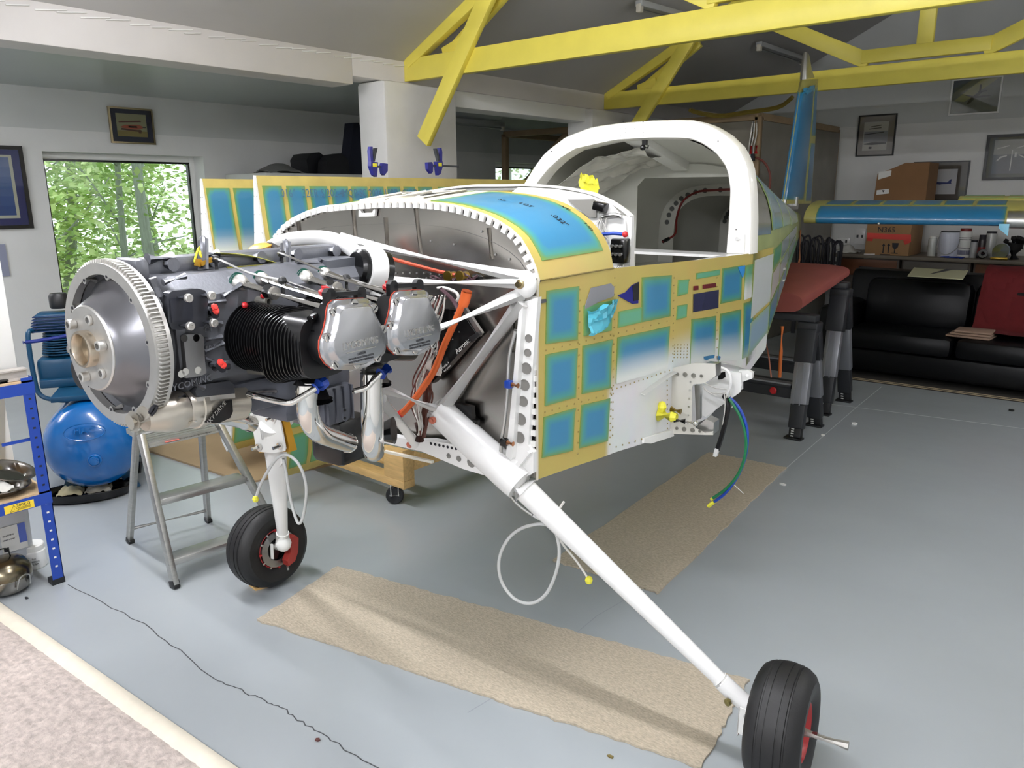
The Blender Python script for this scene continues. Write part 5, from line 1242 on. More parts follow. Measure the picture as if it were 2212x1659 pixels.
for i in range(14):
    x0 = 952+rnd.uniform(-14, 12)
    (mb if i % 3 else mb2).tube(spline([A_a(x, y, -.08+rnd.uniform(-.03, .02)) for x, y in ((x0, 640+rnd.uniform(-4, 8)), (x0-14+rnd.uniform(-14, 10), 690), (935+rnd.uniform(-18, 14), 760), (908+rnd.uniform(-16, 16), 820), (905+rnd.uniform(-18, 18), 870), (908+rnd.uniform(-5, 5), 915), (906+rnd.uniform(-4, 4), 940))], 5), .0026, 5)
mb.build('white_wires', m_wire, fw, 'l', kind='stuff'); mb2.build('maroon_wires', mat('maroon_wire', (96, 44, 36), .5), fw, 'l', kind='stuff')
mb = MB()
for i in range(12): mb.tube(spline([A_a(920+rnd.uniform(-10, 10), 800+rnd.uniform(-20, 20), -.06), A_a(925+rnd.uniform(-10, 12), 850, -.07), A_a(918+rnd.uniform(-8, 8), 900, -.07), A_a(914+rnd.uniform(-5, 5), 945, -.07)], 5), .003, 5)
mb.build('brown_wires', mat('brown_wire', (92, 50, 38), .5), fw, 'l', kind='stuff')
MB().tube([A_a(908, 915, -.075), A_a(906, 952, -.075)], [.02, .016], 10).build('wire_boot', mat('brown_boot', (66, 40, 36), .5), fw, 'l')
mb = MB()
for i in range(16):
    x, y = 966+rnd.uniform(-25, 55), 600+rnd.uniform(-8, 8); mb.tube(spline([A_a(x, y, -.05), A_a(x+rnd.uniform(-16, 16), y+rnd.uniform(-10, 8), -.06), A_a(x+rnd.uniform(-16, 24), y+rnd.uniform(-8, 14), -.05)], 4), .0028, 5)
mb.build('wire_coils', mat('mixed_dark_wire', (70, 44, 52), .5), fw, 'l', kind='stuff')
for x in (982, 1008): p = A_a(x, 594, -.03); MB().lathe([(.012, 0), (.012, -.03), (.016, -.03), (.016, -.038), (0, -.038)], p, (0, 1, 0), 10).build('plug_connector', m_brass, fw, 'l')
p = A_a(1030, 600, -.03); MB().ball(p, .016, 10, (1.4, 1, .8)).build('black_boot', m_black, fw, 'l')
loom('wire_loop', ((945, 622), (962, 622), (985, 632), (990, 645), (980, 655)), -.06, .005, m_wire, 6)
loom('harness_branch', ((952, 624), (975, 645), (985, 660), (990, 672), (984, 678)), -.07, .007, mat('mixed_dark_wire', (70, 44, 52), .5), 7)
mb = MB()
for i in range(6): mb.tube(spline([A_a(944, 750+i*3, -.11), A_a(930-i*2, 790, -.11), A_a(936+i*3, 806+i, -.11), A_a(950, 790-i*4, -.11), A_a(948, 765, -.11)], 4), .0028, 5)
mb.build('wire_coil', m_wire, fw, 'l', kind='stuff')
loom('brake_line', ((1114, 712), (1108, 735), (1101, 765), (1098, 800), (1096, 850), (1090, 910), (1083, 960), (1082, 1010), (1086, 1040), (1100, 1066), (1120, 1090), (1150, 1112)), [-.05]*8+[-.06, -.05, -.04, -.03], .0058, m_alu, 8)
for x, y, mt in ((1099, 830, m_blue), (1089, 955, m_black)):
    p = A_a(x, y, -.06); o = MB().box(p, (.022, .02, .024), None, .003).build('line_clamp', mt, fw, 'l'); MB().cyl(p+Vector((.012, 0, 0)), p+Vector((.034, .0, 0)), .008, n=8).build('clamp_bolt', mat('copper_bolt', (176, 120, 84), .3, 1), fw, 'l')

# ================================================================ LANDING GEAR
m_hub = mat('red_wheel_enamel', (176, 44, 46), .35)
m_disc = mat('brake_disc', (146, 146, 146), .3, .9)
def wheel(c, sgn, lab, camber=0.0, toe=0.0):
    """sgn +1: aircraft-left wheel (outer face towards +x)"""
    ax = Vector((sgn*math.cos(camber), sgn*math.sin(toe), sgn*math.sin(camber))).normalized()
    rt, w = .178, .076
    prof = [(.078, -.058), (.09, -.066), (.115, -w), (.140, -w), (.158, -.066), (.169, -.050), (.1725, -.040), (.171, -.0385), (.171, -.0345), (.1745, -.033), (.1760, -.018), (.1745, -.0175), (.1745, -.0145), (.177, -.014), (.178, 0)]
    prof = prof+[(r, -h) for r, h in prof[::-1][1:]]
    t = MB().lathe(prof+[(.078, .058), (.078, -.058)], c, ax, 72).build('main_wheel', m_rubber, air, 'l', smooth=28, label=lab)
    def sp(name, mb, mt, smooth=35): return mb.build(name, mt, t, 'l', smooth=smooth)
    sp('rim', MB().lathe([(.076, -.05), (.083, -.06), (.085, -.062), (.082, -.064), (.074, -.055), (.066, -.02), (.066, .02), (.074, .055), (.082, .064), (.085, .062), (.083, .06), (.076, .05)], c, ax, 48, closed=True), m_hub)
    u, v, _ = frame_of(ax)
    hub = MB().lathe([(.012, .055), (.026, .055), (.03, .05), (.032, .03), (.03, .02), (.012, .02)], c, ax, 24, closed=True)
    for k in range(3):
        a = R(120*k+25); d = u*math.cos(a)+v*math.sin(a); hub.bar(c+ax*.034+d*.022, c+ax*.040+d*.074, .03, .014, ax, .004)
    hub.lathe([(.0, .012), (.068, .012), (.068, .018), (0, .018)], c, ax, 32)
    sp('wheel_centre', hub, m_hub)
    for k in range(3):
        a = R(120*k+85); d = u*math.cos(a)+v*math.sin(a); sp('wheel_bolt', MB().cyl(c+ax*.018+d*.05, c+ax*.034+d*.05, .006, n=8), m_alu)
    sp('brake_disc', MB().lathe([(.050, -.066), (.079, -.066), (.079, -.072), (.050, -.072)], c, ax, 40, closed=True), m_disc)
    sp('disc_carrier', MB().lathe([(.0, -.056), (.075, -.056), (.075, -.062), (.0, -.064)], c, ax, 32), m_black)
    for k in range(12):
        a = R(30*k); d = u*math.cos(a)+v*math.sin(a); sp('disc_clip', MB().bar(c-ax*.068+d*.078, c-ax*.066+d*.088, .007, .007, ax), m_alu if k % 3 else m_hub, 0)
    return t, ax, u, v
CR = A_z(578, 1178, .18); CL_ = A_z(1690, 1567, .18)
wR, axR, uR, vR = wheel(CR, -1, 'right main wheel with brake, inboard face showing', R(3), R(-3))
wL, axL, uL, vL = wheel(CL_, 1, 'left main wheel with red hub', R(2), R(2))
# axle stub with hex bar in the left wheel
MB().tube([CL_+axL*.02, CL_+axL*.095], .011, 14).build('axle', m_alu, wL, 'l')
hx = A_z(1784, 1595, .175)-(CL_+axL*.06); MB().tube([CL_+axL*.055, CL_+axL*.175], .0125, 6).build('hex_bar', mat('grey_hex_bar', (176, 174, 168), .4, .7), wL, 'l', smooth=0)
# legs
def leg(sgn, P, rr, lab):
    return MB().tube(P, rr, 20).build('gear_leg', m_white, air, 'l', smooth=60, label=lab)
topL = N2+(N2-N3)*.10; endL = CL_-axL*.125+Vector((0, .0, .045))
lL = leg(1, [topL, topL.lerp(endL, .03), topL.lerp(endL, .90), endL], [.043, .038, .0225, .0225], 'left white gear leg')
dL = (endL-topL).normalized()
MB().tube([topL.lerp(endL, -.02), topL.lerp(endL, .035), topL.lerp(endL, .036)], [.046, .046, .040], 20).build('leg_collar', m_white, lL, 'l')
MB().tube(spline([endL-dL*.075, endL-dL*.02, endL+Vector((.03, 0, -.012)), CL_-axL*.066+Vector((0, 0, .03))], 5), [.0265]*11+[.024]*5, 16).build('axle_sleeve', m_white, lL, 'l')
MB().prism([CL_-axL*.085+Vector((x, -.03, z)) for x, z in ((-.032, .035), (.014, .035), (.014, -.05), (.0, -.055), (-.032, -.05))], (0, .004, 0)).prism([CL_-axL*.085+Vector((-.032, -.03, z)) for z in (.035, -.06)]+[CL_-axL*.085+Vector((-.032, .05, z)) for z in (-.06, .035)], (.003, 0, 0)).build('brake_bracket', m_whitemat, lL, 'l', smooth=0)
for z in (.012, -.02): p = CL_-axL*.085+Vector((-.008, -.0305, z)); MB().lathe([(.009, 0), (.0075, -.0008), (0, -.0006)], p, (0, 1, 0), 14).build('bracket_hole', mat('hole_rim', (180, 180, 178), .5), lL, 'l')
MB().lathe([(.0, 0), (.011, 0), (.011, .010), (.007, .012), (0, .012)], endL-dL*.01+Vector((-.012, -.030, -.006)), (-.5, -1, -.1), 8).build('leg_bolt', mat('olive_bolt', (140, 130, 84), .35, .8), lL, 'l')
MB().box(CL_-axL*.085+Vector((.02, -.01, -.055)), (.03, .05, .06), None, .008).build('brake_caliper', m_dred, wL, 'l')
topR = Vector((-.60, -.10, .70)); endR = A_z(611, 1160, .225)
endR = CR-axR*.105+Vector((0, 0, .045))
topR = A_a(596, 985, -.10); botR = A_a(611, 1158, (CR.y)-.0)
lR = leg(-1, [topR+(topR-botR)*.35, topR, topR.lerp(botR, .9), botR], [.05, .040, .023, .022], 'right white gear leg')
MB().prism([A_a(*p, -.105) for p in ((576, 984), (617, 984), (612, 1000), (601, 1012), (590, 1006))], (0, -.004, 0)).build('leg_gusset', m_white, lR, 'l', smooth=0)
MB().tube([botR-(botR-topR).normalized()*.02, botR+Vector((-.005, 0, -.03))], [.028, .030], 14).ball(botR+Vector((0, 0, -.035)), .034, 12).tube([botR+Vector((0, 0, -.04)), CR+axR*.0], [.03, .024], 14).build('axle_fitting', m_whitemat, lR, 'l')
bq = botR+Vector((-.02, -.035, -.03))
MB().prism([bq+Vector((x, 0, z)) for x, z in ((-.016, 0), (-.002, .002), (-.006, -.068), (-.022, -.07))], (0, -.004, 0)).build('tie_bracket', m_whitemat, lR, 'l', smooth=0)
mb = MB(); o_ = CR-axR*.082
mb.prism([o_+Vector((.0, y, z)) for y, z in ((.035, .045), (.062, .05), (.078, .03), (.070, -.03), (.05, -.065), (.015, -.075), (.01, -.05), (.03, -.02))], (.035, 0, 0)); mb.build('brake_caliper', mat('caliper_red', (150, 50, 44), .4), wR, 'l', smooth=20)
MB().cyl(o_+Vector((.03, .012, -.075)), o_+Vector((.03, .014, -.092)), .005, n=8).build('bleed_nipple', m_alu, wR, 'l')
tag(MB().prism([gz(*p)+Vector((0, 0, .001)) for p in ((538, 1266), (570, 1262), (578, 1270), (552, 1277))], (0, 0, .010)).build('wheel_chock_shim', m_pine, smooth=0), 'small timber shim on the floor under the far main wheel', 'wedge')
# brake hoses hanging in loops
def hose(pts, a, lab):
    a = a if isinstance(a, (list, tuple)) else [a]*len(pts)
    return MB().tube(spline([A_a(*p, q) for p, q in zip(pts, a)], 8), .0058, 8).build('brake_hose', mat('clear_hose', (196, 198, 196), .25, coat=.4), air, 'l', smooth=60, label=lab)
hL = hose(((1150, 1112), (1175, 1126), (1198, 1145), (1208, 1190), (1200, 1240), (1178, 1285), (1146, 1303), (1110, 1292), (1083, 1255), (1078, 1210), (1095, 1168), (1125, 1142), (1165, 1132), (1195, 1138)), [-.03, -.02]+[-.01]*12, 'clear brake hose looped under the left leg')
MB().tube(spline([A_a(*p, .04) for p in ((1195, 1138), (1215, 1175), (1245, 1212), (1268, 1246))], 6), .0035, 6).build('hose_tail', m_wire, hL, 'l')
MB().ball(A_a(1272, 1253, .04), .013, 8, (1, 1, 1.1)).build('yellow_plug', m_ytape, hL, 'l', smooth=20)
MB().tube(spline([A_a(*p, .0) for p in ((1188, 1136), (1204, 1106), (1218, 1084))], 4), .004, 6).build('cable_tie', m_wire, hL, 'l')
hR = hose(((612, 990), (618, 1020), (628, 1080), (640, 1122), (648, 1130), (656, 1110), (662, 1060), (654, 1020), (636, 992), (612, 982), (590, 1000), (566, 1040), (554, 1070)), -.16, 'clear brake hose looped over the right leg')
MB().ball(A_a(552, 1078, -.16), .013, 8, (1, 1, 1.1)).build('yellow_plug', m_ytape, hR, 'l', smooth=20)
# plate with four studs clamped over the right leg head
plt_ = MB().prism([A_a(*p, -.16) for p in ((543, 893), (548, 889), (600, 887), (604, 890), (619, 968), (617, 974), (590, 978), (562, 975), (556, 968))], (0, -.006, 0)).build('clamp_plate', m_whitemat, air, 'l', smooth=0, label='white plate with four studs at the head of the right leg')
MB().prism([A_a(*p, -.150) for p in ((549, 880), (604, 884), (628, 976), (560, 978))], (0, .03, 0)).build('gold_spacer', mat('gold_anodised', (196, 146, 44), .4, .4), plt_, 'l', smooth=0)
for x, y in ((550, 904), (592, 902), (561, 965), (606, 963)):
    p = A_a(x, y, -.167); MB().lathe([(.014, 0), (.014, -.010), (.007, -.011), (.007, -.035), (0, -.035)], p, (0, 1, 0), 6).build('stud', m_chrome, plt_, 'l', smooth=20)
# ================================================================ WINGS STANDING IN A CRADLE
def wing(x0, y0, y1, ztop, label, cols, hole=True):
    t = thing('wing', label, 'wing', (x0, y0, 0), 0)
    SP = [(0, .004), (.12, .018), (.4, .055), (.75, .095), (1.05, .112), (1.3, .103), (1.45, .078), (1.55, .045), (1.6, .0)]
    zt_ = ztop
    def pr(s, sg): return x0+sg*lerp(s, SP)
    ss = [0, .06, .12, .25, .4, .6, .8, 1.0, 1.15, 1.3, 1.4, 1.48, 1.55, 1.585, 1.6]
    def ring(y): return [Vector((pr(s, 1), y, zt_-s)) for s in ss]+[Vector((pr(s, -1), y, zt_-s)) for s in ss[::-1][1:]]
    MB().loft([ring(y0+.01), ring(y1)], cap=True).build('wing_skin', m_primer, t, smooth=50)
    rb = MB().loft([ring(y0), ring(y0+.012)]).build('root_rib', m_whitemat, t, smooth=0)
    if hole:
        for s, r in ((1.22, .062), (.92, .045)): MB().lathe([(r*1.12, .002), (r*1.1, -.004), (r, -.004), (r, .001), (0, .001)], (x0, y0-.001, zt_-s), (0, 1, 0), 24).build('lightening_hole', [mat('rib_hole', (70, 68, 66), .7)], t)
    pts = []
    for k in range(16): pts += [Vector((pr(.1+.09*k, sg)-sg*.006, y0-.0005, zt_-.1-.09*k)) for sg in (1, -1)]
    dots('rivets', pts, (0, -1, 0), .004, m_alu, t, space='w')
    MB().bb((x0-.02, y0-.006, zt_-.56), (x0+.03, y0+.001, zt_-.50)).build('flap_bracket', m_alu, t, smooth=0)
    for (ya, yb) in cols:
        for (s0, s1, mt, sp) in ((.05, .40, m_film, 0), (.49, .60, m_filmd, 0), (.68, .98, m_filmd, 0), (1.06, 1.30, m_filmg, 0), (1.34, 1.54, m_filmg, .1)):
            def f(u, v, ya=ya, yb=yb, s0=s0, s1=s1): s = s1+(s0-s1)*v; return Vector((pr(s, 1), ya+(yb-ya)*u, zt_-s))
            film(t, f, mt, (lambda u, v: max(0, .95-v*3.2) if v < .3 else 0.0) if s0 < .1 else None, nu=6, nv=8, wid=.05, space='w')
    return t
yB = [gx(px, 392, -3.54).y for px in (565, 607, 617, 657, 667, 705, 713, 750, 757, 792, 799, 827, 835, 863, 871, 895, 902, 932, 945, 975, 985, 1010, 1020, 1040)]
wB = wing(-3.55, gx(548, 378, -3.55).y, 5.3, gx(548, 379, -3.55).z, 'wing panel on edge with blue film, nearer of the two beside the engine', list(zip(yB[::2], yB[1::2])))
yA = [gx(px, 395, -4.2).y for px in (441, 492, 500, 546)]
wA = wing(-4.2, gx(432, 385, -4.2).y, 4.15, gx(432, 386, -4.2).z, 'wing panel on edge with blue film, farther one towards the window', list(zip(yA[::2], yA[1::2]))+[(yA[3]+.03+.29*k, yA[3]+.29+.29*k) for k in range(3)])
t0 = wB; y = yB[0]
for k, s in enumerate(('.016"', '32ER', 'S/202-4', 'MQP-S', 'C 2024', '1988', 'ALCLAD')):
    text('stencil', s, .06, Vector((-3.55+.045, yB[2*k]+.12, 1.66)), (0, 1, 0), (-.1, 0, 1), mat('faded_ink', (70, 110, 140), .6), t0, ext=.0004, sx=.8)
cr = thing('wing_cradle', 'timber wing cradle on castors under the two standing wing panels', 'cradle', (-3.6, 2.6, 0))
def wood(a, b, nm='beam'): MB().bb(a, b, .004).build(nm, m_pine, cr)
wood((-4.55, 2.58, .11), (-2.97, 2.66, .155)); wood((-3.13, 2.58, .155), (-2.97, 2.66, .33), 'upright'); wood((-3.62, 2.58, .155), (-3.54, 2.66, .30), 'upright'); wood((-4.3, 2.58, .155), (-4.18, 2.66, .13+.1), 'upright')
wood((-3.10, 2.66, .20), (-2.97, 4.6, .33), 'side_rail'); wood((-4.6, 2.66, .12), (-4.47, 4.0, .25), 'side_rail'); wood((-4.47, 4.4, .11), (-3.10, 4.5, .2))
wood((-4.47, 2.7, .155), (-3.10, 2.78, .175), 'shelf')
for (x, y) in ((-3.07, 2.60), (-3.9, 2.60), (-3.05, 4.5), (-4.5, 3.9)):
    w = MB().lathe([(.018, -.014), (.044, -.014), (.05, -.008), (.05, .008), (.044, .014), (.018, .014)], (x, y, .051), (.7, -.7, 0), 24).build('castor', m_bplast, cr)
    MB().bar((x+.014, y+.014, .05), (x+.014, y+.014, .112), .04, .004, (1, 1, 0)).bar((x-.014, y-.014, .05), (x-.014, y-.014, .112), .04, .004, (1, 1, 0)).build('castor_fork', m_whitemat, w, smooth=0)
    MB().cyl((x-.02, y-.02, .051), (x+.02, y+.02, .051), .016).build('castor_hub', mat('castor_grey', (130, 130, 128), .5), w)

# quick clamps on the wing edge
m_navy = mat('navy_plastic', (30, 30, 120), .35)
def clamp(px, py, label, d=1):
    o = gx(px, py, -3.55); t = thing('bar_clamp', label, 'clamp', o)
    def Q(u, v): return o+Vector((0, u*d, v))*.62
    MB().prism([p+Vector((-.015, 0, 0)) for p in (Q(-.03, .055), Q(.05, .06), Q(.055, .02), Q(.02, -.06), Q(-.01, -.075), Q(-.02, -.02))], (.03, 0, 0)).build('body', m_navy, t, smooth=0)
    MB().prism([p+Vector((-.012, 0, 0)) for p in (Q(.02, .06), Q(.05, .06), Q(.055, .15), (Q(.045, .19)), Q(.02, .19), Q(.025, .12))], (.024, 0, 0)).build('handle', m_navy, t, smooth=20)
    MB().prism([p+Vector((-.010, 0, 0)) for p in (Q(-.0, .06), Q(.018, .06), Q(.012, .11), Q(-.012, .18), Q(-.04, .18), Q(-.015, .11))], (.02, 0, 0)).build('trigger', m_fing, t, smooth=20)
    MB().prism([p+Vector((-.013, 0, 0)) for p in (Q(-.15, .045), Q(-.09, .05), Q(-.075, .02), Q(-.085, -.045), Q(-.105, -.06), Q(-.145, -.02))], (.026, 0, 0)).build('jaw', m_navy, t, smooth=0)
    MB().bb(Q(-.14, .008)+Vector((-.003, 0, 0)), Q(.30 if d > 0 else .02, .026)+Vector((.003, 0, 0))).build('bar', m_fing, t, smooth=0)
    MB().bb(Q(-.012, .012)+Vector((.0155, 0, 0)), Q(.035, .045)+Vector((.0185, 0, 0)), .004).build('badge', mat('clamp_yellow', (232, 224, 60), .4), t)
    return t
clamp(945, 362, 'navy bar clamp with long black bar on the wing edge, under the knee brace')
clamp(808, 364, 'navy bar clamp on the wing edge in front of the black seat backs', -1)

# dark seats on a cupboard by the window wall
m_cup = mat('cupboard_white', (206, 206, 202), .5)
cp = thing('cupboard', 'low white cupboard standing behind the wings under the dark seats', 'cupboard', (-7.1, 5.1, 0))
MB().bb((-7.5, 4.3, .0), (-6.75, 6.1, 1.865), .01).build('carcass', m_cup, cp)
for k in range(3): MB().bb((-6.75, 4.32+.6*k, .05), (-6.73, 4.88+.6*k, 1.77), .004).build('door', m_whitemat, cp)
m_seat = mat('black_leather', (18, 19, 24), .5, bump=.1, bscale=40)
def P7(px, py, x=-7.15): return gx(px, py, x)
tag(MB().prism([P7(*p) for p in ((764, 265), (776, 265), (782, 300), (792, 378), (750, 378), (758, 320))], (-.16, 0, 0)).build('tall_seat', mat('navy_vinyl', (22, 26, 44), .6), smooth=30), 'tall tapering navy seat back against the near white pillar', 'seat')
tag(MB().prism([P7(*p) for p in ((662, 345), (670, 332), (690, 329), (705, 340), (712, 378), (668, 378))], (-.3, 0, 0)).build('seat_cushion', m_seat, smooth=30), 'black seat cushion on the cupboard, the one towards the window', 'cushion')
tag(MB().prism([P7(px, py, -6.95) for px, py in ((706, 348), (718, 334), (738, 331), (752, 345), (756, 378), (704, 378))], (-.15, 0, 0)).build('seat_cushion', m_seat, smooth=30), 'black rounded seat cushion on the cupboard beside the tall seat back', 'cushion')
mb = MB(); b0 = P7(560, 376, -7.2); b1 = P7(640, 378, -7.2)
mb.solid(lambda u, v: b0.lerp(b1, u)+Vector((-.1+.3*v, 0, .10*math.sin(PI*min(1, .1+u*.9))*math.sin(PI*(.1+.8*v))+.015*NZ.noise(Vector((u*6, v*4, 2))))), 16, 8, .01)
tag(mb.build('dust_sheet', mat('grey_sheet', (120, 120, 118), .8), smooth=60), 'crumpled grey dust sheet on the cupboard end next to the window', 'sheet')

# ================================================================ BLUE SHELVING WITH ITS LOAD
m_bsteel = mat('blue_painted_steel', (30, 66, 158), .35, noise=.05, nscale=5)
m_chip = mat('chipboard', (204, 176, 138), .75, noise=.12, nscale=40)
sh = thing('shelving_unit', 'blue boltless steel shelving with chipboard shelves at the left edge', 'shelves', (-3.75, .45, 0))
sx0, sx1, sy0, sy1 = -4.05, -3.52, -.20, 1.075
for (x, y) in ((sx1, sy1), (sx0, sy1), (sx1, sy0), (sx0, sy0)):
    dx = -1 if x == sx1 else 1; dy = -1 if y == sy1 else 1
    pm = MB().bb((x, y, .02), (x+.003*dx, y+.045*dy, .93)).bb((x, y, .02), (x+.045*dx, y+.003*dy, .93)).build('post', m_bsteel, sh, smooth=0)
    MB().bb((x-.002*dx, y-.002*dy, 0), (x+.05*dx, y+.05*dy, .025)).build('foot_cap', m_bplast, pm, smooth=0)
    if y == sy1:
        for k in range(20): MB().bb((x+.0005*-dx, y+.018*dy, .08+.042*k), (x+.001*-dx, y+.028*dy, .088+.042*k)).build('slot', m_label if k < 9 else m_ink, pm, smooth=0)
for z in (.42, .905):
    MB().bb((sx0, sy0, z), (sx1, sy1-.004, z+.012)).build('shelf_board', m_chip, sh, smooth=0)
    for (a, b_) in (((sx1-.002, sy0, z-.045), (sx1+.003, sy1, z+.004)), ((sx0-.003, sy0, z-.045), (sx0+.002, sy1, z+.004)), ((sx0, sy1-.003, z-.045), (sx1, sy1+.002, z+.004)), ((sx0, sy0-.002, z-.045), (sx1, sy0+.003, z+.004))):
        MB().bb(a, b_).build('shelf_beam', m_bsteel, sh, smooth=0)
stx = MB().bb((sx1+.0032, .895, .378), (sx1+.0042, 1.005, .412), .0).build('load_sticker', mat('sticker_yellow', (236, 206, 60), .5), sh, smooth=0)
text('sticker_print', '500KG', .018, (sx1+.0045, .965, .403), (0, 1, 0), (0, 0, 1), m_ink, sh, ext=.0002)
for k in range(2): text('sticker_print', ('MAX LOAD PER SHELF', 'EVENLY DISTRIBUTED')[k], .0065, (sx1+.0045, .967, .392-.006*k), (0, 1, 0), (0, 0, 1), m_ink, sh, ext=.0002, sx=.75)
P = [(.915, .382), (.945, .382), (.930, .408)]
MB().tube([Vector((sx1+.0045, a, b_)) for a, b_ in P], .0012, 4, closed=True).bb((sx1+.0042, .9293, .389), (sx1+.0048, .9307, .399)).build('warning_triangle', m_ink, sh, smooth=0)
MB().bb((sx1-.02, .93, .66), (sx1-.012, 1.07, .672)).build('shelf_brace', m_bsteel, sh, smooth=0)
def lab(mb, name, mt, label, cat, smooth=35, group=None): return tag(mb.build(name, mt, None, smooth=smooth), label, cat, group)
# on top
tag(MB().bb((-3.64, .30, .918), (-3.60, gx(36, 780, -3.60).y, 1.42), .004).build('white_board', m_white), 'white upright board standing on top of the blue shelving', 'board')
q = gx(57, 812, -3.56)
al = MB(); al.prism([Vector((-3.585+x, .2, .919+z)) for x, z in ((0, 0), (.05, 0), (.05, .006), (.035, .010), (.035, .036), (.05, .04), (.05, .046), (0, .046), (0, .04), (.015, .036), (.015, .010), (0, .006))], (0, q.y-.2, 0))
tag(al.build('aluminium_channel', mat('dull_alu_channel', (206, 200, 194), .4, .6), smooth=0), 'aluminium channel lying along the top shelf edge by the white board', 'channel')
tag(MB().box(gx(5, 830, -3.54)+Vector((-.02, -.04, .003)), (.05, .13, .028), None, .006).build('black_case', m_bplast), 'small black case on the front corner of the top blue shelf', 'case')
tag(MB().box(Vector((-3.72, .99, .935)), (.10, .06, .03), Matrix.Rotation(R(20), 3, 'Z'), .006).build('dark_tool', m_black), 'dark tool lying at the top shelf end behind the channel', 'tool')
# middle shelf: white panels, bottle, metal dishes with rag
tag(MB().bb((-3.90, .97, .435), (-3.885, 1.06, .86)).build('plastic_board', m_whitemat, smooth=0), 'white panel on the middle blue shelf, the taller one next to the post', 'panel')
tag(MB().bb((-3.70, .80, .435), (-3.69, .93, .80)).build('plastic_board', m_whitemat, smooth=0), 'white panel on the middle blue shelf behind the plastic bottle', 'panel')
bt = thing('plastic_bottle', 'translucent plastic bottle with grey cap on the middle blue shelf', 'bottle', (-3.62, .87, .433))
MB().lathe([(0, 0), (.045, 0), (.05, .01), (.05, .10), (.045, .125), (.02, .14), (.018, .15), (0, .15)], (-3.62, .87, .433), (0, 0, 1), 24).build('body', mat('milky_plastic', (206, 208, 210), .4), bt)
MB().lathe([(.022, .148), (.022, .175), (0, .178)], (-3.62, .87, .433), (0, 0, 1), 18).build('cap', m_label, bt)
m_dish = mat('worn_steel', (150, 146, 140), .22, 1.0)
def dish(c, r, label, rot):
    mb = MB(); mb.lathe([(0, .004), (r*.6, .006), (r*.82, .028), (r, .034), (r, .038), (r*.98, .038), (r*.80, .032), (r*.58, .011), (0, .009)], (0, 0, 0), (0, 0, 1), 40)
    for i, v in enumerate(mb.v): mb.v[i] = rot @ v + Vector(c)
    return tag(mb.build('steel_dish', m_dish), label, 'dish', 'steel dishes on the shelf')
dish((-3.62, .93, .432), .105, 'steel dish lying flat on the middle blue shelf under the rag', Matrix.Identity(3))
dish((-3.66, .965, .485), .10, 'steel dish tilted on top of the flat one, middle blue shelf', Matrix.Rotation(R(-14), 3, 'X') @ Matrix.Rotation(R(14), 3, 'Y'))
mb = MB(); mb.solid(lambda u, v: Vector((-3.66+.12*u+.02*NZ.noise(Vector((u*4, v*4, 8))), .80+.15*v, .475+.025*NZ.noise(Vector((u*6, v*6, 1)))+.04*math.sin(PI*u)*math.sin(PI*v))), 14, 14, .004)
tag(mb.build('rag', mat('white_rag', (214, 212, 206), .9), smooth=60), 'crumpled white rag in the steel dish on the blue shelf', 'rag')
# floor level: pot, jar, printed bag
pc = Vector((-3.62, .885, 0))
pot = thing('steel_pot', 'round steel pot with wire handles on the floor under the blue shelving', 'pot', pc)
MB().lathe([(0, .004), (.06, .004), (.085, .02), (.098, .05), (.10, .075), (.098, .078), (.0, .078)], pc, (0, 0, 1), 40).build('base', m_dish, pot)
MB().lathe([(.102, .078), (.102, .088), (.098, .11), (.075, .14), (.04, .152), (0, .155)], pc, (0, 0, 1), 40).build('lid', mat('olive_steel', (120, 112, 94), .25, 1.0), pot)
for a in (R(20), R(120)):
    d = Vector((math.cos(a), math.sin(a), 0)); s = Vector((-d.y, d.x, 0))
    MB().tube(spline([pc+d*.10+s*.03+Vector((0, 0, .04)), pc+d*.115+s*.02+Vector((0, 0, .09)), pc+d*.115-s*.02+Vector((0, 0, .09)), pc+d*.10-s*.03+Vector((0, 0, .04))], 6), .003, 6).build('handle', m_alu, pot)
MB().tube(spline([pc+Vector((.0, .03, .15)), pc+Vector((.0, .02, .19)), pc+Vector((0, -.02, .19)), pc+Vector((0, -.03, .15))], 6), .003, 6).build('lid_handle', m_black, pot)
jc = gz(79, 1225); jc = Vector((jc.x-.02, jc.y, 0))
jar = thing('white_jar', 'white plastic tub with screw lid on the floor behind the blue post', 'tub', jc)
MB().lathe([(0, 0), (.048, 0), (.052, .006), (.052, .08), (.046, .088), (0, .088)], jc, (0, 0, 1), 32).build('body', m_white, jar)
MB().lathe([(.049, .086), (.05, .088), (.05, .108), (.046, .112), (0, .112)], jc, (0, 0, 1), 32).build('lid', m_whitemat, jar)
vd = (EYE-jc); vd.z = 0; vd.normalize(); rd = Vector((-vd.y, vd.x, 0))
for s, z, sz in (('Pure', .055, .010), ('aluminium', .042, .012), ('jelly B.P.', .028, .012)): text('tub_print', s, sz, jc+vd*.0525+Vector((0, 0, z)), rd, (0, 0, 1), m_ink, jar, ext=.0004, sx=.85)
bc = gz(62, 1200); 
bag = thing('printed_bag', 'clear plastic bag with printed blue label on the floor under the shelving', 'bag', (-3.80, .98, 0))
mb = MB(); mb.box((-3.80, .97, .16), (.10, .16, .32), None, .03)
for i, v in enumerate(mb.v): mb.v[i] = v+Vector((.008*NZ.noise(v*14), .008*NZ.noise(v*17), 0))
mb.build('bag_body', mat('clear_bag', (196, 200, 206), .25, coat=.4), bag, smooth=50)
MB().bb((-3.745, .92, .12), (-3.742, 1.02, .24)).build('label', m_label, bag, smooth=0); MB().bb((-3.7415, .99, .15), (-3.741, 1.02, .24)).build('label_band', mat('label_blue', (90, 110, 190), .5), bag, smooth=0)
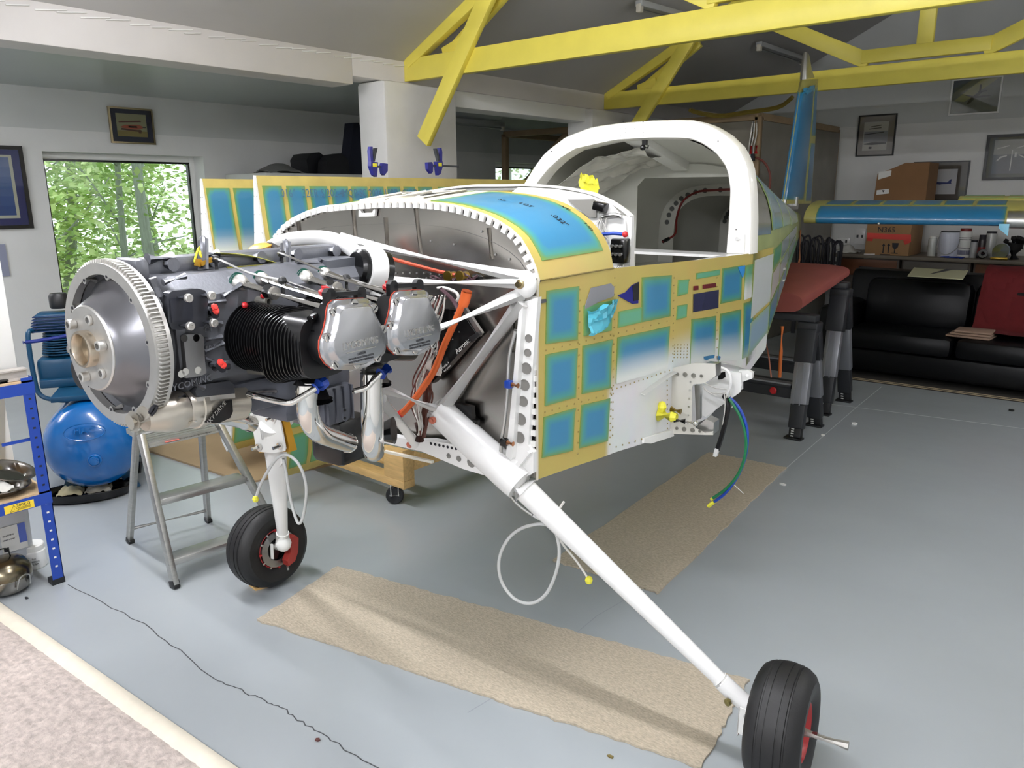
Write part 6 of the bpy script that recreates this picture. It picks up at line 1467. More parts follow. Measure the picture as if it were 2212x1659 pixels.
text('bag_print', 'acetone', .014, (-3.741, .95, .20), (0, 1, 0), (0, 0, 1), m_ink, bag, ext=.0003); text('bag_print', 'clean wipes', .010, (-3.741, .95, .18), (0, 1, 0), (0, 0, 1), m_ink, bag, ext=.0003)
MB().bb((-3.7415, .925, .125), (-3.741, .945, .145)).build('barcode', m_ink, bag, smooth=0)

# ================================================================ COMPRESSOR
m_comp = mat('compressor_blue', (8, 96, 168), .22, noise=.06, nscale=8, coat=.5)
m_compd = mat('compressor_teal', (12, 66, 98), .35, noise=.1, nscale=10)
tc = gy(190, 978, 1.52); rt_ = .250
ax = (EYE-Vector((tc.x, tc.y, H)))
ax = Vector((.80, -.45, 0)).normalized()          # domed end faces the camera
ce = tc-ax*.13
comp = thing('air_compressor', 'blue air compressor with domed tank and finned pump by the window wall', 'compressor', (ce.x, ce.y, 0))
rt_ = min(rt_, tc.z-.06)
tank = MB().lathe([(0, .15), (.05, .148), (.12, .125), (.18, .09), (.225, .04), (.242, -.01), (.247, -.05), (.247, -.75), (.22, -.82), (.12, -.89), (0, -.91)], ce, ax, 48).build('tank', m_comp, comp, smooth=60)
sidev = Vector((-ax.y, ax.x, 0)); upv = Vector((0, 0, 1))
MB().lathe([(.036, .10), (.036, .155), (.030, .16), (.026, .158), (.024, .168), (0, .17)], ce-upv*.04+sidev*.03, ax, 24).lathe([(.02, .165), (.02, .178), (0, .178)], ce-upv*.04+sidev*.03, ax, 6).build('end_plug', m_comp, comp)
MB().tube([ce+ax*(.128-.42*((.10*math.cos(t))**2+(.12+.045*math.sin(t))**2)+.022)+sidev*.10*math.cos(t)+upv*(.12+.045*math.sin(t)) for t in [2*PI*k/28 for k in range(28)]], .003, 5, closed=True).build('raised_oval', m_comp, comp)
text('raised_name', 'FIAC', .05, ce+ax*.135+upv*.125, sidev, (upv*1.0+ax*-.45), m_comp, comp, ext=.004)
for s in (1, -1):
    for d_ in (-.1, -.7): p = ce+ax*d_+sidev*s*.13-upv*.2; MB().bar((p.x, p.y, p.z), (p.x+sidev.x*s*.05, p.y+sidev.y*s*.05, .0), .06, .012, ax).build('foot', m_compd, comp, smooth=0)
pb = ce-ax*.30+upv*.27
MB().box(pb+upv*.0, (.34, .56, .03), Matrix.Rotation(math.atan2(ax.y, ax.x)-PI/2, 3, 'Z'), .004).build('platform', m_compd, comp)
cm = gy(118, 800, 1.52); cm = cm-ax*.25
cm.z = 0; pz = tc.z+.25
def pq(a, s, u): return Vector((cm.x, cm.y, 0))+ax*a+sidev*s+upv*u
# pump: crankcase, finned barrel and head
mb = MB(); 
RM = Matrix.Rotation(math.atan2(ax.y, ax.x), 3, 'Z')
mb.box(pq(0, 0, pz+.12), (.20, .24, .16), RM, .03); mb.box(pq(.08, 0, pz+.06), (.10, .22, .05), RM, .01); mb.build('pump_crankcase', m_compd, comp)
for k in range(9): MB().lathe([(.05, 0), (.098-.002*k, 0), (.098-.002*k, .006), (.05, .006)], pq(0, 0, pz+.215+.014*k), upv, 28, closed=True).build('cooling_fin', m_compd, comp)
for k in range(6): MB().box(pq(0, 0, pz+.355+.016*k), (.20-.006*k, .25-.008*k, .006), RM, .002).build('head_fin', mat('compressor_head', (12, 44, 88), .35), comp)
MB().box(pq(0, 0, pz+.40), (.15, .19, .10), RM, .01).cyl(pq(0, 0, pz+.2), pq(0, 0, pz+.36), .07).build('pump_barrel', m_compd, comp)
MB().lathe([(0, 0), (.045, 0), (.05, .01), (.05, .07), (.04, .085), (0, .085)], pq(-.02, .02, pz+.47), upv, 20).build('air_filter', m_bplast, comp)
MB().lathe([(0, 0), (.10, 0), (.12, .02), (.12, .24), (.10, .27), (0, .27)], pq(-.15, -.30, pz+.16), sidev*-1, 28).build('motor', m_compd, comp)
MB().lathe([(.02, 0), (.09, 0), (.075, .02), (.09, .04), (.02, .04)], pq(-.02, .18, pz+.34), sidev, 28, closed=True).build('pulley', m_bplast, comp)
mb = MB(); mb.prism([pq(.09, .10, pz+.06), pq(.09, .22, pz+.08), pq(.09, .24, pz+.16), pq(.09, .22, pz+.18), pq(.09, .10, pz+.17)], ax*.004); mb.prism([pq(.07, .12, pz+.22), pq(.07, .20, pz+.26), pq(.07, .24, pz+.34), pq(.07, .14, pz+.33)], ax*.004); mb.build('belt_guard', mat('guard_blue', (14, 56, 130), .35), comp, smooth=0)
MB().tube(spline([pq(.08, -.11, pz+.36), pq(.12, -.13, pz+.34), pq(.125, -.13, pz+.10), pq(.13, -.11, pz+.0), pq(.16, -.02, pz-.03), pq(.20, .10, pz-.03), pq(.20, .14, pz-.03), pq(.20, .15, pz-.06)], 6), .013, 10).build('delivery_pipe', m_compd, comp)
MB().lathe([(.018, 0), (.022, .01), (.022, .03), (.016, .04)], pq(.19, .11, pz-.045), sidev, 12).lathe([(.02, -.05), (.02, 0), (.014, .0)], pq(.20, .15, pz-.03), upv, 12).build('check_valve', m_compd, comp)
tag(MB().tube(spline([gx(50, 740, -4.6), gx(90, 735, -4.6), gx(135, 727, -4.6), gx(150, 722, -4.6)], 5), .010, 8).build('air_hose', mat('blue_hose_pipe', (24, 40, 120), .4)), 'dark blue air hose running above the compressor pump', 'hose')
# oil tray with rags below it
tr = gz(190, 1075); tr = Vector((tr.x, tr.y, 0))
tray = thing('oil_tray', 'black oval oil tray on the floor under the compressor tank', 'tray', tr)
mb = MB(); mb.lathe([(0, .004), (.15, .004), (.17, .012), (.185, .055), (.19, .057), (.188, .06), (.18, .057), (.165, .016), (0, .008)], (0, 0, 0), (0, 0, 1), 40)
rm = Matrix.Rotation(math.atan2(sidev.y, sidev.x), 3, 'Z')
mb.v = [tr+rm @ Vector((v.x*1.25, v.y*.62, v.z)) for v in mb.v]; mb.build('pan', m_black, tray)
MB().tube([tr+rm @ Vector((.2, .05, .06)), tr+rm @ Vector((.27, .06, .10)), tr+rm @ Vector((.28, .06, .16))], .012, 6).build('spout_handle', m_black, tray)
for dx, lb, c in ((-.08, 'cream rag heaped in the oil tray, the larger one', (208, 198, 160)), (.06, 'grey rag in the oil tray beside the cream one', (170, 166, 154))):
    mb = MB(); mb.solid(lambda u, v: tr+rm @ Vector((dx+.13*(u-.5)+.01*NZ.noise(Vector((u*5, v*5, dx*9))), .10*(v-.5), .045+.035*math.sin(PI*u)*math.sin(PI*v)+.02*NZ.noise(Vector((u*5, v*5, 3+dx))))), 12, 12, .004)
    tag(mb.build('rag', mat('rag_%d' % c[0], c, .95), smooth=60), lb, 'rag')

# ================================================================ STEPLADDER
m_lad = mat('ladder_aluminium', (186, 186, 182), .34, .85, noise=.10, nscale=16, aniso=(1, 1, 6))
lad = thing('stepladder', 'aluminium stepladder with three treads below the engine', 'ladder', (-3.35, 1.6, 0))
fa, fb_ = gz(379, 1270), gz(379, 1270)+Vector((.05, .52, 0))
ra, rb_ = gz(281, 1172), gz(450, 1127)
pz_ = .585
pa, pb = gz(322, 968, pz_), gz(470, 935, pz_); 
def rail(nm, p, q, w=.042, h=.024): MB().bar(p, q, w, h, (0, 1, 0), .003).build(nm, m_lad, lad)
top_f = [pa+Vector((-.03, -.015, .06)), pb+Vector((-.03, .015, .06))]
for p, q in zip((fa, fb_), top_f):
    rail('front_stile', p+Vector((0, 0, .015)), q); MB().bar(p, p+(q-p)*.05, .047, .03, (0, 1, 0), .003).build('foot_cap', m_bplast, lad)
for p, q in zip((ra, rb_), (gz(296, 925, .64), gz(434, 920, .60))):
    rail('rear_leg', p+Vector((0, 0, .015)), q, .036, .022); MB().bar(p, p+(q-p)*.04, .041, .028, (0, 1, 0), .003).build('foot_cap', m_bplast, lad)
for t in (.16, .55):
    p, q = fa.lerp(top_f[0], t), fb_.lerp(top_f[1], t); mid = (p+q)/2
    MB().box(mid+Vector((-.035, 0, .0)), (.09, (q-p).length-.02, .03), Matrix.Rotation(math.atan2(-(q-p).x, (q-p).y), 3, 'Z'), .004).build('tread', m_lad, lad)
    for e in (p, q): MB().cyl(e+Vector((.012, -.014, 0)), e+Vector((.012, .014, 0)), .007, n=8).build('rivet', m_alu, lad)
MB().tube([ra.lerp(gz(296, 925, .64), .13), rb_.lerp(gz(434, 920, .60), .13)], .009, 8).build('cross_bar', m_lad, lad)
c4 = [pa, pb, pb+Vector((-.30, .035, 0)), pa+Vector((-.30, .035, 0))]
plat = MB().prism(c4, (0, 0, .022)).build('platform', m_lad, lad, smooth=0)
for k in range(9):
    t = (k+.5)/9; MB().bar(c4[0].lerp(c4[3], t)+Vector((0, 0, .024)), c4[1].lerp(c4[2], t)+Vector((0, 0, .024)), .012, .003).build('platform_rib', m_lad, plat, smooth=0)
MB().bar(pa+Vector((.003, 0, .008)), pb+Vector((.003, 0, .008)), .03, .004, (0, 0, 1)).build('platform_edge', m_lad, plat, smooth=0)
e_ = (pb-pa); MB().bar(pa+e_*.22+Vector((.006, 0, .012)), pa+e_*.42+Vector((.006, 0, .012)), .012, .001).build('red_sticker', mat('faded_red', (196, 104, 92), .5), plat, smooth=0)
text('platform_print', 'DO NOT STAND ON TOP TREAD', .010, pa+e_*.66+Vector((.0065, 0, .012)), e_, (0, 0, 1), m_ink, plat, ext=.0002)
tag_c = (c4[0]+c4[2])/2; MB().box(tag_c+Vector((0, 0, .0275)), (.04, .09, .001), None).build('maker_label', mat('grey_label', (120, 122, 124), .5), plat, smooth=0)
MB().tube([top_f[0], top_f[1]], .008, 8).build('hinge_bar', m_lad, lad)
# ================================================================ TRESTLES UNDER THE TAIL
m_tre = mat('trestle_black', (38, 40, 44), .45)
m_trel = mat('trestle_leg_silver', (150, 152, 158), .38, .6)
def trestle(x0, x1, y, zt_, feet, label):
    t = thing('trestle', label, 'trestle', ((x0+x1)/2, y, 0), 0, 'folding trestles')
    MB().bb((x0, y-.05, zt_-.05), (x1, y+.05, zt_), .01).build('top_beam', m_tre, t)
    for k in range(12): MB().bb((x0+.03+.05*k, y-.03, zt_), (x0+.05+.05*k, y+.03, zt_+.006)).build('top_grip', m_bplast, t, smooth=0)
    for xa in (x0-.02, x1-.12): MB().bb((xa, y-.06, zt_-.12), (xa+.14, y+.06, zt_-.05), .01).build('end_bracket', m_tre, t)
    for xx, sg in ((x1-.05, 1), (x0+.05, -1)):
        for fy in feet:
            a = Vector((xx, y+(.03 if fy > y else -.03), zt_-.10)); b_ = Vector((xx+.035*sg, fy, .0)); m1 = a.lerp(b_, .30); m2 = a.lerp(b_, .68)
            MB().bar(a, m1, .13, .07, (0, 1, 0), .006).build('leg', m_tre, t)
            MB().bar(m1, m2, .11, .06, (0, 1, 0), .004).build('leg', m_trel, t)
            for dx in (-.03, .012): MB().bar(m1+Vector((dx, -.032 if fy < y else .032, 0)), m2+Vector((dx, -.032 if fy < y else .032, 0)), .008, .006, (0, 1, 0)).build('leg_rib', m_trel, t, smooth=0)
            MB().bar(m2, a.lerp(b_, .90), .10, .065, (0, 1, 0), .006).build('leg', m_tre, t)
            MB().bar(a.lerp(b_, .88), b_+Vector((0, 0, .012)), .085, .045, (0, 1, 0), .003).build('foot_slide', m_bplast, t)
            for k in range(4): MB().box(a.lerp(b_, .90+.022*k)+Vector((-.015, -.026, 0)), (.02, .003, .008)).build('slide_notch', m_label, t, smooth=0)
            MB().bb((b_.x-.07, b_.y-.035, 0), (b_.x+.05, b_.y+.035, .014), .003).build('foot', m_bplast, t)
    MB().bb((x0+.1, y-.13, .33), (x1-.1, y-.06, .36), .004).bb((x0+.1, y-.06, .31), (x1-.1, y+.06, .35), .004).build('spreader', m_tre, t)
    MB().bb((x0+.1, y-.134, .355), (x1-.1, y-.07, .366)).build('spreader_rail', m_trel, t, smooth=0)
    MB().lathe([(0, 0), (.024, 0), (.026, .006), (.02, .012), (0, .013)], (x1-.22, y-.131, .30), (0, -1, 0), 16).build('red_latch', m_red, t)
    MB().bb((x0+.1, y-.128, .26), (x1-.1, y-.12, .33)).build('spreader_skirt', m_tre, t, smooth=0)
trestle(-2.78, -1.80, 5.33, .84, (5.13, 5.53), 'black folding trestle with silver legs under the tail, the one nearer the wheels')
trestle(-2.85, -1.86, 6.12, .99, (5.87, 6.37), 'black folding trestle with silver legs under the tail, the one nearer the sofa')
# padded red cushion bridging them
def redpad(u, v):
    x = -2.75+.87*u; y = 5.28+.92*v; z = 1.02+.05*v+.045*math.sin(PI*min(1, max(0, .04+.92*u)))+.02*math.sin(PI*v)
    return Vector((x, y, z))
m_rpad = mat('faded_red_vinyl', (150, 78, 70), .5, noise=.1, nscale=6)
mb = MB(); 
rings = []
for k in range(13):
    v = k/12; y = 5.26+.95*v; zz = .842+.155*v; w = .43; hh = .15*(1-.25*v)
    rings.append([Vector((-2.32+w*math.copysign(abs(math.cos(t))**.5, math.cos(t)), y, zz+hh/2+hh/2*math.copysign(abs(math.sin(t))**.6, math.sin(t))+.004*NZ.noise(Vector((math.cos(t)*3, y*4, 1))))) for t in [2*PI*j/28 for j in range(28)]])
mb.loft(rings)
tag(mb.build('padded_cushion', m_rpad), 'faded red padded cushion laid across the two trestles under the tail', 'cushion')
tag(MB().tube([gy(1690, 705, 5.1), gy(1687, 760, 5.1), gy(1684, 815, 5.12)], [.012, .012, .012], 6).build('ratchet_strap', mat('orange_strap', (206, 108, 46), .7)), 'orange ratchet strap hanging taut inside the nearer trestle', 'strap')
tag(MB().tube([gy(1648, 712, 5.0), gy(1660, 765, 5.05), gy(1666, 815, 5.1)], .005, 6).build('tie_line', mat('faded_orange_cord', (190, 120, 96), .8)), 'thin faded cord tied down from the tail cone to the trestle shelf', 'cord')

# ================================================================ SOFA AND WHAT LIES ON IT
m_lea = mat('black_sofa_leather', (9, 10, 12), .38, bump=.12, bscale=18, spec=.2)
sf = thing('sofa', 'long black leather sofa in front of the workbench', 'sofa', (-.9, 7.8, 0))
SX0, SX1 = -2.50, .75
MB().bb((SX0, 7.36, .06), (SX1, 8.25, .26), .03).build('base', m_lea, sf)
for x in (SX0+.1, SX1-.1):
    for y in (7.45, 8.15): MB().cyl((x, y, 0), (x, y, .07), .025).build('foot', m_bplast, sf)
n = 3; cw = (SX1-.24-SX0-.24)/n
for k in range(n):
    xa = SX0+.24+cw*k
    MB().box((xa+cw/2, 7.68, .345), (cw-.015, .68, .18), None, .06).build('seat_cushion', m_lea, sf)
    MB().box((xa+cw/2, 8.04, .62), (cw-.015, .24, .46), Matrix.Rotation(R(-9), 3, 'X'), .08).build('back_cushion', m_lea, sf)
MB().box(((SX0+SX1)/2, 8.17, .58), (SX1-SX0-.1, .20, .70), Matrix.Rotation(R(-4), 3, 'X'), .07).build('backrest', m_lea, sf)
for x in (SX0+.12, SX1-.12): MB().box((x, 7.80, .40), (.24, .88, .48), None, .08).build('arm', m_lea, sf)
m_mat_ = mat('dark_mat', (52, 48, 44), .9, noise=.2, nscale=20)
mt = thing('floor_mat', 'dark mat with two cream border lines under the black sofa', 'mat', (-1, 8, 0))
MB().prism([Vector((-2.6, 7.16, .001)), Vector((1.2, 7.30, .001)), Vector((1.2, 9.2, .001)), Vector((-2.6, 9.2, .001))], (0, 0, .008)).build('pile', m_mat_, mt, smooth=0)
for o in (.0, .055): MB().prism([Vector((-2.6, 7.16+o, .0092)), Vector((1.2, 7.30+o, .0092)), Vector((1.2, 7.325+o, .0092)), Vector((-2.6, 7.185+o, .0092))], (0, 0, .001)).build('border_line', mat('cream_line', (188, 172, 140), .9), mt, smooth=0)
# red throw over back and seat
tpts = [(8.27, .80), (8.23, .955), (8.12, .965), (8.02, .90), (7.93, .70), (7.86, .47), (7.70, .445), (7.55, .45)]
tp_ = spline([Vector((0, y, z)) for y, z in tpts], 4)
def throw(u, v):
    p = tp_[min(int(v*(len(tp_)-1)+.5), len(tp_)-1)]; x = -1.25+.62*u+.10*(1-v)*(u-.2)-.05*v; return Vector((x, p.y-.004, p.z+.034+.012*NZ.noise(Vector((u*4, v*5, 2)))))
mb = MB(); mb.solid(throw, 20, len(tp_)-1, .012)
tag(mb.build('throw_blanket', mat('dark_red_throw', (92, 10, 14), .9, noise=.1, nscale=20), smooth=60), 'dark red throw draped over the back and seat of the black sofa', 'blanket')
q = gz(2098, 722, .46)
mb = MB()
for k in range(3): mb.box(Vector((q.x+.012*k, q.y, .448+.022*k)), (.34-.03*k, .24, .02), Matrix.Rotation(R(-4+3*k), 3, 'Z'), .009)
tag(mb.build('folded_towel', mat('beige_towel', (150, 124, 106), .95, noise=.1, nscale=30)), 'folded beige towel on the sofa seat beside the red throw', 'towel')
mg = thing('magazine', 'pale printed sheet lying on top of the black sofa back', 'magazine', (-1.75, 8.2, .94))
zs = .952
P = [gz(*p, zs) for p in ((1960, 597), (1975, 578), (2092, 585), (2080, 604))]
MB().prism(P, (0, 0, .004)).build('sheet', mat('pale_green_paper', (196, 194, 158), .7), mg, smooth=0)
MB().prism([P[0].lerp(P[2], .35)+Vector((0, 0, .0045)), P[0].lerp(P[2], .42)+Vector((.0, -.02, .0045)), P[1].lerp(P[2], .75)+Vector((0, -.02, .0045)), P[1].lerp(P[2], .6)+Vector((0, -.01, .0045))], (0, 0, .0004)).build('print', m_ink, mg, smooth=0)
MB().prism([P[1].lerp(P[2], .0)+Vector((.02, -.02, .0045)), P[1].lerp(P[2], .95)+Vector((0, -.02, .0045)), P[1].lerp(P[2], .95)+Vector((0, -.05, .0045)), P[1]+Vector((.01, -.05, .0045))], (0, 0, .0004)).build('print', m_ink, mg, smooth=0)

# ================================================================ WORKBENCH AND ITS CLUTTER
BZ = .945
m_bench = mat('bench_top', (120, 112, 100), .6, noise=.1, nscale=6)
m_draw = mat('brown_drawer', (104, 62, 36), .5, noise=.15, nscale=5)
wb = thing('workbench', 'long workbench with brown drawers along the end wall', 'bench', (-1.2, 10, 0))
MB().bb((-3.15, 9.62, BZ-.04), (1.2, 10.46, BZ), .004).build('bench_top', m_bench, wb)
for k in range(6):
    x = -3.1+.72*k
    MB().bb((x, 9.66, .05), (x+.69, 10.40, BZ-.04), .004).build('carcass', mat('bench_carcass', (86, 78, 72), .6), wb)
    d = MB().bb((x+.02, 9.645, .70), (x+.67, 9.66, .89), .003).build('drawer', m_draw if k in (0, 2, 3) else mat('grey_drawer', (104, 100, 96), .5), wb)
    MB().bar((x+.27, 9.635, .80), (x+.42, 9.635, .80), .012, .012).build('handle', m_ink, d, smooth=0)
YBN = 9.85
def bx_(p, sy, h, mt, bev=.004): return MB().bb((p[0], YBN-sy/2, BZ+.001), (p[1], YBN+sy/2, BZ+h), bev)
b1 = thing('cardboard_box', 'brown cardboard box with red tape and arrow marks standing on the bench', 'box', (-2.55, YBN, BZ))
xl, xr = gy(1872, 500, 9.66).x, gy(1968, 500, 9.66).x
MB().bb((xl, 9.66, BZ+.001), (xr, 10.2, 1.41), .004).build('carton', m_card, b1)
def fr_(px, py): v = gy(px, py, 9.657); return v
MB().prism([fr_(*p) for p in ((1873, 503), (1968, 507), (1968, 519), (1873, 515))], (0, -.001, 0)).build('red_tape', mat('red_tape', (206, 52, 38), .45), b1, smooth=0)
for q in (((1873, 514), (1887, 514), (1884, 521), (1873, 520)), ((1951, 520), (1968, 516), (1968, 523), (1955, 529))): MB().prism([fr_(*p) for p in q], (0, -.001, 0)).build('red_tape', mat('red_tape', (206, 52, 38), .45), b1, smooth=0)
text('marker_writing', 'N365', .085, fr_(1915, 497)+Vector((0, -.002, 0)), (1, 0, 0), (0, 0, 1), m_ink, b1, ext=.0003)
for x in (1907, 1918):
    p = fr_(x, 547); MB().bb(p+Vector((-.006, -.001, 0)), p+Vector((.006, 0, .095))).prism([p+Vector((-.018, 0, .085)), p+Vector((.018, 0, .085)), p+Vector((0, 0, .115))], (0, -.001, 0)).build('arrow_mark', m_ink, b1, smooth=0)
p = fr_(1912, 549); MB().bb(p+Vector((-.055, -.001, -.008)), p+Vector((.055, 0, 0))).build('arrow_bar', m_ink, b1, smooth=0)
p = fr_(1932, 547); MB().bb(p+Vector((-.035, -.001, -.004)), p+Vector((.035, 0, .006))).bb(p+Vector((-.006, -.001, 0)), p+Vector((.006, 0, .05))).prism([p+Vector((-.035, 0, .115)), p+Vector((-.03, 0, .07)), p+Vector((-.01, 0, .048)), p+Vector((.01, 0, .048)), p+Vector((.03, 0, .07)), p+Vector((.035, 0, .115))], (0, -.001, 0)).build('glass_mark', m_ink, b1, smooth=0)
MB().prism([fr_(*p) for p in ((1866, 548), (1890, 548), (1890, 558), (1866, 558))], (0, -.001, 0)).build('paper_label', m_label, b1, smooth=0)
b2 = thing('cardboard_box', 'torn-topped brown cardboard box stacked on the red-taped one', 'box', (-2.55, YBN, 1.41))
x2l, x2r = gy(1889, 400, 9.68).x, gy(2003, 400, 9.68).x; z2 = gy(1950, 352, 9.68).z
MB().prism([Vector((x2l, 9.68, 1.412)), Vector((x2r, 9.68, 1.412)), Vector((x2r, 9.68, z2)), Vector((x2l+(x2r-x2l)*.55, 9.68, z2)), Vector((x2l+(x2r-x2l)*.3, 9.68, z2-.06)), Vector((x2l+.02, 9.68, z2-.11))], (0, .42, 0)).build('carton', mat('brown_cardboard_dark', (136, 100, 66), .85, noise=.08, nscale=4), b2, smooth=0)
def f2(px, py): return gy(px, py, 9.678)
MB().prism([f2(*p) for p in ((1898, 371), (1926, 368), (1924, 380), (1897, 388))], (0, -.001, 0)).build('paper_label', m_label, b2, smooth=0)
MB().prism([f2(*p) for p in ((1894, 411), (1920, 408), (1920, 418), (1893, 421))], (0, -.001, 0)).build('paper_label', m_label, b2, smooth=0)
MB().prism([f2(*p)+Vector((0, -.001, 0)) for p in ((1905, 411), (1911, 411), (1908, 416))], (0, -.001, 0)).build('label_mark', m_ink, b2, smooth=0)
def pot_(name, px, r, h, mt, label, cat, capc=None, yb=YBN, cap_h=.02, extra=None):
    p = gy(px, 545, yb); o = Vector((p.x, yb, BZ+.001)); t = thing(name, label, cat, o)
    MB().lathe([(0, 0), (r, 0), (r, h*.94), (r*.92, h), (0, h)], o, (0, 0, 1), 24).build('body', mt, t)
    if capc is not None: MB().lathe([(r*.9, h), (r*.9, h+cap_h), (0, h+cap_h)], o, (0, 0, 1), 20).build('lid', capc, t)
    return t, o
t_, o_ = pot_('paint_tin', 2048, .105, .27, mat('tin_white', (206, 210, 224), .35), 'large white paint tin with dark rim on the bench', 'tin', m_fing, cap_h=.012)
MB().tube(spline([o_+Vector((-.105, -.02, .22)), o_+Vector((-.10, -.10, .10)), o_+Vector((0, -.125, .03)), o_+Vector((.10, -.10, .10)), o_+Vector((.105, -.02, .22))], 5), .004, 6).build('bail_handle', m_alu, t_)
t_, o_ = pot_('solvent_can', 2081, .062, .285, m_label, 'white printed can with red cap beside the large paint tin', 'can', m_dred, cap_h=.03)
for z in (.19, .21, .10): MB().lathe([(.0625, z), (.0625, z+.008)], o_, (0, 0, 1), 20).build('print_band', m_ink, t_)
MB().lathe([(.0626, .03), (.0626, .08)], o_, (0, 0, 1), 20).build('print_band', mat('print_grey', (120, 120, 140), .5), t_)
pot_('small_bottle', 2102, .035, .17, mat('grey_bottle', (176, 178, 180), .4), 'small grey bottle with black cap between the cans on the bench', 'bottle', m_ink)
t_, o_ = pot_('spray_can', 2119, .038, .20, mat('dark_spray', (34, 22, 28), .35), 'black and red spray can on the bench', 'can', m_ink, cap_h=.05); MB().lathe([(.0385, .05), (.0385, .12)], o_, (0, 0, 1), 20).build('red_band', m_dred, t_)
pot_('clear_jar', 2137, .055, .26, mat('jar_grey', (196, 198, 196), .2, coat=.5), 'tall pale jar with black lid behind the spray can', 'jar', m_ink, yb=10.05)
pot_('clear_bottle', 2012, .045, .20, mat('pale_bottle', (200, 204, 200), .25, coat=.4), 'pale bottle on the bench just right of the cardboard box', 'bottle', m_label)
p = gy(2123, 541, 9.75); tag(MB().lathe([(.02, -.03), (.045, -.03), (.05, -.02), (.05, .02), (.045, .03), (.02, .03)], (p.x, 9.75, BZ+.052), (.3, -1, .2), 24, closed=True).build('tape_roll', m_black), 'black roll of tape with pale core in front of the spray can', 'tape')
p = gy(2165, 530, 9.72); dc = MB().lathe([(0, 0), (.085, 0), (.09, .01), (.085, .02), (0, .022)], (p.x, 9.72, BZ+.085), (-.3, -1, .35), 28); tag(dc.build('shiny_disc', mat('mirror_disc', (190, 206, 230), .12, 1.0)), 'shiny silver disc leaning on the bench beside the black gloves', 'disc')
p = gy(2190, 545, 9.8); gl = MB(); gl.tube([Vector((p.x, 9.85, BZ+.002)), Vector((p.x-.01, 9.85, BZ+.10)), Vector((p.x, 9.85, BZ+.17))], [.055, .065, .075], 12)
for k, (dx, hh) in enumerate(((-.11, .20), (-.03, .245), (.02, .25), (.06, .235), (.09, .22))): gl.tube([Vector((p.x+dx*.5, 9.85, BZ+.12)), Vector((p.x+dx*.8, 9.85, BZ+.17+(hh-.17)*.6)), Vector((p.x+dx, 9.85, BZ+hh))], [.034, .028, .022], 8)
tag(gl.build('work_glove', mat('black_glove', (16, 16, 17), .8)), 'black work glove standing on the bench at the picture edge', 'glove')
p = gy(2056, 549, 9.68); mb = MB(); mb.solid(lambda u, v: Vector((p.x-.1+.22*u, 9.64+.10*v, BZ+.012+.012*NZ.noise(Vector((u*5, v*4, 3))))), 10, 6, .006); tag(mb.build('blue_rag', mat('blue_rag', (24, 60, 170), .8), smooth=60), 'blue rag on the bench edge in front of the large paint tin', 'rag')
p = gy(2160, 548, 9.7); tag(MB().box((p.x, 9.7, BZ+.016), (.16, .08, .03), None, .008).build('brass_block', m_brass), 'brassy block lying on the bench under the shiny disc', 'block')
mb = MB(); a, b_ = gy(1800, 543, 9.9), gy(1856, 543, 9.9)
mb.solid(lambda u, v: Vector((a.x+(b_.x-a.x)*u, 9.75+.25*v, BZ+.01+.16*u*math.sin(PI*v)*math.sin(PI*min(1, u*1.1+.02))+.02*NZ.noise(Vector((u*4, v*4, 9))))), 12, 8, .004); tag(mb.build('white_bag', m_label, smooth=50), 'crumpled white bag on the bench under the wall socket', 'bag')
# sockets and panels on the end wall
def socket(px, py, w, h, label):
    p = gy(px, py, YE-.012); t = thing('wall_socket', label, 'socket', p)
    MB().bb(p+Vector((-w/2, -.01, -h/2)), p+Vector((w/2, .012, h/2)), .006).build('plate', m_white, t)
    for dx in (-w*.22, w*.22): MB().bb(p+Vector((dx-.012, -.012, -.02)), p+Vector((dx+.012, -.009, .015))).build('switch', m_fing, t, smooth=0)
socket(1822, 521, .17, .10, 'white double wall socket above the crumpled white bag')
socket(1858, 510, .13, .20, 'white wall socket box just left of the red-taped cardboard box')

# ================================================================ POLYTHENE BOOTH, CABLES
m_thick = mat('hazy_polythene', (146, 140, 126), .3, alpha=.6, noise=.12, nscale=4, coat=.3)
bo = thing('timber_booth', 'timber framed booth wrapped in hazy polythene behind the cockpit', 'booth', (-4.8, 8.9, 0))
xc, zt3 = gy(1640, 258, 8.0).x, gy(1640, 252, 8.0).z
xl3 = gy(1091, 300, 8.0).x
m_old = mat('aged_timber', (150, 128, 98), .7, noise=.15, nscale=6)
def bw(nm, p, q, w=.07): MB().bar(p, q, w, w, (0, 0, 1), .003).build(nm, m_old, bo)
yb3 = 10.35
for x, y in ((xc, 8.0), (xl3, 8.0), (xc, yb3), (xl3, yb3)): bw('post', (x, y, 0), (x, y, zt3))
for y in (8.0, yb3): bw('top_rail', (xl3, y, zt3), (xc, y, zt3))
for x in (xl3, xc): bw('top_rail', (x, 8.0, zt3), (x, yb3, zt3))
bw('diagonal_brace', (xl3+.05, 8.03, 1.55), (xl3+1.0, 8.03, zt3-.03))
def wavy(f, nm, nu, nv):
    mb = MB(); mb.solid(f, nu, nv, .003); mb.build(nm, m_thick, bo, smooth=60)
wavy(lambda u, v: Vector((xl3+1.1+(xc-xl3-1.15)*u, 7.955+.014*NZ.noise(Vector((u*9, v*3, 4))), .02+(zt3-.06)*v)), 'front_sheet', 40, 14)
wavy(lambda u, v: Vector((xc+.042+.014*NZ.noise(Vector((u*9, v*3, 1))), 8.0+(yb3-8.0)*u, .02+(zt3-.06)*v)), 'side_sheet', 40, 14)
mb = MB()
for k in range(3): mb.tube(spline([gy(1626+4*k, 262, 7.93), gy(1622+6*k, 290, 7.93), gy(1618+5*k, 318, 7.93), gy(1617+5*k, 345, 7.93)], 5), .008, 6)
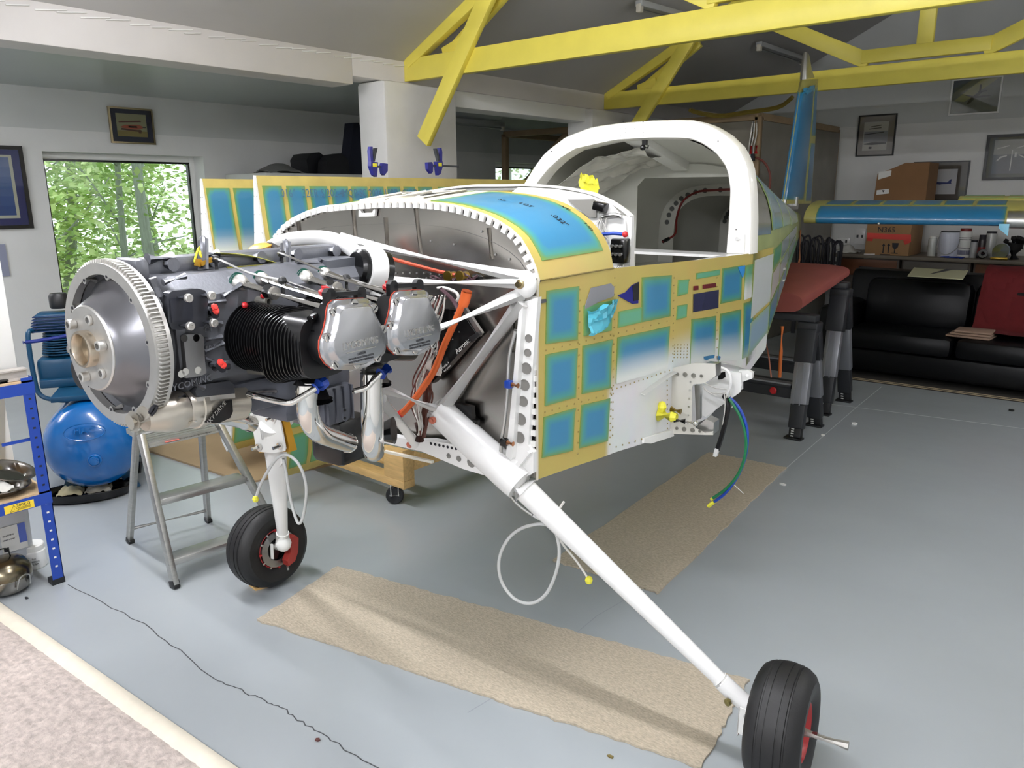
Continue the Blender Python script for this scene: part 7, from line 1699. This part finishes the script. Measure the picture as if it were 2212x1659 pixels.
mb.build('gathered_edge', mat('shiny_polythene', (206, 204, 196), .15, coat=.6), bo, smooth=60, kind='stuff')
p = gy(1622, 328, 7.9); rc = thing('spring_clamp', 'red-handled clamp gripping the corner post of the polythene booth', 'clamp', p)
for dx in (0, .055): MB().tube([p+Vector((dx, 0, .06)), p+Vector((dx, 0, -.02))], [.014, .018], 8).build('handle', m_red, rc)
MB().bar(p+Vector((.02, 0, -.02)), p+Vector((.03, 0, -.09)), .03, .03).build('jaw', m_ink, rc, smooth=0)
tag(MB().tube(spline([gy(1632, 340, 7.88), gy(1648, 348, 7.88), gy(1660, 366, 7.88), gy(1664, 390, 7.88), gy(1658, 430, 7.9)], 6), .012, 8).build('rubber_tube', mat('red_brown_tube', (116, 60, 50), .6)), 'red-brown rubber tube curving down from the booth clamp', 'tube')
tag(MB().tube(spline([gy(1490, 238, 7.40), gy(1520, 246, 7.6), gy(1560, 250, 7.8), gy(1610, 243, 7.9), gy(1680, 232, 7.9), gy(1712, 210, 7.8)], 6), .022, 4).build('yellow_webbing', mat('olive_webbing', (132, 114, 44), .7)), 'slack olive-yellow webbing strap hung under the far truss beam', 'strap')
# bundle of black cables hung on the end of the bench
rnd = random.Random(6); co = gy(1767, 560, 9.2)
cb = thing('cable_bundle', 'tangle of coiled black cables hung beside the bench end', 'cables', co)
for k in range(12):
    x = co.x-.22+.04*k+rnd.uniform(-.02, .02); hh = rnd.uniform(.12, .30)
    MB().tube(spline([Vector((x, 9.2, co.z-.25-rnd.uniform(0, .15))), Vector((x-.03, 9.18+rnd.uniform(-.04, .04), co.z+hh*.6)), Vector((x+rnd.uniform(0, .04), 9.2, co.z+hh)), Vector((x+.05, 9.2, co.z+hh*.5)), Vector((x+.03, 9.2, co.z-.3))], 5), .012, 6).build('cable_loop', m_ink, cb)
MB().bb((co.x-.26, 9.23, .0), (co.x-.22, 9.27, co.z+.1)).bb((co.x+.20, 9.23, 0), (co.x+.24, 9.27, co.z+.1)).bb((co.x-.26, 9.22, co.z-.05), (co.x+.24, 9.28, co.z-.02)).build('stand', m_fing, cb, smooth=0)

# ================================================================ PICTURES
m_fblack = mat('black_frame', (16, 16, 18), .35)
m_fsilver = mat('silver_gilt_frame', (176, 160, 128), .25, 1.0)
m_pane = glass('picture_glass', (1, 1, 1), .035)
class Pic:
    """a framed picture on a wall: o lower-left corner, u along the wall, n out of the wall"""
    def __init__(s, label, o, u, n, w, h, fw_, mf, mmat, rot=0.0):
        s.o, s.u, s.n, s.w, s.h = Vector(o), Vector(u), Vector(n), w, h
        s.t = thing('framed_picture', label, 'picture', s.o)
        for (a, b_, c, d) in ((0, 0, w, fw_), (0, h-fw_, w, h), (0, fw_, fw_, h-fw_), (w-fw_, fw_, w, h-fw_)): s.rect(a, b_, c, d, 0, .022, 'frame', mf)
        s.rect(fw_, fw_, w-fw_, h-fw_, .002, .008, 'mount', mmat)
        s.rect(fw_, fw_, w-fw_, h-fw_, .0165, .018, 'glass', m_pane)
    def P(s, x, y, k=0.0): return s.o+s.u*x+Vector((0, 0, y))+s.n*k
    def rect(s, a, b_, c, d, k0, k1, nm, mt): return MB().prism([s.P(a, b_, k0), s.P(c, b_, k0), s.P(c, d, k0), s.P(a, d, k0)], s.n*(k1-k0)).build(nm, mt, s.t, smooth=0)
    def shape(s, pts, nm, mt, k=.0095): return MB().prism([s.P(x*s.w, y*s.h, k) for x, y in pts], s.n*.0006).build(nm, mt, s.t, smooth=0)
def pcol(r, g, b_): return mat('print_%d_%d_%d' % (r, g, b_), (r, g, b_), .6)
LX = XW+.003
# big blue print, left edge
a, b_ = gx(48, 316, LX), gx(72, 493, LX); w = 1.0
pc = Pic('black-framed blue print at the left edge of the window wall', (LX, b_.y-w, b_.z), (0, 1, 0), (1, 0, 0), w, a.z-b_.z, .03, m_fblack, pcol(28, 42, 110))
pc.shape([(.09, .13), (.91, .13), (.91, .89), (.09, .89)], 'inner_mount', pcol(196, 198, 182)); 
for k in range(6): pc.shape([(.115, .165+.116*k), (.885, .165+.116*k), (.885, .165+.116*(k+1)), (.115, .165+.116*(k+1))], 'print', pcol(36+16*k, 74+12*k, 140+7*k), .0105)
# biplane above the window
a, b_ = gx(230, 229, LX), gx(335, 313, LX)
pc = Pic('small picture of a red biplane in a gilt frame above the window', (LX, a.y, b_.z), (0, 1, 0), (1, 0, 0), b_.y-a.y, a.z-b_.z, .016, m_fsilver, pcol(26, 30, 56))
pc.shape([(.16, .2), (.84, .2), (.84, .83), (.16, .83)], 'print', pcol(150, 150, 116)); pc.shape([(.16, .2), (.84, .2), (.84, .36), (.16, .36)], 'print', pcol(136, 122, 66), .0102)
for q, c in (([(.2, .60), (.7, .66), (.72, .62), (.22, .575)], (92, 40, 36)), ([(.24, .38), (.7, .34), (.72, .38), (.26, .43)], (80, 44, 36)), ([(.24, .46), (.34, .52), (.66, .54), (.74, .50), (.74, .44), (.62, .40), (.3, .43)], (172, 84, 60)), ([(.42, .45), (.62, .45), (.62, .50), (.42, .50)], (220, 214, 200)), ([(.74, .49), (.82, .49), (.82, .46), (.74, .46)], (40, 30, 30)), ([(.64, .40), (.70, .40), (.70, .30), (.64, .30)], (96, 60, 44))):
    pc.shape(q, 'print', pcol(*c), .0108)
tag(MB().bb((LX, gx(20, 590, LX).y-.14, gx(20, 596, LX).z), (LX+.01, gx(20, 590, LX).y, gx(14, 527, LX).z)).build('wall_plate', mat('lilac_grey', (146, 150, 172), .6), smooth=0), 'plain lilac-grey panel on the wall below the blue print', 'panel')
# end wall
EY = YE-.003
def epic(label, tl, br, fw_, mf, mm): a, b_ = gy(*tl, EY), gy(*br, EY); return Pic(label, (a.x, EY, b_.z), (1, 0, 0), (0, -1, 0), b_.x-a.x, a.z-b_.z, fw_, mf, mm)
def plane_side(pc, x, y, s, c, k=.0108):
    for q in ([(0, .02), (.15, .06), (.5, .07), (.85, .05), (1, .03), (.98, -.01), (.6, -.04), (.2, -.03)], [(.84, .04), (.95, .18), (1, .18), (.97, .03)], [(.3, .0), (.62, -.05), (.66, -.03), (.45, .02)]): pc.shape([(x+s*px, y+s*py*1.1) for px, py in q], 'print', pcol(*c), k)
pc = epic('black-framed print of stacked aeroplanes on a grey mount, left of the cardboard box', (1857, 250), (1930, 336), .016, m_fblack, pcol(142, 136, 128))
pc.shape([(.16, .14), (.80, .14), (.80, .83), (.16, .83)], 'print', pcol(196, 194, 186)); pc.shape([(.18, .34), (.80, .34), (.80, .6), (.18, .6)], 'print', pcol(150, 152, 158), .0102)
for q in ([(.34, .72), (.62, .75), (.62, .73), (.34, .70)], [(.3, .67), (.62, .69), (.62, .67), (.3, .65)], [(.18, .54), (.70, .585), (.70, .56), (.18, .52)], [(.18, .31), (.4, .335), (.78, .33), (.78, .29), (.4, .275), (.2, .29)], [(.33, .18), (.41, .18), (.41, .23), (.33, .23)]): pc.shape(q, 'print', pcol(70, 70, 74), .0108)
pc = epic('white-framed photograph of a banking jet, highest on the end wall', (2058, 172), (2158, 244), .018, m_white, pcol(120, 126, 116))
pc.shape([(.04, .05), (.96, .05), (.96, .95), (.04, .95)], 'print', pcol(112, 118, 108)); pc.shape([(.04, .95), (.4, .95), (.04, .6)], 'print', pcol(70, 84, 96), .0102); pc.shape([(.08, .4), (.6, .95), (.92, .95), (.3, .36)], 'print', pcol(150, 150, 104), .0104)
for q in ([(.34, .30), (.42, .46), (.58, .62), (.62, .58), (.48, .40), (.38, .28)], [(.28, .56), (.48, .50), (.80, .50), (.80, .47), (.5, .44), (.30, .53)], [(.56, .56), (.56, .80), (.60, .80), (.60, .58)], [(.54, .62), (.72, .64), (.72, .61), (.56, .58)]): pc.shape(q, 'print', pcol(52, 54, 52), .011)
pc = epic('black-framed picture of a blue jet aircraft, half behind the cardboard box', (1975, 350), (2086, 434), .016, m_fblack, pcol(76, 70, 62))
pc.shape([(.12, .17), (.80, .17), (.80, .80), (.12, .80)], 'print', pcol(206, 206, 208)); plane_side(pc, .2, .44, .52, (52, 66, 124))
pc = epic('black-framed mounted drawing with engine sketches at the right edge', (2134, 292), (2236, 388), .03, m_fblack, pcol(90, 90, 84))
pc.shape([(.16, .14), (.84, .14), (.84, .88), (.16, .88)], 'print', pcol(150, 150, 142)); pc.shape([(.16, .14), (.84, .14), (.84, .56), (.16, .56)], 'print', pcol(104, 106, 110), .0102)
for q in ([(.22, .42), (.3, .52), (.42, .55), (.42, .52), (.32, .49), (.25, .42)], [(.5, .66), (.52, .66), (.52, .2), (.5, .2)], [(.56, .6), (.60, .6), (.60, .5), (.56, .5)], [(.64, .56), (.78, .48), (.77, .46), (.63, .54)], [(.22, .7), (.44, .76), (.44, .74), (.22, .68)], [(.58, .7), (.8, .78), (.8, .75), (.58, .68)]): pc.shape(q, 'print', pcol(216, 216, 210), .011)
